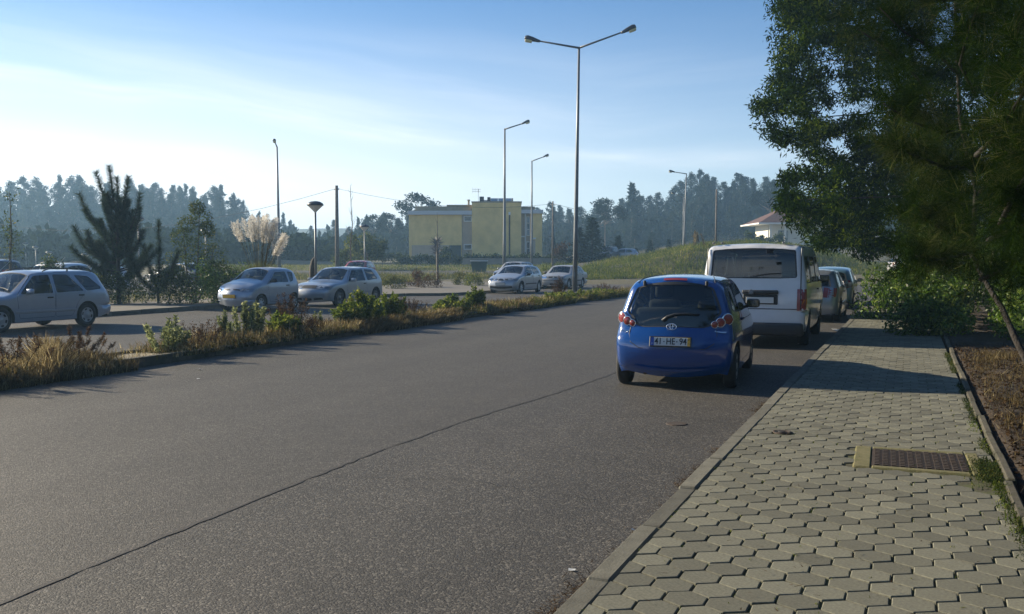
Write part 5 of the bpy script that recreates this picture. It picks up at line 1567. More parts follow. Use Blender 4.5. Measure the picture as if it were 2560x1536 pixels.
# ================================================================== VEGETATION
def rs(seed): return np.random.RandomState(seed)
def unit(v): return v / np.maximum(np.linalg.norm(v, axis=-1, keepdims=True), 1e-9)
def leaves_at(C, ln, wd, g, droop=.0, flat=.0, quad=True, var=.35):
    """one leaf per row of C: a pointed blade of random heading; quad = kite shape"""
    n = len(C)
    d = g.normal(size=(n, 3)); d[:, 2] = d[:, 2] * (1 - flat) - droop; d = unit(d)
    s = unit(np.cross(d, unit(g.normal(size=(n, 3)))))
    L = (ln * (1 + g.uniform(-var, var, n)))[:, None]; W = (wd * (1 + g.uniform(-var, var, n)))[:, None]
    if quad:
        P = np.stack([C, C + d * L * .45 + s * W * .5, C + d * L, C + d * L * .45 - s * W * .5], 1); return P.reshape(-1, 3), 4
    P = np.stack([C - s * W * .5, C + s * W * .5, C + d * L], 1); return P.reshape(-1, 3), 3
def blob(n, g, c, r, hollow=.35):
    d = unit(g.normal(size=(n, 3))); q = g.uniform(hollow, 1, n) ** .6
    return np.array(c) + d * q[:, None] * np.array(r)
def blades(B, H, g, w=.012, lean=.35, nseg=2, wind=(0, 0)):
    """grass blades from base points B with heights H; bent ribbons (two faces each) of triangles"""
    n = len(B); a = g.uniform(0, 2 * math.pi, n); l = np.abs(g.normal(0, lean, n))
    dr = np.stack([np.cos(a), np.sin(a), np.zeros(n)], 1) * l[:, None] + np.array([wind[0], wind[1], 0])
    s = np.stack([-np.sin(a + .6), np.cos(a + .6), np.zeros(n)], 1) * (w * g.uniform(.6, 1.5, n))[:, None]
    H = H[:, None]; up = np.array([0, 0, 1.0])
    M1 = B + up * H * .55 + dr * H * .35; T = B + up * H + dr * H
    P1 = np.stack([B - s, B + s, M1], 1).reshape(-1, 3)
    P2 = np.stack([M1 - s * .7, M1 + s * .7, T], 1).reshape(-1, 3)
    return np.concatenate([P1, P2])
def stuff(name, V, m_, nper=3, mi=None, parent=None):
    return tag(link_mesh(name, tri_mesh(name, V, m_, nper, mi), parent), kind='stuff')

# ---------------------------------------------------------------- wood in the haze
def euc_proto(seed, h, w, base=.25, lumps=26, per=70, m_=None, leaf=.46, top_open=.3):
    g = rs(seed); Vs = []
    trunk = MB(); lean = g.uniform(-.04, .04, 2) * h
    trunk.tube([(0, 0, -1), (lean[0] * .5, lean[1] * .5, h * .5), (lean[0], lean[1], h * .93)], [h * .012, h * .008, h * .002], 5)
    for k in range(lumps):
        t = base + (1 - base) * (k + g.uniform(0, 1)) / lumps
        tip = (1 - t) / (1 - base)
        prof = min(1, tip * 1.6 + .05) ** .8 * (.6 + .4 * min(1, (t - base) * 4 + .3))
        rr = w * prof * g.uniform(.0, .95)
        a = g.uniform(0, 2 * math.pi)
        c = (lean[0] * t + rr * math.cos(a), lean[1] * t + rr * math.sin(a), h * t)
        br = w * g.uniform(.16, .34) * (.45 + .75 * min(1, tip * 1.3))
        if k % 2 == 0: trunk.tube([(lean[0] * t, lean[1] * t, h * (t - .06)), c], [h * .004, h * .001], 3, cap=False)
        C = blob(per, g, c, (br, br, br * g.uniform(1.0, 1.7)), .1)
        Vs.append(leaves_at(C, leaf, leaf * .55, g, droop=.2)[0])
    root = empty('forest_tree', (0, 0, 0))
    link_mesh('crown', tri_mesh('crown', np.concatenate(Vs), m_ or L_EUC, 4), root)
    trunk.build('trunk', BARK_PALE, root)
    return root
def umb_proto(seed, h, w, m_):
    """stone-pine like crown: a bare forked stem under rounded plates of foliage"""
    g = rs(seed); Vs = []; trunk = MB()
    trunk.tube([(0, 0, -1), (.2, 0, h * .35), (0, 0, h * .62)], [h * .016, h * .012, h * .008], 6)
    for k in range(22):
        a = g.uniform(0, 2 * math.pi); t = g.uniform(0, 1) ** .5; rr = w * t * .85
        c = (rr * math.cos(a), rr * math.sin(a), h * (.95 - .28 * t * t) - g.uniform(0, .16) * h)
        trunk.tube([(0, 0, h * g.uniform(.5, .62)), (c[0] * .5, c[1] * .5, c[2] * .86), c], [h * .005, h * .003, h * .001], 4, cap=False)
        C = blob(110, g, c, (w * .26, w * .26, w * .15), .1)
        Vs.append(leaves_at(C, .5, .25, g)[0])
    root = empty('umbrella_tree', (0, 0, 0))
    link_mesh('crown', tri_mesh('crown', np.concatenate(Vs), m_, 4), root)
    trunk.build('trunk', BARK_PALE, root)
    return root
def con_proto(seed, h, w, m_):
    g = rs(seed); n = 1500
    t = g.uniform(0, 1, n) ** 1.3; a = g.uniform(0, 2 * math.pi, n)
    rr = w * (1 - t) * (.35 + .65 * g.uniform(0, 1, n) ** .5) * (1 + .35 * np.sin(t * 38 + a))
    C = np.stack([rr * np.cos(a), rr * np.sin(a), h * (.06 + .94 * t)], 1)
    root = empty('conifer_tree', (0, 0, 0))
    link_mesh('crown', tri_mesh('crown', leaves_at(C, h * .06, h * .022, g, droop=-.5)[0], m_, 4), root)
    MB().tube([(0, 0, -.6), (0, 0, h * .96)], [h * .018, h * .002], 5).build('trunk', BARK, root)
    return root
PR = [euc_proto(1, 24, 4.6, .2, 60, 90), euc_proto(2, 24, 5.4, .15, 66, 90), euc_proto(3, 24, 4.0, .2, 54, 90), euc_proto(4, 24, 6.0, .25, 60, 90), euc_proto(5, 22, 5.6, .08, 60, 90, L_DARKFOR), euc_proto(6, 24, 5.0, .22, 50, 90)]
PRU = umb_proto(9, 14, 5.4, L_DARKFOR)
PRC = con_proto(12, 12, 2.6, L_DARKFOR)
PRA = euc_proto(8, 9, 3.2, .1, 16, 75, L_AUTUMN, .4)
used = set()
def place(pr, a, D, top, label, group, sxy=1.0, name=None, cat='tree', base=None, h0=24.0):
    """a = bearing (tangent from the viewing axis), D = distance, top = tangent height of the crown above eye level"""
    x, y = polar(a, D); z = tz(x, y) - .3 if base is None else base
    h = (1.65 + top * D) - z
    o = copy_tree(pr) if pr.name in used else pr
    used.add(pr.name)
    for c in o.children:
        pass
    o.location = (x, y, z)
    s = h / h0
    o.scale = (s * sxy, s * sxy, s)
    o.rotation_euler = (0, 0, RG.uniform(0, 6.28))
    if name: o.name = name
    tag(o, label, cat, group)
    return o
RG = random.Random(77)
# crown-top line of the wood, read as bearings and elevations (tangents)
def prof(pts): return [((p - 1280) / 2381, (652 - q) / 2381) for p, q in pts]
LT = prof([(-60, 460), (-20, 455), (12, 466), (45, 458), (80, 447), (105, 452), (146, 443), (175, 449), (193, 444), (212, 455), (248, 470), (275, 462), (318, 452), (345, 466), (372, 474), (392, 462), (410, 476), (440, 466), (458, 470), (470, 464), (495, 473), (512, 490), (545, 470), (563, 466), (588, 500), (612, 506), (640, 532), (660, 545), (683, 552), (707, 534), (724, 552)])
RT = prof([(1350, 512), (1378, 508), (1402, 506), (1428, 525), (1458, 520), (1482, 512), (1512, 520), (1548, 500), (1578, 468), (1602, 492), (1628, 482), (1655, 474), (1682, 462), (1706, 456), (1728, 436), (1748, 428), (1768, 428), (1795, 446), (1815, 448), (1830, 426), (1852, 436), (1876, 450), (1905, 446), (1935, 452), (1975, 448), (2030, 456), (2090, 470), (2160, 480), (2250, 500), (2340, 500), (2450, 490)])
ML = prof([(742, 562), (778, 566), (800, 578), (828, 552), (852, 590), (872, 562), (892, 545), (912, 540), (935, 552), (952, 538), (972, 534), (995, 548), (1012, 530)])
ORD = {}
def ordinal(n):
    o = ['first', 'second', 'third', 'fourth', 'fifth', 'sixth', 'seventh', 'eighth', 'ninth', 'tenth', 'eleventh', 'twelfth', 'thirteenth', 'fourteenth', 'fifteenth', 'sixteenth', 'seventeenth', 'eighteenth', 'nineteenth', 'twentieth']
    if n <= 20: return o[n - 1]
    if n < 30: return 'twenty-' + o[n - 21]
    return 'thirtieth' if n == 30 else 'thirty-' + o[n - 31]
GLT = 'tall eucalyptus trees of the hazy left treeline'
GRT = 'tall trees of the hazy wood on the right-hand hill'
GMT = 'hazy trees between the treeline gap and the yellow building'
def row(line, D, drop, lab, grp, rnd=10, dens=1, protos=PR[:4] + PR[5:], wsc=1.0):
    for (a, t) in line:
        for k in range(dens):
            if '%s' in lab and k == 0: ORD[lab] = ORD.get(lab, 0) + 1
            lab_ = lab.replace('%s', ordinal(ORD[lab])) if '%s' in lab else lab
            place(RG.choice(protos), a + RG.uniform(-.004, .004) + (k * .006), D + RG.uniform(-rnd, rnd), max(.012, t - drop * RG.uniform(.5, 1.5) - (0 if k == 0 else .01)), lab_, grp, RG.uniform(.8, 1.25) * wsc)
row(LT, 262, .0, '%s treetop from the left along the skyline of the left eucalyptus wood', GLT, 6, wsc=1.15)
row([(a + .006, t) for a, t in LT], 246, .009, 'shorter eucalyptus below the skyline of the left wood', GLT + ', second row', 8, 1, PR, 1.15)
row([(a - .003, t * .72) for a, t in LT], 228, .006, 'lower tree in the middle band of the left wood', GLT + ', middle band', 8, 1, [PR[4], PR[3], PR[1]], 1.5)
row([(a + .004, t * .42 + .006) for a, t in LT[::2]], 208, .004, 'low dark tree at the foot of the left wood', 'low trees at the foot of the left wood', 8, 1, [PR[4]], 2.1)
row(RT, 262, .0, '%s treetop from the left along the skyline of the right-hand hill', GRT, 6, protos=[PR[1], PR[3], PR[5], PR[4]], wsc=1.4)
row([(a + .006, t) for a, t in RT], 244, .009, 'tree just below the skyline of the right-hand hill', GRT + ', second row', 8, 1, PR, 1.2)
row([(a, t * .70) for a, t in RT], 222, .005, 'tree in the middle band of the right-hand wood', GRT + ', middle band', 8, 1, [PR[4], PR[3], PR[1]], 1.5)
row([(a + .005, t * .42 + .004) for a, t in RT[::2]], 200, .004, 'low dark tree at the foot of the right-hand wood', 'low trees at the foot of the right-hand wood', 8, 1, [PR[4]], 2.0)
row(ML, 225, .0, '%s tree from the left on the low skyline before the yellow building', GMT, 10, 1, PR[3:5] + PR[:1], 1.1)
row([(a + .005, t * .62 + .004) for a, t in ML], 200, .004, 'lower tree in front of the low skyline left of the yellow building', GMT + ', lower row', 10, 1, [PR[4], PR[3]], 1.5)
row([(a, t * .5 + .003) for a, t in prof([(640, 540), (690, 550), (735, 560), (780, 566), (830, 560), (880, 560), (930, 552), (985, 548)])], 178, .002, 'bushy low tree behind the field hedge', 'bushy low trees behind the field hedge', 6, 1, [PR[4]], 1.9)
A_ = lambda p: (p - 1280) / 2381
T_ = lambda q: (652 - q) / 2381
place(PRU, A_(1048), 185, T_(476), 'broad flat-topped tree rising behind the left end of the yellow building', None, 1.15, 'umbrella_tree', h0=14)
place(PRU, A_(932), 190, T_(530), 'small flat-topped tree left of the yellow building', None, .9, 'umbrella_tree', h0=14)
place(PRU, A_(980), 195, T_(528), 'flat-topped tree touching the left edge of the yellow building', None, .85, 'umbrella_tree', h0=14)
place(PRU, A_(1512), 190, T_(487), 'rounded umbrella-crowned tree right of the twin-arm lamp', None, .95, 'umbrella_tree', h0=14)
place(PRU, A_(1925), 200, T_(448), 'open airy tree on the skyline at the edge of the big tree', None, .9, 'umbrella_tree', h0=14)
place(PRC, A_(752), 210, T_(535), 'dark cypress standing above the low treeline near the gap', None, .62, 'cypress_tree', h0=12)
place(PRC, A_(1578), 230, T_(464), 'pointed conifer on the skyline between the lamps', None, 1.0, 'conifer_tree', h0=12)
for px_, q, D, s_, l in ((1480, 548, 112, 1.9, 'dense dark pine right of the twin-arm lamp pole'), (1448, 572, 112, 1.7, 'smaller pine leaning against the dense dark pine'), (1545, 592, 125, 1.9, 'bushy pine between the dense pine and the mound'), (1590, 622, 130, 2.0, 'low conifer beside the parked off-road car'), (1625, 602, 140, 1.6, 'dark conifer behind the grassy mound, left of the lamp'), (1672, 600, 142, 1.5, 'dark conifer behind the grassy mound, right of its twin'), (1735, 612, 140, 1.4, 'small conifer between the lamp and the utility pole')):
    place(PRC, A_(px_), D, T_(q), l, None, s_, 'pine_tree', h0=12)
place(PRA, A_(760), 170, T_(588), 'russet tree low in the hazy wood behind the lamps', 'russet trees in the hazy wood', 1.3, 'russet_tree', h0=9)
place(PRA, A_(812), 165, T_(600), 'russet tree low in the hazy wood behind the lamps', 'russet trees in the hazy wood', 1.2, 'russet_tree', h0=9)
place(PR[4], A_(1385), 128, T_(588), 'rounded dark tree beside the brown utility pole', None, .8)
# undergrowth that closes the wood
g = rs(31); Cs = []
for line, D0 in ((LT, 268), (RT, 268), (ML, 232)):
    aa = np.array([p[0] for p in line]); tt = np.array([p[1] for p in line])
    n = 24000 if D0 > 240 else 9000
    a = g.uniform(aa[0] - .01, aa[-1] + .01, n); D = D0 + g.uniform(-45, 8, n)
    tmax = np.interp(a, aa, tt) * .86
    x, y = D * (a * CY_ - SY_), D * (a * SY_ + CY_)
    z0 = terrain(x, y); z1 = np.maximum(1.65 + tmax * D * (1 - np.maximum(D0 - D, 0) / 120), z0 + 1)
    lump = .72 + .28 * np.sin(a * 170) * np.sin(D * .35)
    Cs.append(np.stack([x, y, z0 + (z1 - z0) * g.uniform(0, 1, n) ** .8 * lump], 1))
stuff('wood_undergrowth', leaves_at(np.concatenate(Cs), 1.5, .95, g, quad=True)[0], L_DARKFOR, 4)

# scrub that hides the open ground in front of the left wood
n = 16000; a = g.uniform(-.60, -.19, n); D = g.uniform(118, 190, n); x, y = D * (a * CY_ - SY_), D * (a * SY_ + CY_)
hh = (2.2 + 2.6 * np.abs(np.sin(a * 60 + D * .07))) * np.interp(a, [-.6, -.3, -.19], [1.3, 1, .7])
stuff('scrub', leaves_at(np.stack([x, y, terrain(x, y) + hh * g.uniform(0, 1, n)], 1), 1.2, .7, g)[0], L_DARKFOR, 4)
# ---------------------------------------------------------------- shrubs, hedge and young trees of the middle distance
def leafy(name, loc, clumps, m_, leaf, wd, n, label, cat='shrub', group=None, seed=1, stems=None, bark=BARK, droop=0, hollow=.3, scale=1):
    g = rs(seed); Vs = []
    root = empty(name, loc, label=label, cat=cat, group=group)
    per = n // len(clumps)
    for (c, r) in clumps: Vs.append(leaves_at(blob(per, g, c, r if isinstance(r, tuple) else (r, r, r), hollow), leaf, wd, g, droop)[0])
    link_mesh('crown' if cat == 'tree' else 'foliage', tri_mesh('foliage', np.concatenate(Vs), m_, 4), root)
    mb = MB()
    for s_ in (stems or [[(0, 0, -.1), clumps[0][0]]]):
        k = len(s_); r0 = .03 if stems is None else .035
        mb.tube(s_, [r0 * (1 - .75 * i / max(1, k - 1)) for i in range(k)], 5)
    mb.build('trunk' if cat == 'tree' else 'stem', bark, root, True)
    root.scale = (scale,) * 3
    return root
g0 = random.Random(3)
def spread(n, rx, ry, z0, z1, r0, r1, seed):
    q = random.Random(seed); out = []
    for i in range(n):
        a = q.uniform(0, 6.283); t = q.uniform(0, 1) ** .5; z = q.uniform(z0, z1)
        k = 1 - .5 * ((z - z0) / max(z1 - z0, .01)) ** 2
        out.append(((rx * t * k * math.cos(a), ry * t * k * math.sin(a), z), q.uniform(r0, r1)))
    return out
# hedge in front of the yellow building: separate bushes
for i, px_ in enumerate(range(1000, 1410, 17)):
    D = 114.3; x, y = polar(A_(px_), D); z = tz(x, y)
    leafy('hedge_bush', (x, y, z), spread(6, .55, .4, .35, .85 + g0.uniform(-.15, .3), .3, .5, 100 + i), L_HEDGE, .28, .16, 260, 'clipped bush of the hedge in front of the yellow building', 'bush', 'hedge bushes in front of the yellow building', 200 + i)
for i, px_ in enumerate(range(690, 995, 19)):
    D = 119.5; x, y = polar(A_(px_), D); z = tz(x, y)
    leafy('hedge_bush', (x, y, z + .2), spread(5, .7, .4, .4, .95, .35, .5, 150 + i), L_HEDGE, .3, .16, 200, 'bush of the field hedge left of the yellow building', 'bush', 'field hedge bushes left of the yellow building', 300 + i)
x, y = polar(A_(1400), 111.5); leafy('round_bush', (x, y, tz(x, y)), spread(8, 1.2, .9, .8, 2.0, .5, .9, 4), L_AUTUMN, .3, .15, 700, 'dark russet bush beside the brown utility pole behind the wall', 'bush', None, 41)
x, y = polar(A_(1092), 110); 
cr = empty('cordyline', (x, y, tz(x, y)), label='dark purple spiky palm-like plant in front of the yellow wall', cat='plant')
g = rs(5); n = 260; B0 = np.zeros((n, 3)); B0[:, 2] = g.choice([1.5, 2.3, 2.7], n); d = unit(g.normal(size=(n, 3)) + np.array([0, 0, .4])); s = unit(np.cross(d, g.normal(size=(n, 3)))) * .035
link_mesh('spiky_leaves', tri_mesh('spiky_leaves', np.stack([B0 - s, B0 + s, B0 + d * 1.05], 1), mat('purple_leaves', (.055, .03, .035), .5)), cr)
MB().tube([(0, 0, 0), (0, 0, 2.6)], [.12, .08], 6).build('stem', BARK, cr)
x, y = polar(A_(1118), 119.5); wp_ = leafy('weeping_bush', (x, y, tz(x, y)), [((-.2, 0, 1.8), .5), ((-.7, 0, 1.45), .42), ((-1.0, 0, 1.0), .35), ((.2, 0, 1.6), .45)], L_HEDGE, .35, .08, 700, 'dark drooping bush arching beside the garage door', 'bush', None, 43, droop=.9)
for i, (px_, D, w_, h_, lab) in enumerate(((1876, 138, .9, 3.2, 'green bush left of the red-roofed house porch'), (1898, 136, 1.0, 2.5, 'bush in front of the left porch column of the red-roofed house'), (1924, 137, 1.1, 2.2, 'bush under the porch window of the red-roofed house'), (1952, 136, 1.2, 2.6, 'bush by the right side of the red-roofed house porch'))):
    x, y = polar(A_(px_), D); leafy('garden_bush', (x, y, 2.6), spread(9, w_, .8, .3, h_, .4, .7, 900 + i), L_SHRUB, .32, .16, 900, lab, 'bush', None, 920 + i)
# dark moss and sprouts at the sunk corner beyond the grating
g = rs(77); n = 1500; B0 = np.stack([.56 + g.normal(0, .05, n), 7.65 + g.normal(0, .2, n), np.full(n, .118)], 1)
stuff('moss_patch', blades(B0, g.uniform(.01, .035, n), g, .007, .9), L_HEDGE)
n = 3000; yy_ = g.uniform(4.5, 18, n); B0 = np.stack([.60 + g.normal(0, .02, n), yy_, np.full(n, .118)], 1)[np.sin(yy_ * 3.1) + np.sin(yy_ * 1.3) > -.4]
stuff('edge_moss', blades(B0, g.uniform(.01, .04, len(B0)), g, .006, .9), L_HEDGE)
# yellow-green tree group
x, y = polar(A_(905), 100)
leafy('yellow_green_tree', (x, y, tz(x, y)), spread(14, 2.1, 1.5, 1.5, 3.3, .6, 1.0, 8), L_WILLOW, .32, .13, 3000, 'broad yellow-green tree behind the mushroom lamp, left of the yellow building', 'tree', None, 51, stems=[[(0, 0, -.2), (0, 0, 1.8)], [(0, 0, .6), (1.2, 0, 2.2)], [(0, 0, .6), (-1.2, .2, 2.2)]])
x, y = polar(A_(862), 98)
leafy('golden_bush', (x, y, tz(x, y)), spread(7, .9, .8, .6, 2.1, .4, .7, 9), L_WILLOW, .28, .13, 1000, 'small golden bush just right of the left utility pole', 'bush', None, 52)
x, y = polar(A_(958), 104)
leafy('small_dark_tree', (x, y, tz(x, y)), spread(6, .5, .5, 1.2, 2.9, .4, .6, 10), L_HEDGE, .3, .14, 800, 'small dark tree right of the yellow-green tree', 'tree', None, 53)
# bare slender trees
def bare_tree(x, y, z, h, label, seed, twigs=26, name='bare_tree', leafn=0):
    q = random.Random(seed); root = empty(name, (x, y, z), label=label, cat='tree')
    pts = [(q.uniform(-.05, .05) * t * 3, q.uniform(-.05, .05) * t * 3, h * t) for t in (0, .2, .4, .6, .8, 1)]
    MB().tube(pts, [.065, .055, .045, .035, .022, .008], 6).build('trunk', BARK_PALE, root, True)
    mb = MB(); tips = []
    for k in range(twigs):
        t = q.uniform(.25, .98); b = Vector(pts[int(t * 5)]).lerp(Vector(pts[min(5, int(t * 5) + 1)]), t * 5 - int(t * 5))
        a = q.uniform(0, 6.28); l = (1.1 - t) * h * .16 + .12
        e = b + Vector((math.cos(a) * l * .45, math.sin(a) * l * .45, l)); mb.tube([b, (b + e) / 2 + Vector((math.cos(a), math.sin(a), 0)) * .04, e], [.012, .009, .004], 4); tips += [tuple(e), tuple((b + e) / 2)]
    mb.build('branches', BARK_PALE, root)
    if leafn:
        g = rs(seed); C = np.array(tips)[g.randint(0, len(tips), leafn)] + g.normal(0, .13, (leafn, 3))
        link_mesh('crown', tri_mesh('crown', leaves_at(C, .12, .06, g)[0], L_SHRUB, 4), root)
    return root
bare_tree(-35.1, 55.8, 0, 6.8, 'bare slender young tree right of the left utility pole', 4)
x, y = polar(A_(1094), 72); bare_tree(x, y, .1, 5.2, 'thin leafless sapling above the wooden post against the yellow wall', 6, 10)
bare_tree(-33.0, 27.4, 0, 4.4, 'spindly sapling with a sparse crown at the far left edge', 8, 16, 'sapling', 260)
x, y = polar(A_(958 - 40), 71); bare_tree(x, y, 0, 2.6, 'short bare sapling beside the second mushroom lamp', 9, 6)

# young pine with upright brush-like shoots
def brush(g, a, b, n, ln, w):
    """needles round a shoot from a to b"""
    a, b = np.array(a, float), np.array(b, float); ax = unit(b - a)
    t = g.uniform(0, 1, n)[:, None]; C = a + (b - a) * t
    d = g.normal(size=(n, 3)); d -= (d @ ax)[:, None] * ax; d = unit(d) + ax * g.uniform(.35, 1.1, n)[:, None]; d = unit(d)
    s = unit(np.cross(d, g.normal(size=(n, 3)))) * w * .5
    L = ln * g.uniform(.7, 1.15, n)[:, None]
    return np.stack([C - s, C + s, C + d * L], 1).reshape(-1, 3)
def shoot_pine(name, loc, shoots, label, m_, seed, ln=.2, per=900, w=.012, trunk=None, cat='tree', rz=0, scale=1):
    g = rs(seed); root = empty(name, loc, rz, label=label, cat=cat); Vs = []; mb = MB()
    if trunk: mb.tube([p for p, r in trunk], [r for p, r in trunk], 8)
    for (p0, p1, p2, fr) in shoots:     # base on trunk, elbow, tip; fraction that is foliated
        p0, p1, p2 = Vector(p0), Vector(p1), Vector(p2)
        curve = [p0.lerp(p1, t).lerp(p1.lerp(p2, t), t) for t in (0, .2, .4, .6, .8, 1)]
        mb.tube(curve, [.035, .030, .026, .02, .014, .006], 5)
        k0 = int((1 - fr) * 5)
        for i in range(k0, 5): Vs.append(brush(g, curve[i], curve[i + 1], int(per / 5), ln, w))
    link_mesh('needles', tri_mesh('needles', np.concatenate(Vs), m_), root)
    mb.build('trunk', BARK, root, True)
    root.scale = (scale,) * 3
    return root
# boughs given in the plane seen from the road: u across, z up
ux, uy = CY_, SY_
def U(u, z, v=0): return (u * ux - v * uy, u * uy + v * ux, z)
qs = random.Random(14)
sh_ = []
for (u0, z0, u1, z1, u2, z2) in ((0, 3.0, -.05, 3.6, -.05, 4.75), (0, 2.9, .25, 3.4, .35, 4.45), (0, 2.9, -.35, 3.3, -.72, 4.6), (0, 2.6, .1, 3.2, .12, 4.4), (0, 2.1, -.9, 2.5, -1.45, 3.85), (0, 2.3, -.7, 2.6, -1.05, 3.3), (0, 2.1, .75, 2.5, 1.12, 3.85), (0, 1.8, .8, 2.4, .85, 3.4),
        (0, 1.5, -1.3, 1.6, -1.75, 2.75), (0, 1.4, -.9, 1.7, -1.1, 2.6), (0, 1.2, -1.3, 1.35, -1.9, 2.05), (0, 1.1, -.9, 1.2, -1.5, 1.7), (0, 1.6, .9, 1.9, 1.2, 2.6), (0, 1.2, 1.0, 1.4, 1.7, 2.0), (0, .9, .8, 1.0, 1.3, 1.6), (0, .8, -.6, .8, -1.1, 1.2), (0, 2.4, -.25, 2.8, -.45, 3.6), (0, 2.2, .35, 2.6, .5, 3.3), (0, 1.9, -.3, 2.2, -.5, 3.0), (0, 1.7, .3, 2.1, .4, 2.9)):
    v = qs.uniform(-.25, .25)
    u1 *= .92; u2 *= .92
    sh_.append((U(u0, z0 * 1.04), U(u1, z1 * 1.04, v), U(u2, z2 * 1.04, v * 2.4), .74))
    for m_ in range(1):
        t = .35 + .2 * m_; bu, bz = u0 + (u2 - u0) * t, z0 + (z2 - z0) * t * .9; sg_n = qs.choice((-1, 1))
        sh_.append((U(bu * .9, bz - .1, v), U(bu + sg_n * .12, bz + .08, v + qs.uniform(-.15, .15)), U(bu + sg_n * .2, bz + .42 - .06 * m_, v + qs.uniform(-.3, .3)), .9))
for k in range(16):
    a = qs.uniform(0, 6.28); z = qs.uniform(.9, 3.0); r_ = (3.6 - z) * .5
    sh_.append(((0, 0, z), (r_ * .6 * math.cos(a), r_ * .6 * math.sin(a), z + .15), (r_ * math.cos(a), r_ * math.sin(a), z + .9), .7))
shoot_pine('young_pine', (-25.95, 25.9, .0), sh_, 'young pine with upright brush-like boughs between the estate and the microcar', L_PINE_Y, 21, .23, 1250, .013, trunk=[((0, 0, -.1), .085), ((.02, 0, 1.2), .07), ((0, 0, 2.4), .05), ((0, 0, 3.4), .03)])
sh2 = [((0, 0, .8), U(.1, 1.6), U(.05, 3.1), .7), ((0, 0, .7), U(.5, 1.2), U(.75, 2.0), .8), ((0, 0, .7), U(-.3, 1.2), U(-.5, 2.2), .8), ((0, 0, .5), U(.3, .8, .3), U(.5, 1.5, .4), .8), ((0, 0, .5), U(-.4, .8, -.3), U(-.7, 1.4, -.4), .8)]
shoot_pine('small_pine', (-24.75, 26.55, .0), sh2, 'small pine with one tall shoot right of the young pine', L_PINE_Y, 22, .21, 1500, .009, trunk=[((0, 0, -.1), .05), ((0, 0, .9), .03)])
sh3 = [((0, 0, .1), U(-.1, .6), U(-.25, 1.35), .8), ((0, 0, .1), U(.2, .5), U(.3, 1.2), .8), ((0, 0, .1), U(.5, .4), U(.7, 1.0), .8)]
shoot_pine('pine_seedling', (-29.4, 26.3, .3), sh3, 'pine seedling showing its tips over the back of the estate', L_PINE_Y, 23, .17, 500, .010)
x, y = polar(A_(115), 41); leafy('low_bush', (x, y, .0), spread(6, .6, .5, .9, 1.75, .25, .4, 14), L_SHRUB, .14, .05, 500, 'low green bush between the far car roofs at the left', 'bush', None, 61)
# shrubs round it
leafy('leafy_shrub', (-23.9, 27.5, .0), [(U(.1, 3.55), .30), (U(.25, 3.2), .42), (U(-.3, 2.95), .35), (U(.5, 2.8), .3), (U(-.5, 2.5), .4), (U(.3, 2.3), .55), (U(-.1, 1.9), .6), (U(.7, 1.8), .5), (U(-.6, 1.6), .55), (U(.2, 1.3), .7), (U(.9, 1.2), .5), (U(-.8, .9), .6), (U(.4, .7), .8)], L_SHRUB, .10, .035, 5200, 'tall airy leafy shrub right of the young pine', 'shrub', None, 71, stems=[[(0, 0, 0), U(.1, 1.5), U(.2, 3.6)], [(0, 0, 0), U(-.3, 1.2), U(-.4, 2.8)], [(0, 0, 0), U(.5, 1.0), U(.7, 2.3)]])
for i, (u, v, w_, h_, lab, m_) in enumerate(((-1.7, -.2, .9, 1.0, 'low bush behind the tail of the silver estate', L_SHRUB), (-.55, -.5, 1.0, 1.0, 'dark bush at the foot of the young pine', L_SHRUB), (.7, -.4, 1.1, 1.15, 'dark bush between the young pine and the airy shrub', L_SHRUB), (2.0, -.3, 1.1, 1.25, 'bush in shade below the airy shrub', L_SHRUB), (3.2, -.1, 1.0, 1.45, 'bright bush left of the microcar', L_BUSH), (4.2, .2, .9, 1.15, 'small bush just behind the microcar bonnet', L_BUSH), (3.4, 1.4, 1.1, 1.3, 'bush below the left side of the pampas grass', L_SHRUB))):
    p = U(u, 0, v); base = (-26.35 + p[0], 26.1 + p[1], 0)
    leafy('bush', base, spread(12, w_, w_ * .7, .2, h_, .28, .48, 400 + i), m_, .10, .04, 2600, lab, 'bush', None, 410 + i)
# pampas grass
pg = empty('pampas_grass', (-22.8, 29.75, .0), label='big clump of pampas grass with pale feathery plumes behind the microcar', cat='ornamental grass')
g = rs(81); n = 2600
a = g.uniform(0, 6.28, n); rr = g.uniform(0, .35, n); B0 = np.stack([rr * np.cos(a), rr * np.sin(a), np.zeros(n)], 1)
link_mesh('blades', tri_mesh('blades', blades(B0, g.uniform(.9, 1.75, n), g, .011, .42), L_MIXG), pg)
st_ = MB(); Vp = []
for k in range(34):
    q = g.uniform(0, 6.28); u_ = g.uniform(-.95, .95); v_ = g.uniform(-.4, .4); top = 2.75 + .5 * (1 - (u_ / 1.0) ** 2) * g.uniform(.3, 1)
    if u_ > .75: top -= .45
    p2 = Vector(U(u_, top, v_)); p1 = Vector(U(u_ * .35, top * .55, v_ * .4))
    cv_ = [Vector((0, 0, .1)).lerp(p1, t).lerp(p1.lerp(p2, t), t) for t in np.linspace(0, 1, 8)]
    st_.tube(cv_, [.008] * 8, 3, cap=False)
    L0 = g.uniform(.65, .95); ax = (cv_[-1] - cv_[-2]).normalized(); base = cv_[-1] - ax * L0 * .7
    t = g.uniform(0, 1, 300); C = np.array(base) + np.array(ax)[None] * (t * L0)[:, None] + g.normal(size=(300, 3)) * (.058 * np.sin(np.clip(t, .05, .97) * math.pi) ** .7)[:, None]
    dd = unit(g.normal(size=(300, 3)) * .6 + np.array(ax) * .7 + np.array([0, 0, -.35])); s = unit(np.cross(dd, g.normal(size=(300, 3)))) * .007
    Vp.append(np.stack([C - s, C + s, C + dd * .095], 1).reshape(-1, 3))
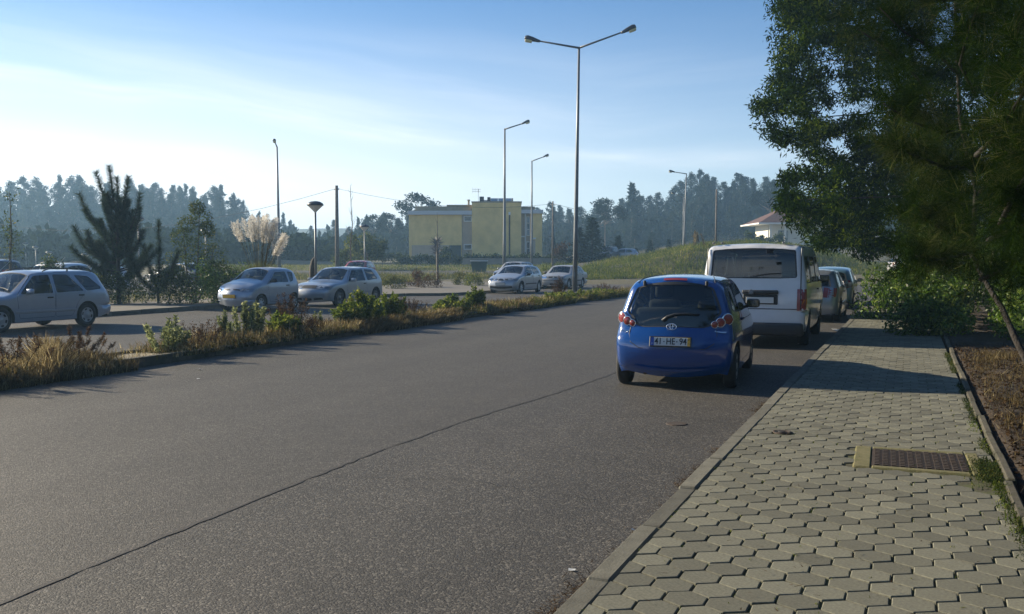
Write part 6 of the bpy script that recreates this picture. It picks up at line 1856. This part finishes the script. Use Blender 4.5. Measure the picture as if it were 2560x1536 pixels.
tag(link_mesh('plumes', tri_mesh('plumes', np.concatenate(Vp), L_PLUME), pg), kind='stuff')
st_.build('stalks', L_DRY, pg)
x, y = polar(A_(1750), 94); g = rs(83)
pg2 = empty('pampas_grass', (x, y, tz(x, y)), label='few pale pampas plumes on top of the grassy mound left of the van', cat='ornamental grass')
Vp = []
for k in range(5):
    b = np.array([g.uniform(-.8, .5), g.uniform(-.3, .3), g.uniform(.1, .5)]); ax = unit(np.array([g.uniform(-.4, .3), 0, 1])); t = g.uniform(0, 1, 160)
    C = b + ax[None] * (t * 1.1)[:, None] + g.normal(size=(160, 3)) * .06; dd = unit(g.normal(size=(160, 3)) * .5 + ax); s = unit(np.cross(dd, g.normal(size=(160, 3)))) * .02
    Vp.append(np.stack([C - s, C + s, C + dd * .2], 1).reshape(-1, 3))
link_mesh('plumes', tri_mesh('plumes', np.concatenate(Vp), L_DRY), pg2)

# ---------------------------------------------------------------- grass of the field, the mound and the verges
def field(name, n, fn, hmin, hmax, m_, seed, w=.02, lean=.35, keep=None):
    g = rs(seed); x, y = fn(g, n); z = terrain(x, y) - .05
    B0 = np.stack([x, y, z], 1)
    if keep is not None: B0 = B0[keep(B0)]
    k = .5 + .5 * np.sin(B0[:, 0] * 1.3 + 2 * np.sin(B0[:, 1] * .7)) * np.sin(B0[:, 1] * .9)
    H = (hmin + (hmax - hmin) * g.uniform(0, 1, len(B0)) ** 2) * (.55 + .75 * k)
    return stuff(name, blades(B0, H, g, w, lean), m_)
def pol(a0, a1, D0, D1):
    def f(g, n):
        a = g.uniform(a0, a1, n); D = g.uniform(D0 ** .5, D1 ** .5, n) ** 2
        return D * (a * CY_ - SY_), D * (a * SY_ + CY_)
    return f
def inpoly(poly, neg=False):
    return lambda B0: pip(B0[:, :2], poly)
fieldpoly = [(-33.6, 62.8), (-31.9, 56.2), (-30.0, 52.2), (-29.5, 43.2), (-33.6, 43.2), (-34.5, 62.4), (-62, 62.4), (-85, 80), (-60, 120), (-36, 86), (-24, 73), (-34, 69.2)]
field('weedy_field', 52000, pol(-.30, .05, 46, 88), .12, .55, L_MIXG, 91, .022, .35, lambda B0: pip(B0[:, :2], [(-29.6, 43.2), (-30.0, 52.2), (-31.9, 56.2), (-33.7, 62.8), (-34, 69.4), (-24.2, 72.8), (-36, 90), (-60, 96), (-90, 80), (-62, 62.3), (-34.6, 62.3), (-33.7, 43.2)]))
field('wall_side_grass', 16000, pol(-.30, .07, 98, 113), .08, .3, L_GREENG, 92, .035, .3)
def mound_keep(B0): 
    D = -B0[:, 0] * SY_ + B0[:, 1] * CY_; a = (B0[:, 0] * CY_ + B0[:, 1] * SY_) / D
    return (D > np.interp(a, [.02, .08, .18, .25, .37], [72.5, 74.5, 80.5, 84, 88])) & ~((a > .02) & (a < .115) & (D > 84) & (np.abs(a - (.04 + (D - 84) * .0015)) < .022))
field('mound_grass', 60000, pol(.03, .40, 72, 112), .15, .6, L_GREENG, 93, .035, .45, mound_keep)
field('right_bank_grass', 12000, pol(.40, .56, 60, 120), .2, .8, L_MIXG, 94, .05, .4)
field('bed_grass', 9000, lambda g, n: (g.uniform(-33.5, -25.9, n), g.uniform(14, 43, n)), .1, .5, L_MIXG, 95, .012, .4)
# weeds standing in the field
for i, (px_, D, h_, m_, lab) in enumerate(((1045, 56, .9, L_BROWNW, 'brown weed clump in the field left of the wooden post'), (1075, 54, .8, L_BROWNW, 'brown weed clump in the field nearest the wooden post'), (1150, 60, .8, L_MIXG, 'green-brown weed clump in the field before the bin'), (1190, 58, .7, L_GREENG, 'green weed clump in the field under the bin'), (985, 52, .7, L_MIXG, 'weed clump at the pavement edge behind the hatchback tail'))):
    x, y = polar(A_(px_), D)
    leafy('weed_clump', (x, y, .0), spread(9, .8, .5, .2, h_, .2, .32, 500 + i), m_, .14, .03, 1100, lab, 'weed', None, 510 + i)

# ---------------------------------------------------------------- weeds and grass of the median
def medx(y): return np.interp(y, [p[1] for p in med_near], [p[0] for p in med_near])
def medw(y): return np.interp(y, [p[1] for p in med_near], [n_[0] - f_[0] for n_, f_ in zip(med_near, med_far)])
g = rs(101)
def med_pts(n, y0, y1, bias=1.0):
    y = g.uniform(y0, y1, n); t = g.uniform(-.10, 1.02, n)
    return np.stack([medx(y) - t * medw(y), y, np.full(n, .09)], 1)
# bare spot by the kerb at y = 11.5 .. 14
def med_grass(n, y0, y1, hm, hM, m_, name, w=.006, lean=.45, gap=True, spill=False):
    B0 = med_pts(n, y0, y1)
    if gap: B0 = B0[~((B0[:, 1] > 10.9) & (B0[:, 1] < 12.3) & (g.uniform(0, 1, len(B0)) < .93))]
    t = (medx(B0[:, 1]) - B0[:, 0]) / medw(B0[:, 1])
    k = .55 + .45 * np.sin(B0[:, 1] * 2.1 + np.sin(B0[:, 1] * .8) * 3)
    H = (hm + (hM - hm) * g.uniform(0, 1, len(B0)) ** 1.6) * (.45 + .7 * k)
    return stuff(name, blades(B0, H, g, w, lean), m_)
med_grass(26000, 6.5, 20, .06, .34, L_DRY, 'dry_grass', .006, .55)
med_grass(14000, 6.5, 20, .05, .22, L_MIXG, 'green_grass', .007, .6)
med_grass(16000, 20, 50, .06, .32, L_DRY, 'dry_grass', .011, .5, False)
med_grass(14000, 20, 50, .06, .26, L_GREENG, 'green_grass', .012, .5, False)
# thick dry tussock that buries the kerb at the lower left
yy_ = g.uniform(6.5, 11.0, 30000); xx_ = medx(yy_) + g.uniform(-1.2, .28, 30000)
zz_ = np.where(xx_ > medx(yy_) - .05, .0, .09)
k_ = (.5 + .5 * np.sin(yy_ * 3 + xx_ * 2.5)) * (.5 + .5 * np.sin(yy_ * 7.1 + xx_ * 5)) * 1.3
stuff('tussock_grass', blades(np.stack([xx_, yy_, zz_], 1), (.10 + .36 * g.uniform(0, 1, 30000) ** 1.7) * (.5 + .6 * k_), g, .006, .6, wind=(.12, 0)), L_DRY)
# spill of grass over the near kerb further on
for (ya, yb_, n, mm) in ((17.5, 22.5, 7000, L_DRY), (22.5, 30, 8000, L_DRY), (30, 44, 8000, L_MIXG)):
    y = g.uniform(ya, yb_, n); x = medx(y) + g.uniform(-.2, .22, n)
    keepm = (np.sin(y * 1.7) + np.sin(y * .63 + 1) > -.35); y, x = y[keepm], x[keepm]
    stuff('kerb_grass', blades(np.stack([x, y, np.where(x > medx(y), 0, .1)], 1), g.uniform(.06, .30, len(y)) * 1.0, g, .008 if ya < 20 else .012, .7, wind=(.3, -.05)), mm)

def weed(kind, y, t, h, label, seed, wid=.25):
    """upright leafy weeds: several stalks, small leaves all the way up"""
    g = rs(seed); x = float(medx(y)) - t * float(medw(y))
    root = empty('weed', (x, y, .08), label=label, cat='weed'); mb = MB(); Vs = []
    m_, lf, ns, bl, tw = {'spike': (L_SAGE, .06, 4, .028, .06), 'sage': (L_SAGE, .060, 13, .028, .06), 'lime': (L_LIME, .075, 34, .034, .09), 'brown': (L_BROWNW, .04, 26, .014, .10), 'reed': (L_BROWNW, .05, 22, .008, .02)}[kind]
    wid *= 1.35
    for k in range(ns):
        a = g.uniform(0, 6.28); r_ = wid * g.uniform(0, 1) ** .6; hh = h * g.uniform(.6, 1.0) * (1 - .35 * (r_ / wid) ** 2)
        b = Vector((r_ * .5 * math.cos(a), r_ * .5 * math.sin(a), 0)); e = Vector((r_ * 1.25 * math.cos(a), r_ * 1.25 * math.sin(a), hh)); md = (b + e) / 2 + Vector((g.uniform(-.03, .03), g.uniform(-.03, .03), 0))
        mb.tube([b, md, e], [.006, .005, .002], 3, cap=False)
        n = int(150 * hh / .6); tt = g.uniform(.18 if kind != 'reed' else .75, 1, n)
        P = np.where(tt[:, None] < .5, np.array(b) + (np.array(md) - np.array(b)) * (tt[:, None] * 2), np.array(md) + (np.array(e) - np.array(md)) * (tt[:, None] * 2 - 1))
        P = P + g.normal(size=(n, 3)) * tw * .22
        Vs.append(leaves_at(P, lf, bl, g, droop=-.55)[0])
    link_mesh('leaves', tri_mesh('leaves', np.concatenate(Vs), m_, 4), root)
    mb.build('stalks', BARK, root)
    return root
WEEDS = [('brown', 8.6, .45, .62, 'tangled brown weed at the lower left in front of the estate', .5), ('reed', 9.4, .5, .75, 'stiff brown seed stalks in the dry tussock below the estate', .6), ('reed', 10.6, .45, .62, 'brown seed stalks at the right end of the dry tussock', .35), ('brown', 10.0, .7, .5, 'low brown weed behind the dry tussock', .4),
    ('sage', 12.45, .40, .72, 'pale green leafy weed nearest on the median, leftmost of the tall ones', .22), ('sage', 12.9, .55, .50, 'short pale weed right of the leftmost tall one', .16), ('brown', 13.4, .45, .60, 'brown dried twiggy weed between two pale green ones', .36), ('spike', 14.0, .4, .85, 'single tall pale spike on the median', .07), ('sage', 14.3, .5, .46, 'small pale weed at the foot of the tall spike', .14),
    ('sage', 14.85, .5, .82, 'pale green weed in front of the microcar, left stem group', .20), ('sage', 15.25, .5, .80, 'pale green weed in front of the microcar, right stem group', .18), ('lime', 15.9, .35, .55, 'bright green weed in front of the microcar wheel', .22), ('brown', 16.35, .5, .95, 'tall reddish-brown weed in front of the microcar door', .34), ('brown', 16.9, .4, .45, 'low brown weed right of the tall reddish-brown one', .35),
    ('spike', 17.6, .5, .60, 'slender pale weed below the three-door hatchback bumper', .10), ('lime', 18.8, .5, .62, 'low yellow-green bush on the median, left of the tallest', .30), ('lime', 19.55, .5, .92, 'yellow-green bush on the median, tallest below the three-door hatchback', .32), ('lime', 20.8, .5, .80, 'yellow-green bush on the median, right of the tallest', .34),
    ('brown', 23.0, .9, .62, 'brown dry shrub on the median right of the yellow-green bushes', .34), ('lime', 24.3, .45, .50, 'yellow-green weed midway along the median, left of a pair', .32), ('lime', 25.2, .5, .60, 'yellow-green weed midway along the median, right of a pair', .32), ('lime', 26.4, .4, .78, 'bright green upright weed midway along the median', .20), ('brown', 29.5, .5, .34, 'low brown growth on the median between the green weeds and the lamp', .6),
    ('brown', 36.0, .8, .95, 'rusty tall weed just left of the twin-arm lamp post', .22), ('lime', 34.0, .3, .38, 'low green weed left of the twin-arm lamp post', .6), ('lime', 37.4, .3, .40, 'low green weed right of the rusty tall one', .5), ('lime', 40.0, .3, .36, 'low green weed nearer the far end of the median', .5), ('brown', 42.0, .6, .60, 'thin brown weed near the far end of the median', .4), ('lime', 48.6, .4, .42, 'last green weed at the far tip of the median', .35)]
for i, (k, y, t, h, l, w_) in enumerate(WEEDS): weed(k, y, t, h, l, 600 + i, w_)

# ---------------------------------------------------------------- right-hand verge: soil, needles, bush, trees
xs2 = np.concatenate([[.70, .76, .84], np.linspace(.95, 5, 50), np.linspace(5.5, 14, 8)]); ys2 = np.concatenate([np.linspace(1.5, 20, 190), np.linspace(20.3, 46, 60)])
def vf(X, Y): return .17 * smooth((X - .70) / .08) - .04 + (.05 * np.sin(X * 4 + Y * 1.3) * np.sin(Y * 2.1) + .03 * np.sin(X * 11 + Y * 3) * np.sin(Y * 7.3 + X * 2)) * smooth((X - .8) / .5) + .02
sheet('verge', xs2, ys2, .0, LITTER_SOIL, vf, jitter=.012, seed=5)
g = rs(111); n = 24000
x = .72 + 3.2 * g.uniform(0, 1, n) ** 1.3; y = g.uniform(4.5, 19, n); z = terrain(x, y) + vf(x, y) + .01
a = g.uniform(0, 6.28, n); d = np.stack([np.cos(a), np.sin(a), g.uniform(-.1, .35, n)], 1) * g.uniform(.06, .16, n)[:, None]; s = np.stack([-np.sin(a), np.cos(a), np.zeros(n)], 1) * .0032
C = np.stack([x, y, z], 1); stuff('fallen_needles', np.stack([C - s, C + s, C + d], 1).reshape(-1, 3), L_NEEDLELIT)
n = 2500; x = .75 + 2.5 * g.uniform(0, 1, n); y = g.uniform(7, 17, n); B0 = np.stack([x, y, terrain(x, y) + vf(x, y)], 1)
stuff('verge_grass', blades(B0, g.uniform(.05, .26, n) * (.4 + .6 * (np.sin(x * 3 + y * 2) > 0)), g, .005, .7), L_DRY)
# moss and sprouts in the paving joints, needles drifted along the kerb
n = 900; x = g.uniform(.1, .62, n); y = g.uniform(4.5, 10, n); c0 = np.round((y - 2.4) / ROWS) * ROWS + 2.4 + ROWS * .5
B0 = np.stack([.585 + g.normal(0, .03, n), y, np.full(n, .115)], 1); keepm = np.sin(y * 5.3) + np.sin(y * 2.1) > .1
stuff('joint_moss', blades(B0[keepm], g.uniform(.008, .035, keepm.sum()), g, .006, .8), L_LIME)
n = 320; r_ = g.randint(0, 60, n); c_i = g.randint(0, 11, n)
B0 = np.stack([PX0 + c_i * PITCH + (r_ % 2) * 0 + g.normal(0, .006, n), 2.4 + r_ * ROWS + g.normal(0, .03, n), np.full(n, .112)], 1)
stuff('joint_sprouts', blades(np.repeat(B0, 4, 0) + g.normal(0, .006, (n * 4, 3)) * np.array([1, 1, 0]), g.uniform(.006, .02, n * 4), g, .004, .8), L_LIME)
n = 5000; y = g.uniform(3.2, 12.5, n); x = -1.43 - np.abs(g.normal(0, .06, n)); k = (np.sin(y * 1.9) + np.sin(y * 4.7) * .6 > .5) | (g.uniform(0, 1, n) < .12); y, x = y[k], x[k]
a = g.uniform(0, 6.28, len(x)); d = np.stack([np.cos(a), np.sin(a), g.uniform(0, .25, len(x))], 1) * g.uniform(.03, .09, len(x))[:, None]; s = np.stack([-np.sin(a), np.cos(a), np.zeros(len(x))], 1) * .003
C = np.stack([x, y, np.full(len(x), .012)], 1); stuff('gutter_needles', np.stack([C - s, C + s, C + d], 1).reshape(-1, 3), L_NEEDLELIT)
n = 150; x = g.uniform(-1.2, .55, n); y = g.uniform(4, 14, n); a = g.uniform(0, 6.28, n); d = np.stack([np.cos(a), np.sin(a), np.zeros(n)], 1) * g.uniform(.02, .06, n)[:, None]; s = np.stack([-np.sin(a), np.cos(a), np.zeros(n)], 1) * .004
C = np.stack([x, y, np.full(n, .137)], 1); stuff('pavement_litter', np.stack([C - s, C + s, C + d + [0, 0, .004]], 1).reshape(-1, 3), L_NEEDLELIT)

# broad-leaved bush leaning over the pavement: several overlapping bushes
BU = [(-.25, 27.2, 1.0, 1.5, 'green bush nearest the kerb side, brushing the pavement', 900), (.8, 24.8, 1.5, 2.25, 'largest green bush overhanging the paving behind the shadow', 1500), (1.8, 22.6, 1.4, 2.0, 'green bush right of the largest one', 1300), (1.4, 29.5, 1.6, 2.2, 'green bush behind the largest one', 1100), (2.9, 20.0, 1.2, 1.5, 'shaded bush beside the leaning trunk', 1000), (3.0, 26.5, 1.5, 2.4, 'tall bush under the hanging pine boughs', 1200), (.5, 21.6, .8, .8, 'low green bush creeping onto the right edge of the paving', 700), (4.2, 22.5, 1.4, 2.1, 'dark bush at the right edge behind the leaning trunk', 900)]
for i, (x, y, w_, h_, lab, n) in enumerate(BU):
    leafy('green_bush', (x, y, .1), spread(16, w_, w_ * .9, .1, h_, .3, .5, 700 + i), L_BUSH, .105, .045, n * 7, lab, 'bush', None, 710 + i, droop=-.25)
x, y = -.9, 33.5
leafy('dry_bush', (.1, 35.5, .0), spread(10, 1.1, 1.0, .1, 1.0, .3, .5, 731), L_DRY, .16, .03, 2200, 'dry brown grass bush beyond the green bushes on the right', 'bush', None, 731, droop=-.6)
leafy('dry_bush', (.6, 41.5, .0), spread(10, 1.6, 1.2, .1, 1.0, .3, .6, 732), L_GREENG, .18, .04, 2000, 'yellowish low bush at the far end of the paving', 'bush', None, 732, droop=-.6)

# big acacia over the van
ac = empty('acacia_tree', (3.4, 29.5, .1), label='big dark acacia tree whose crown hangs over the van and fills the upper right', cat='tree')
g = rs(201); q = random.Random(202)
cl = []
AC0 = np.array([3.4, 29.5, .1])
# crown measured in the plane across the view: u to the right of the left edge of the crown, z up; foliage plates
def W_(px_, py_, D):
    a, b = (px_ - 1280) / 2381, (768 - py_) / 2381
    f = math.cos(R(2.79)) + b * math.sin(R(2.79)); u = -math.sin(R(2.79)) + b * math.cos(R(2.79))
    return np.array([D * (a * CY_ - f * SY_), D * (a * SY_ + f * CY_), 1.65 + D * u])
edge = [(-60, 1900), (0, 1925), (60, 1915), (120, 1925), (170, 1935), (205, 1905), (235, 1885), (265, 1868), (300, 1885), (325, 1905), (350, 1925), (385, 1980), (405, 2010), (425, 1950), (450, 1935), (500, 1935), (545, 1955), (580, 1990), (620, 2040), (655, 2110)]
ey, ex_ = [e[0] for e in edge], [e[1] for e in edge]
def bot(px_): return np.interp(px_, [1930, 2000, 2080, 2160, 2220, 2300, 2400, 2560], [560, 610, 640, 665, 640, 650, 640, 640])
while len(cl) < 1900:
    py_ = q.uniform(-330, 660); xl = float(np.interp(py_, ey, ex_)) if py_ > -60 else 1900 - (py_ + 60) * -.25
    px_ = xl + 26 + (2640 - xl) * q.uniform(0, 1) ** 1.15
    if py_ > bot(px_) - 22: continue
    # holes where the sky shows through
    if any(((px_ - hx_) / rx_) ** 2 + ((py_ - hy_) / ry_) ** 2 < 1 for hx_, hy_, rx_, ry_ in ((2095, 225, 34, 26), (2150, 272, 40, 24), (2060, 155, 26, 22), (2090, 365, 52, 22), (2375, 60, 38, 50), (2190, 330, 22, 18), (2030, 215, 14, 14))): continue
    depth = (26.0 if len(cl) < 960 else 28.8 if len(cl) < 1450 else 31.5) + q.gauss(0, 1.5)
    if len(cl) >= 1450 and px_ < xl + 90: continue
    depth = depth + (px_ - 1900) / 400
    cl.append(W_(px_, py_, depth))
cl = np.array(cl)
Vs = []
for c in cl:
    r_ = q.uniform(.29, .52)
    Vs.append(leaves_at(blob(150 if len(Vs) < 960 else 95, g, c - AC0, (r_, r_, r_ * .75), .05), .15, .042, g, droop=.45)[0])
link_mesh('crown', tri_mesh('crown', np.concatenate(Vs), L_ACACIA, 4), ac)
mb = MB(); mb.tube([(0, 0, -.2), (.05, 0, 1.8), (-.1, .1, 4.0), (-.3, 0, 6.5), (-.3, 0, 9.4)], [.22, .17, .14, .10, .05], 8); mb.build('trunk', BARK, ac, True)
for k in range(26):
    t = cl[q.randrange(len(cl))] - AC0; z0_ = max(1.4, min(8.8, t[2] - q.uniform(.2, 1.2)))
    s0 = Vector((-.1 - z0_ * .03, .05, z0_)); e = Vector(t); md = (s0 + e) / 2 + Vector((0, 0, .3))
    mb = MB(); mb.tube([s0, md, e], [.05, .03, .01], 5); mb.build('branch', BARK, ac, True)

# pine in front of it: long needles, boughs hanging into the upper right
pn_ = empty('pine_tree', (1.62, 6.35, .1), label='near pine with long needles and a thin leaning trunk at the right edge', cat='tree')
P0 = np.array([1.62, 6.35, .1]); g = rs(301); q = random.Random(302)
Tr = [W_(2580, 930, 7.4), W_(2540, 850, 7.6), W_(2505, 770, 7.8), W_(2470, 715, 8.0), W_(2430, 640, 8.3), W_(2440, 480, 8.6), W_(2400, 300, 8.8), W_(2390, 60, 9.0), W_(2380, -300, 9.2)]
base_ = np.array(Tr[0]) + (np.array(Tr[0]) - np.array(Tr[1])) * 1.0
pn_.location = (base_[0], base_[1], .12); P0 = np.array([base_[0], base_[1], .12])
mb = MB(); mb.tube([(0, 0, -.1)] + [tuple(t - P0) for t in Tr], [.03, .028, .026, .024, .022, .022, .02, .018, .015, .01], 8); mb.build('trunk', BARK, pn_, True)
BO = [(2330, 250, 9.0, [(2290, 190), (2200, 110), (2140, 70)]), (2400, 190, 8.5, [(2330, 120), (2260, 80), (2200, 20)]), (2420, 330, 7.6, [(2340, 330), (2270, 300), (2210, 260)]), (2460, 300, 6.5, [(2500, 220), (2530, 120), (2560, 30)]), (2440, 420, 7, [(2360, 420), (2290, 390), (2240, 370)]), (2450, 480, 6.4, [(2500, 430), (2550, 350), (2590, 290)]), (2440, 560, 7.5, [(2380, 580), (2320, 560), (2280, 520)]), (2450, 620, 7, [(2400, 640), (2340, 650), (2290, 640)]), (2470, 600, 5.8, [(2520, 580), (2570, 560), (2620, 520)]), (2450, 700, 6.6, [(2500, 680), (2560, 650), (2620, 640)]), (2420, 60, 7, [(2470, 10), (2530, -40), (2570, -80)]), (2400, 0, 8, [(2330, 0), (2260, -20), (2180, -60)]), (2440, 240, 7.4, [(2400, 160), (2420, 80), (2450, 0)]), (2430, 520, 8, [(2380, 500), (2340, 480), (2300, 450)]), (2440, 390, 5.6, [(2500, 330), (2560, 230), (2600, 150)]), (2500, 560, 5.4, [(2540, 480), (2580, 420), (2620, 360)])]
Vn = []
for (bx_, by_, D, pts) in BO:
    P = [W_(bx_, by_, D)] + [W_(a, b, D - .25 * (i + 1)) for i, (a, b) in enumerate(pts)]
    mb = MB(); mb.tube([tuple(p - P0) for p in P], [.016, .013, .009, .005], 5); mb.build('branch', BARK, pn_, True)
    P = [np.array(p) for p in P]
    for k in range(44):
        t = q.uniform(.2, 3); i = min(2, int(t)); c = P[i] + (P[i + 1] - P[i]) * (t - i)
        ax = unit(unit(P[i + 1] - P[i]) * .8 + g.normal(size=3) * .75 + np.array([0, 0, .25]))
        e = c + ax * q.uniform(.18, .42)
        Vn.append(brush(g, c - P0, e - P0, 105, .16, .0030))
link_mesh('needles', tri_mesh('needles', np.concatenate(Vn), L_PINE), pn_)
# darker pines and undergrowth closing the right edge behind it
leafy('shaded_tree', (6.0, 17.5, .2), spread(40, 2.6, 2.4, .4, 7.5, .6, 1.0, 801), L_ACACIA, .14, .04, 30000, 'dark tree in deep shade at the right edge behind the near pine', 'tree', None, 802, stems=[[(0, 0, -.2), (.1, 0, 3), (0, 0, 6.5)]])
leafy('shaded_tree', (7.0, 27.0, .2), spread(40, 3.2, 3.0, .3, 7.5, .7, 1.1, 803), L_ACACIA, .16, .05, 26000, 'dark tree behind the green bushes at the far right', 'tree', None, 804, stems=[[(0, 0, -.2), (.1, 0, 3), (0, 0, 6.5)]])
leafy('verge_bush', (3.4, 15.2, .2), spread(14, 1.1, 1.2, .2, 1.5, .3, .5, 805), L_ACACIA, .10, .04, 5000, 'dark low bush behind the leaning trunk', 'bush', None, 806)

# the wood goes on behind the photographer and along the right-hand side, outside the picture but seen in paintwork and glass
g = rs(901); n = 9000
x1 = g.uniform(5, 13, n); y1 = g.uniform(-45, 60, n); h1 = 7 + 1.5 * np.sin(y1 * .5)
x2 = g.uniform(-30, 12, n // 2); y2 = g.uniform(-46, -34, n // 2); h2 = 8 + 1.5 * np.sin(x2 * .6)
x = np.concatenate([x1, x2]); y = np.concatenate([y1, y2]); h = np.concatenate([h1, h2])
keepm = ~((y > 14) & (x < 5.6)) & ~((y < 14) & (y > -5) & (x < 6.5)); x, y, h = x[keepm], y[keepm], h[keepm]
stuff('roadside_wood', leaves_at(np.stack([x, y, h * g.uniform(0, 1, len(x))], 1), .95, .6, g)[0], L_ACACIA, 4)
# patches of taller dry grass on the verge
n = 7000; cx_ = g.uniform(.95, 2.6, 60); cy_ = g.uniform(7.5, 17, 60); k = g.randint(0, 60, n)
x = cx_[k] + g.normal(0, .10, n); y = cy_[k] + g.normal(0, .14, n)
stuff('verge_tufts', blades(np.stack([x, y, terrain(x, y) + vf(x, y) - .01], 1), g.uniform(.04, .16, n), g, .004, .9), L_DRY)

# dead leaves and bark scraps strewn on the verge
n = 5000; x = .76 + 2.6 * g.uniform(0, 1, n) ** 1.2; y = g.uniform(5, 18, n)
C = np.stack([x, y, terrain(x, y) + vf(x, y) + .012], 1)
V_, k_ = leaves_at(C, .055, .026, g, flat=.7)
stuff('dead_leaves', V_, L_NEEDLELIT, k_)
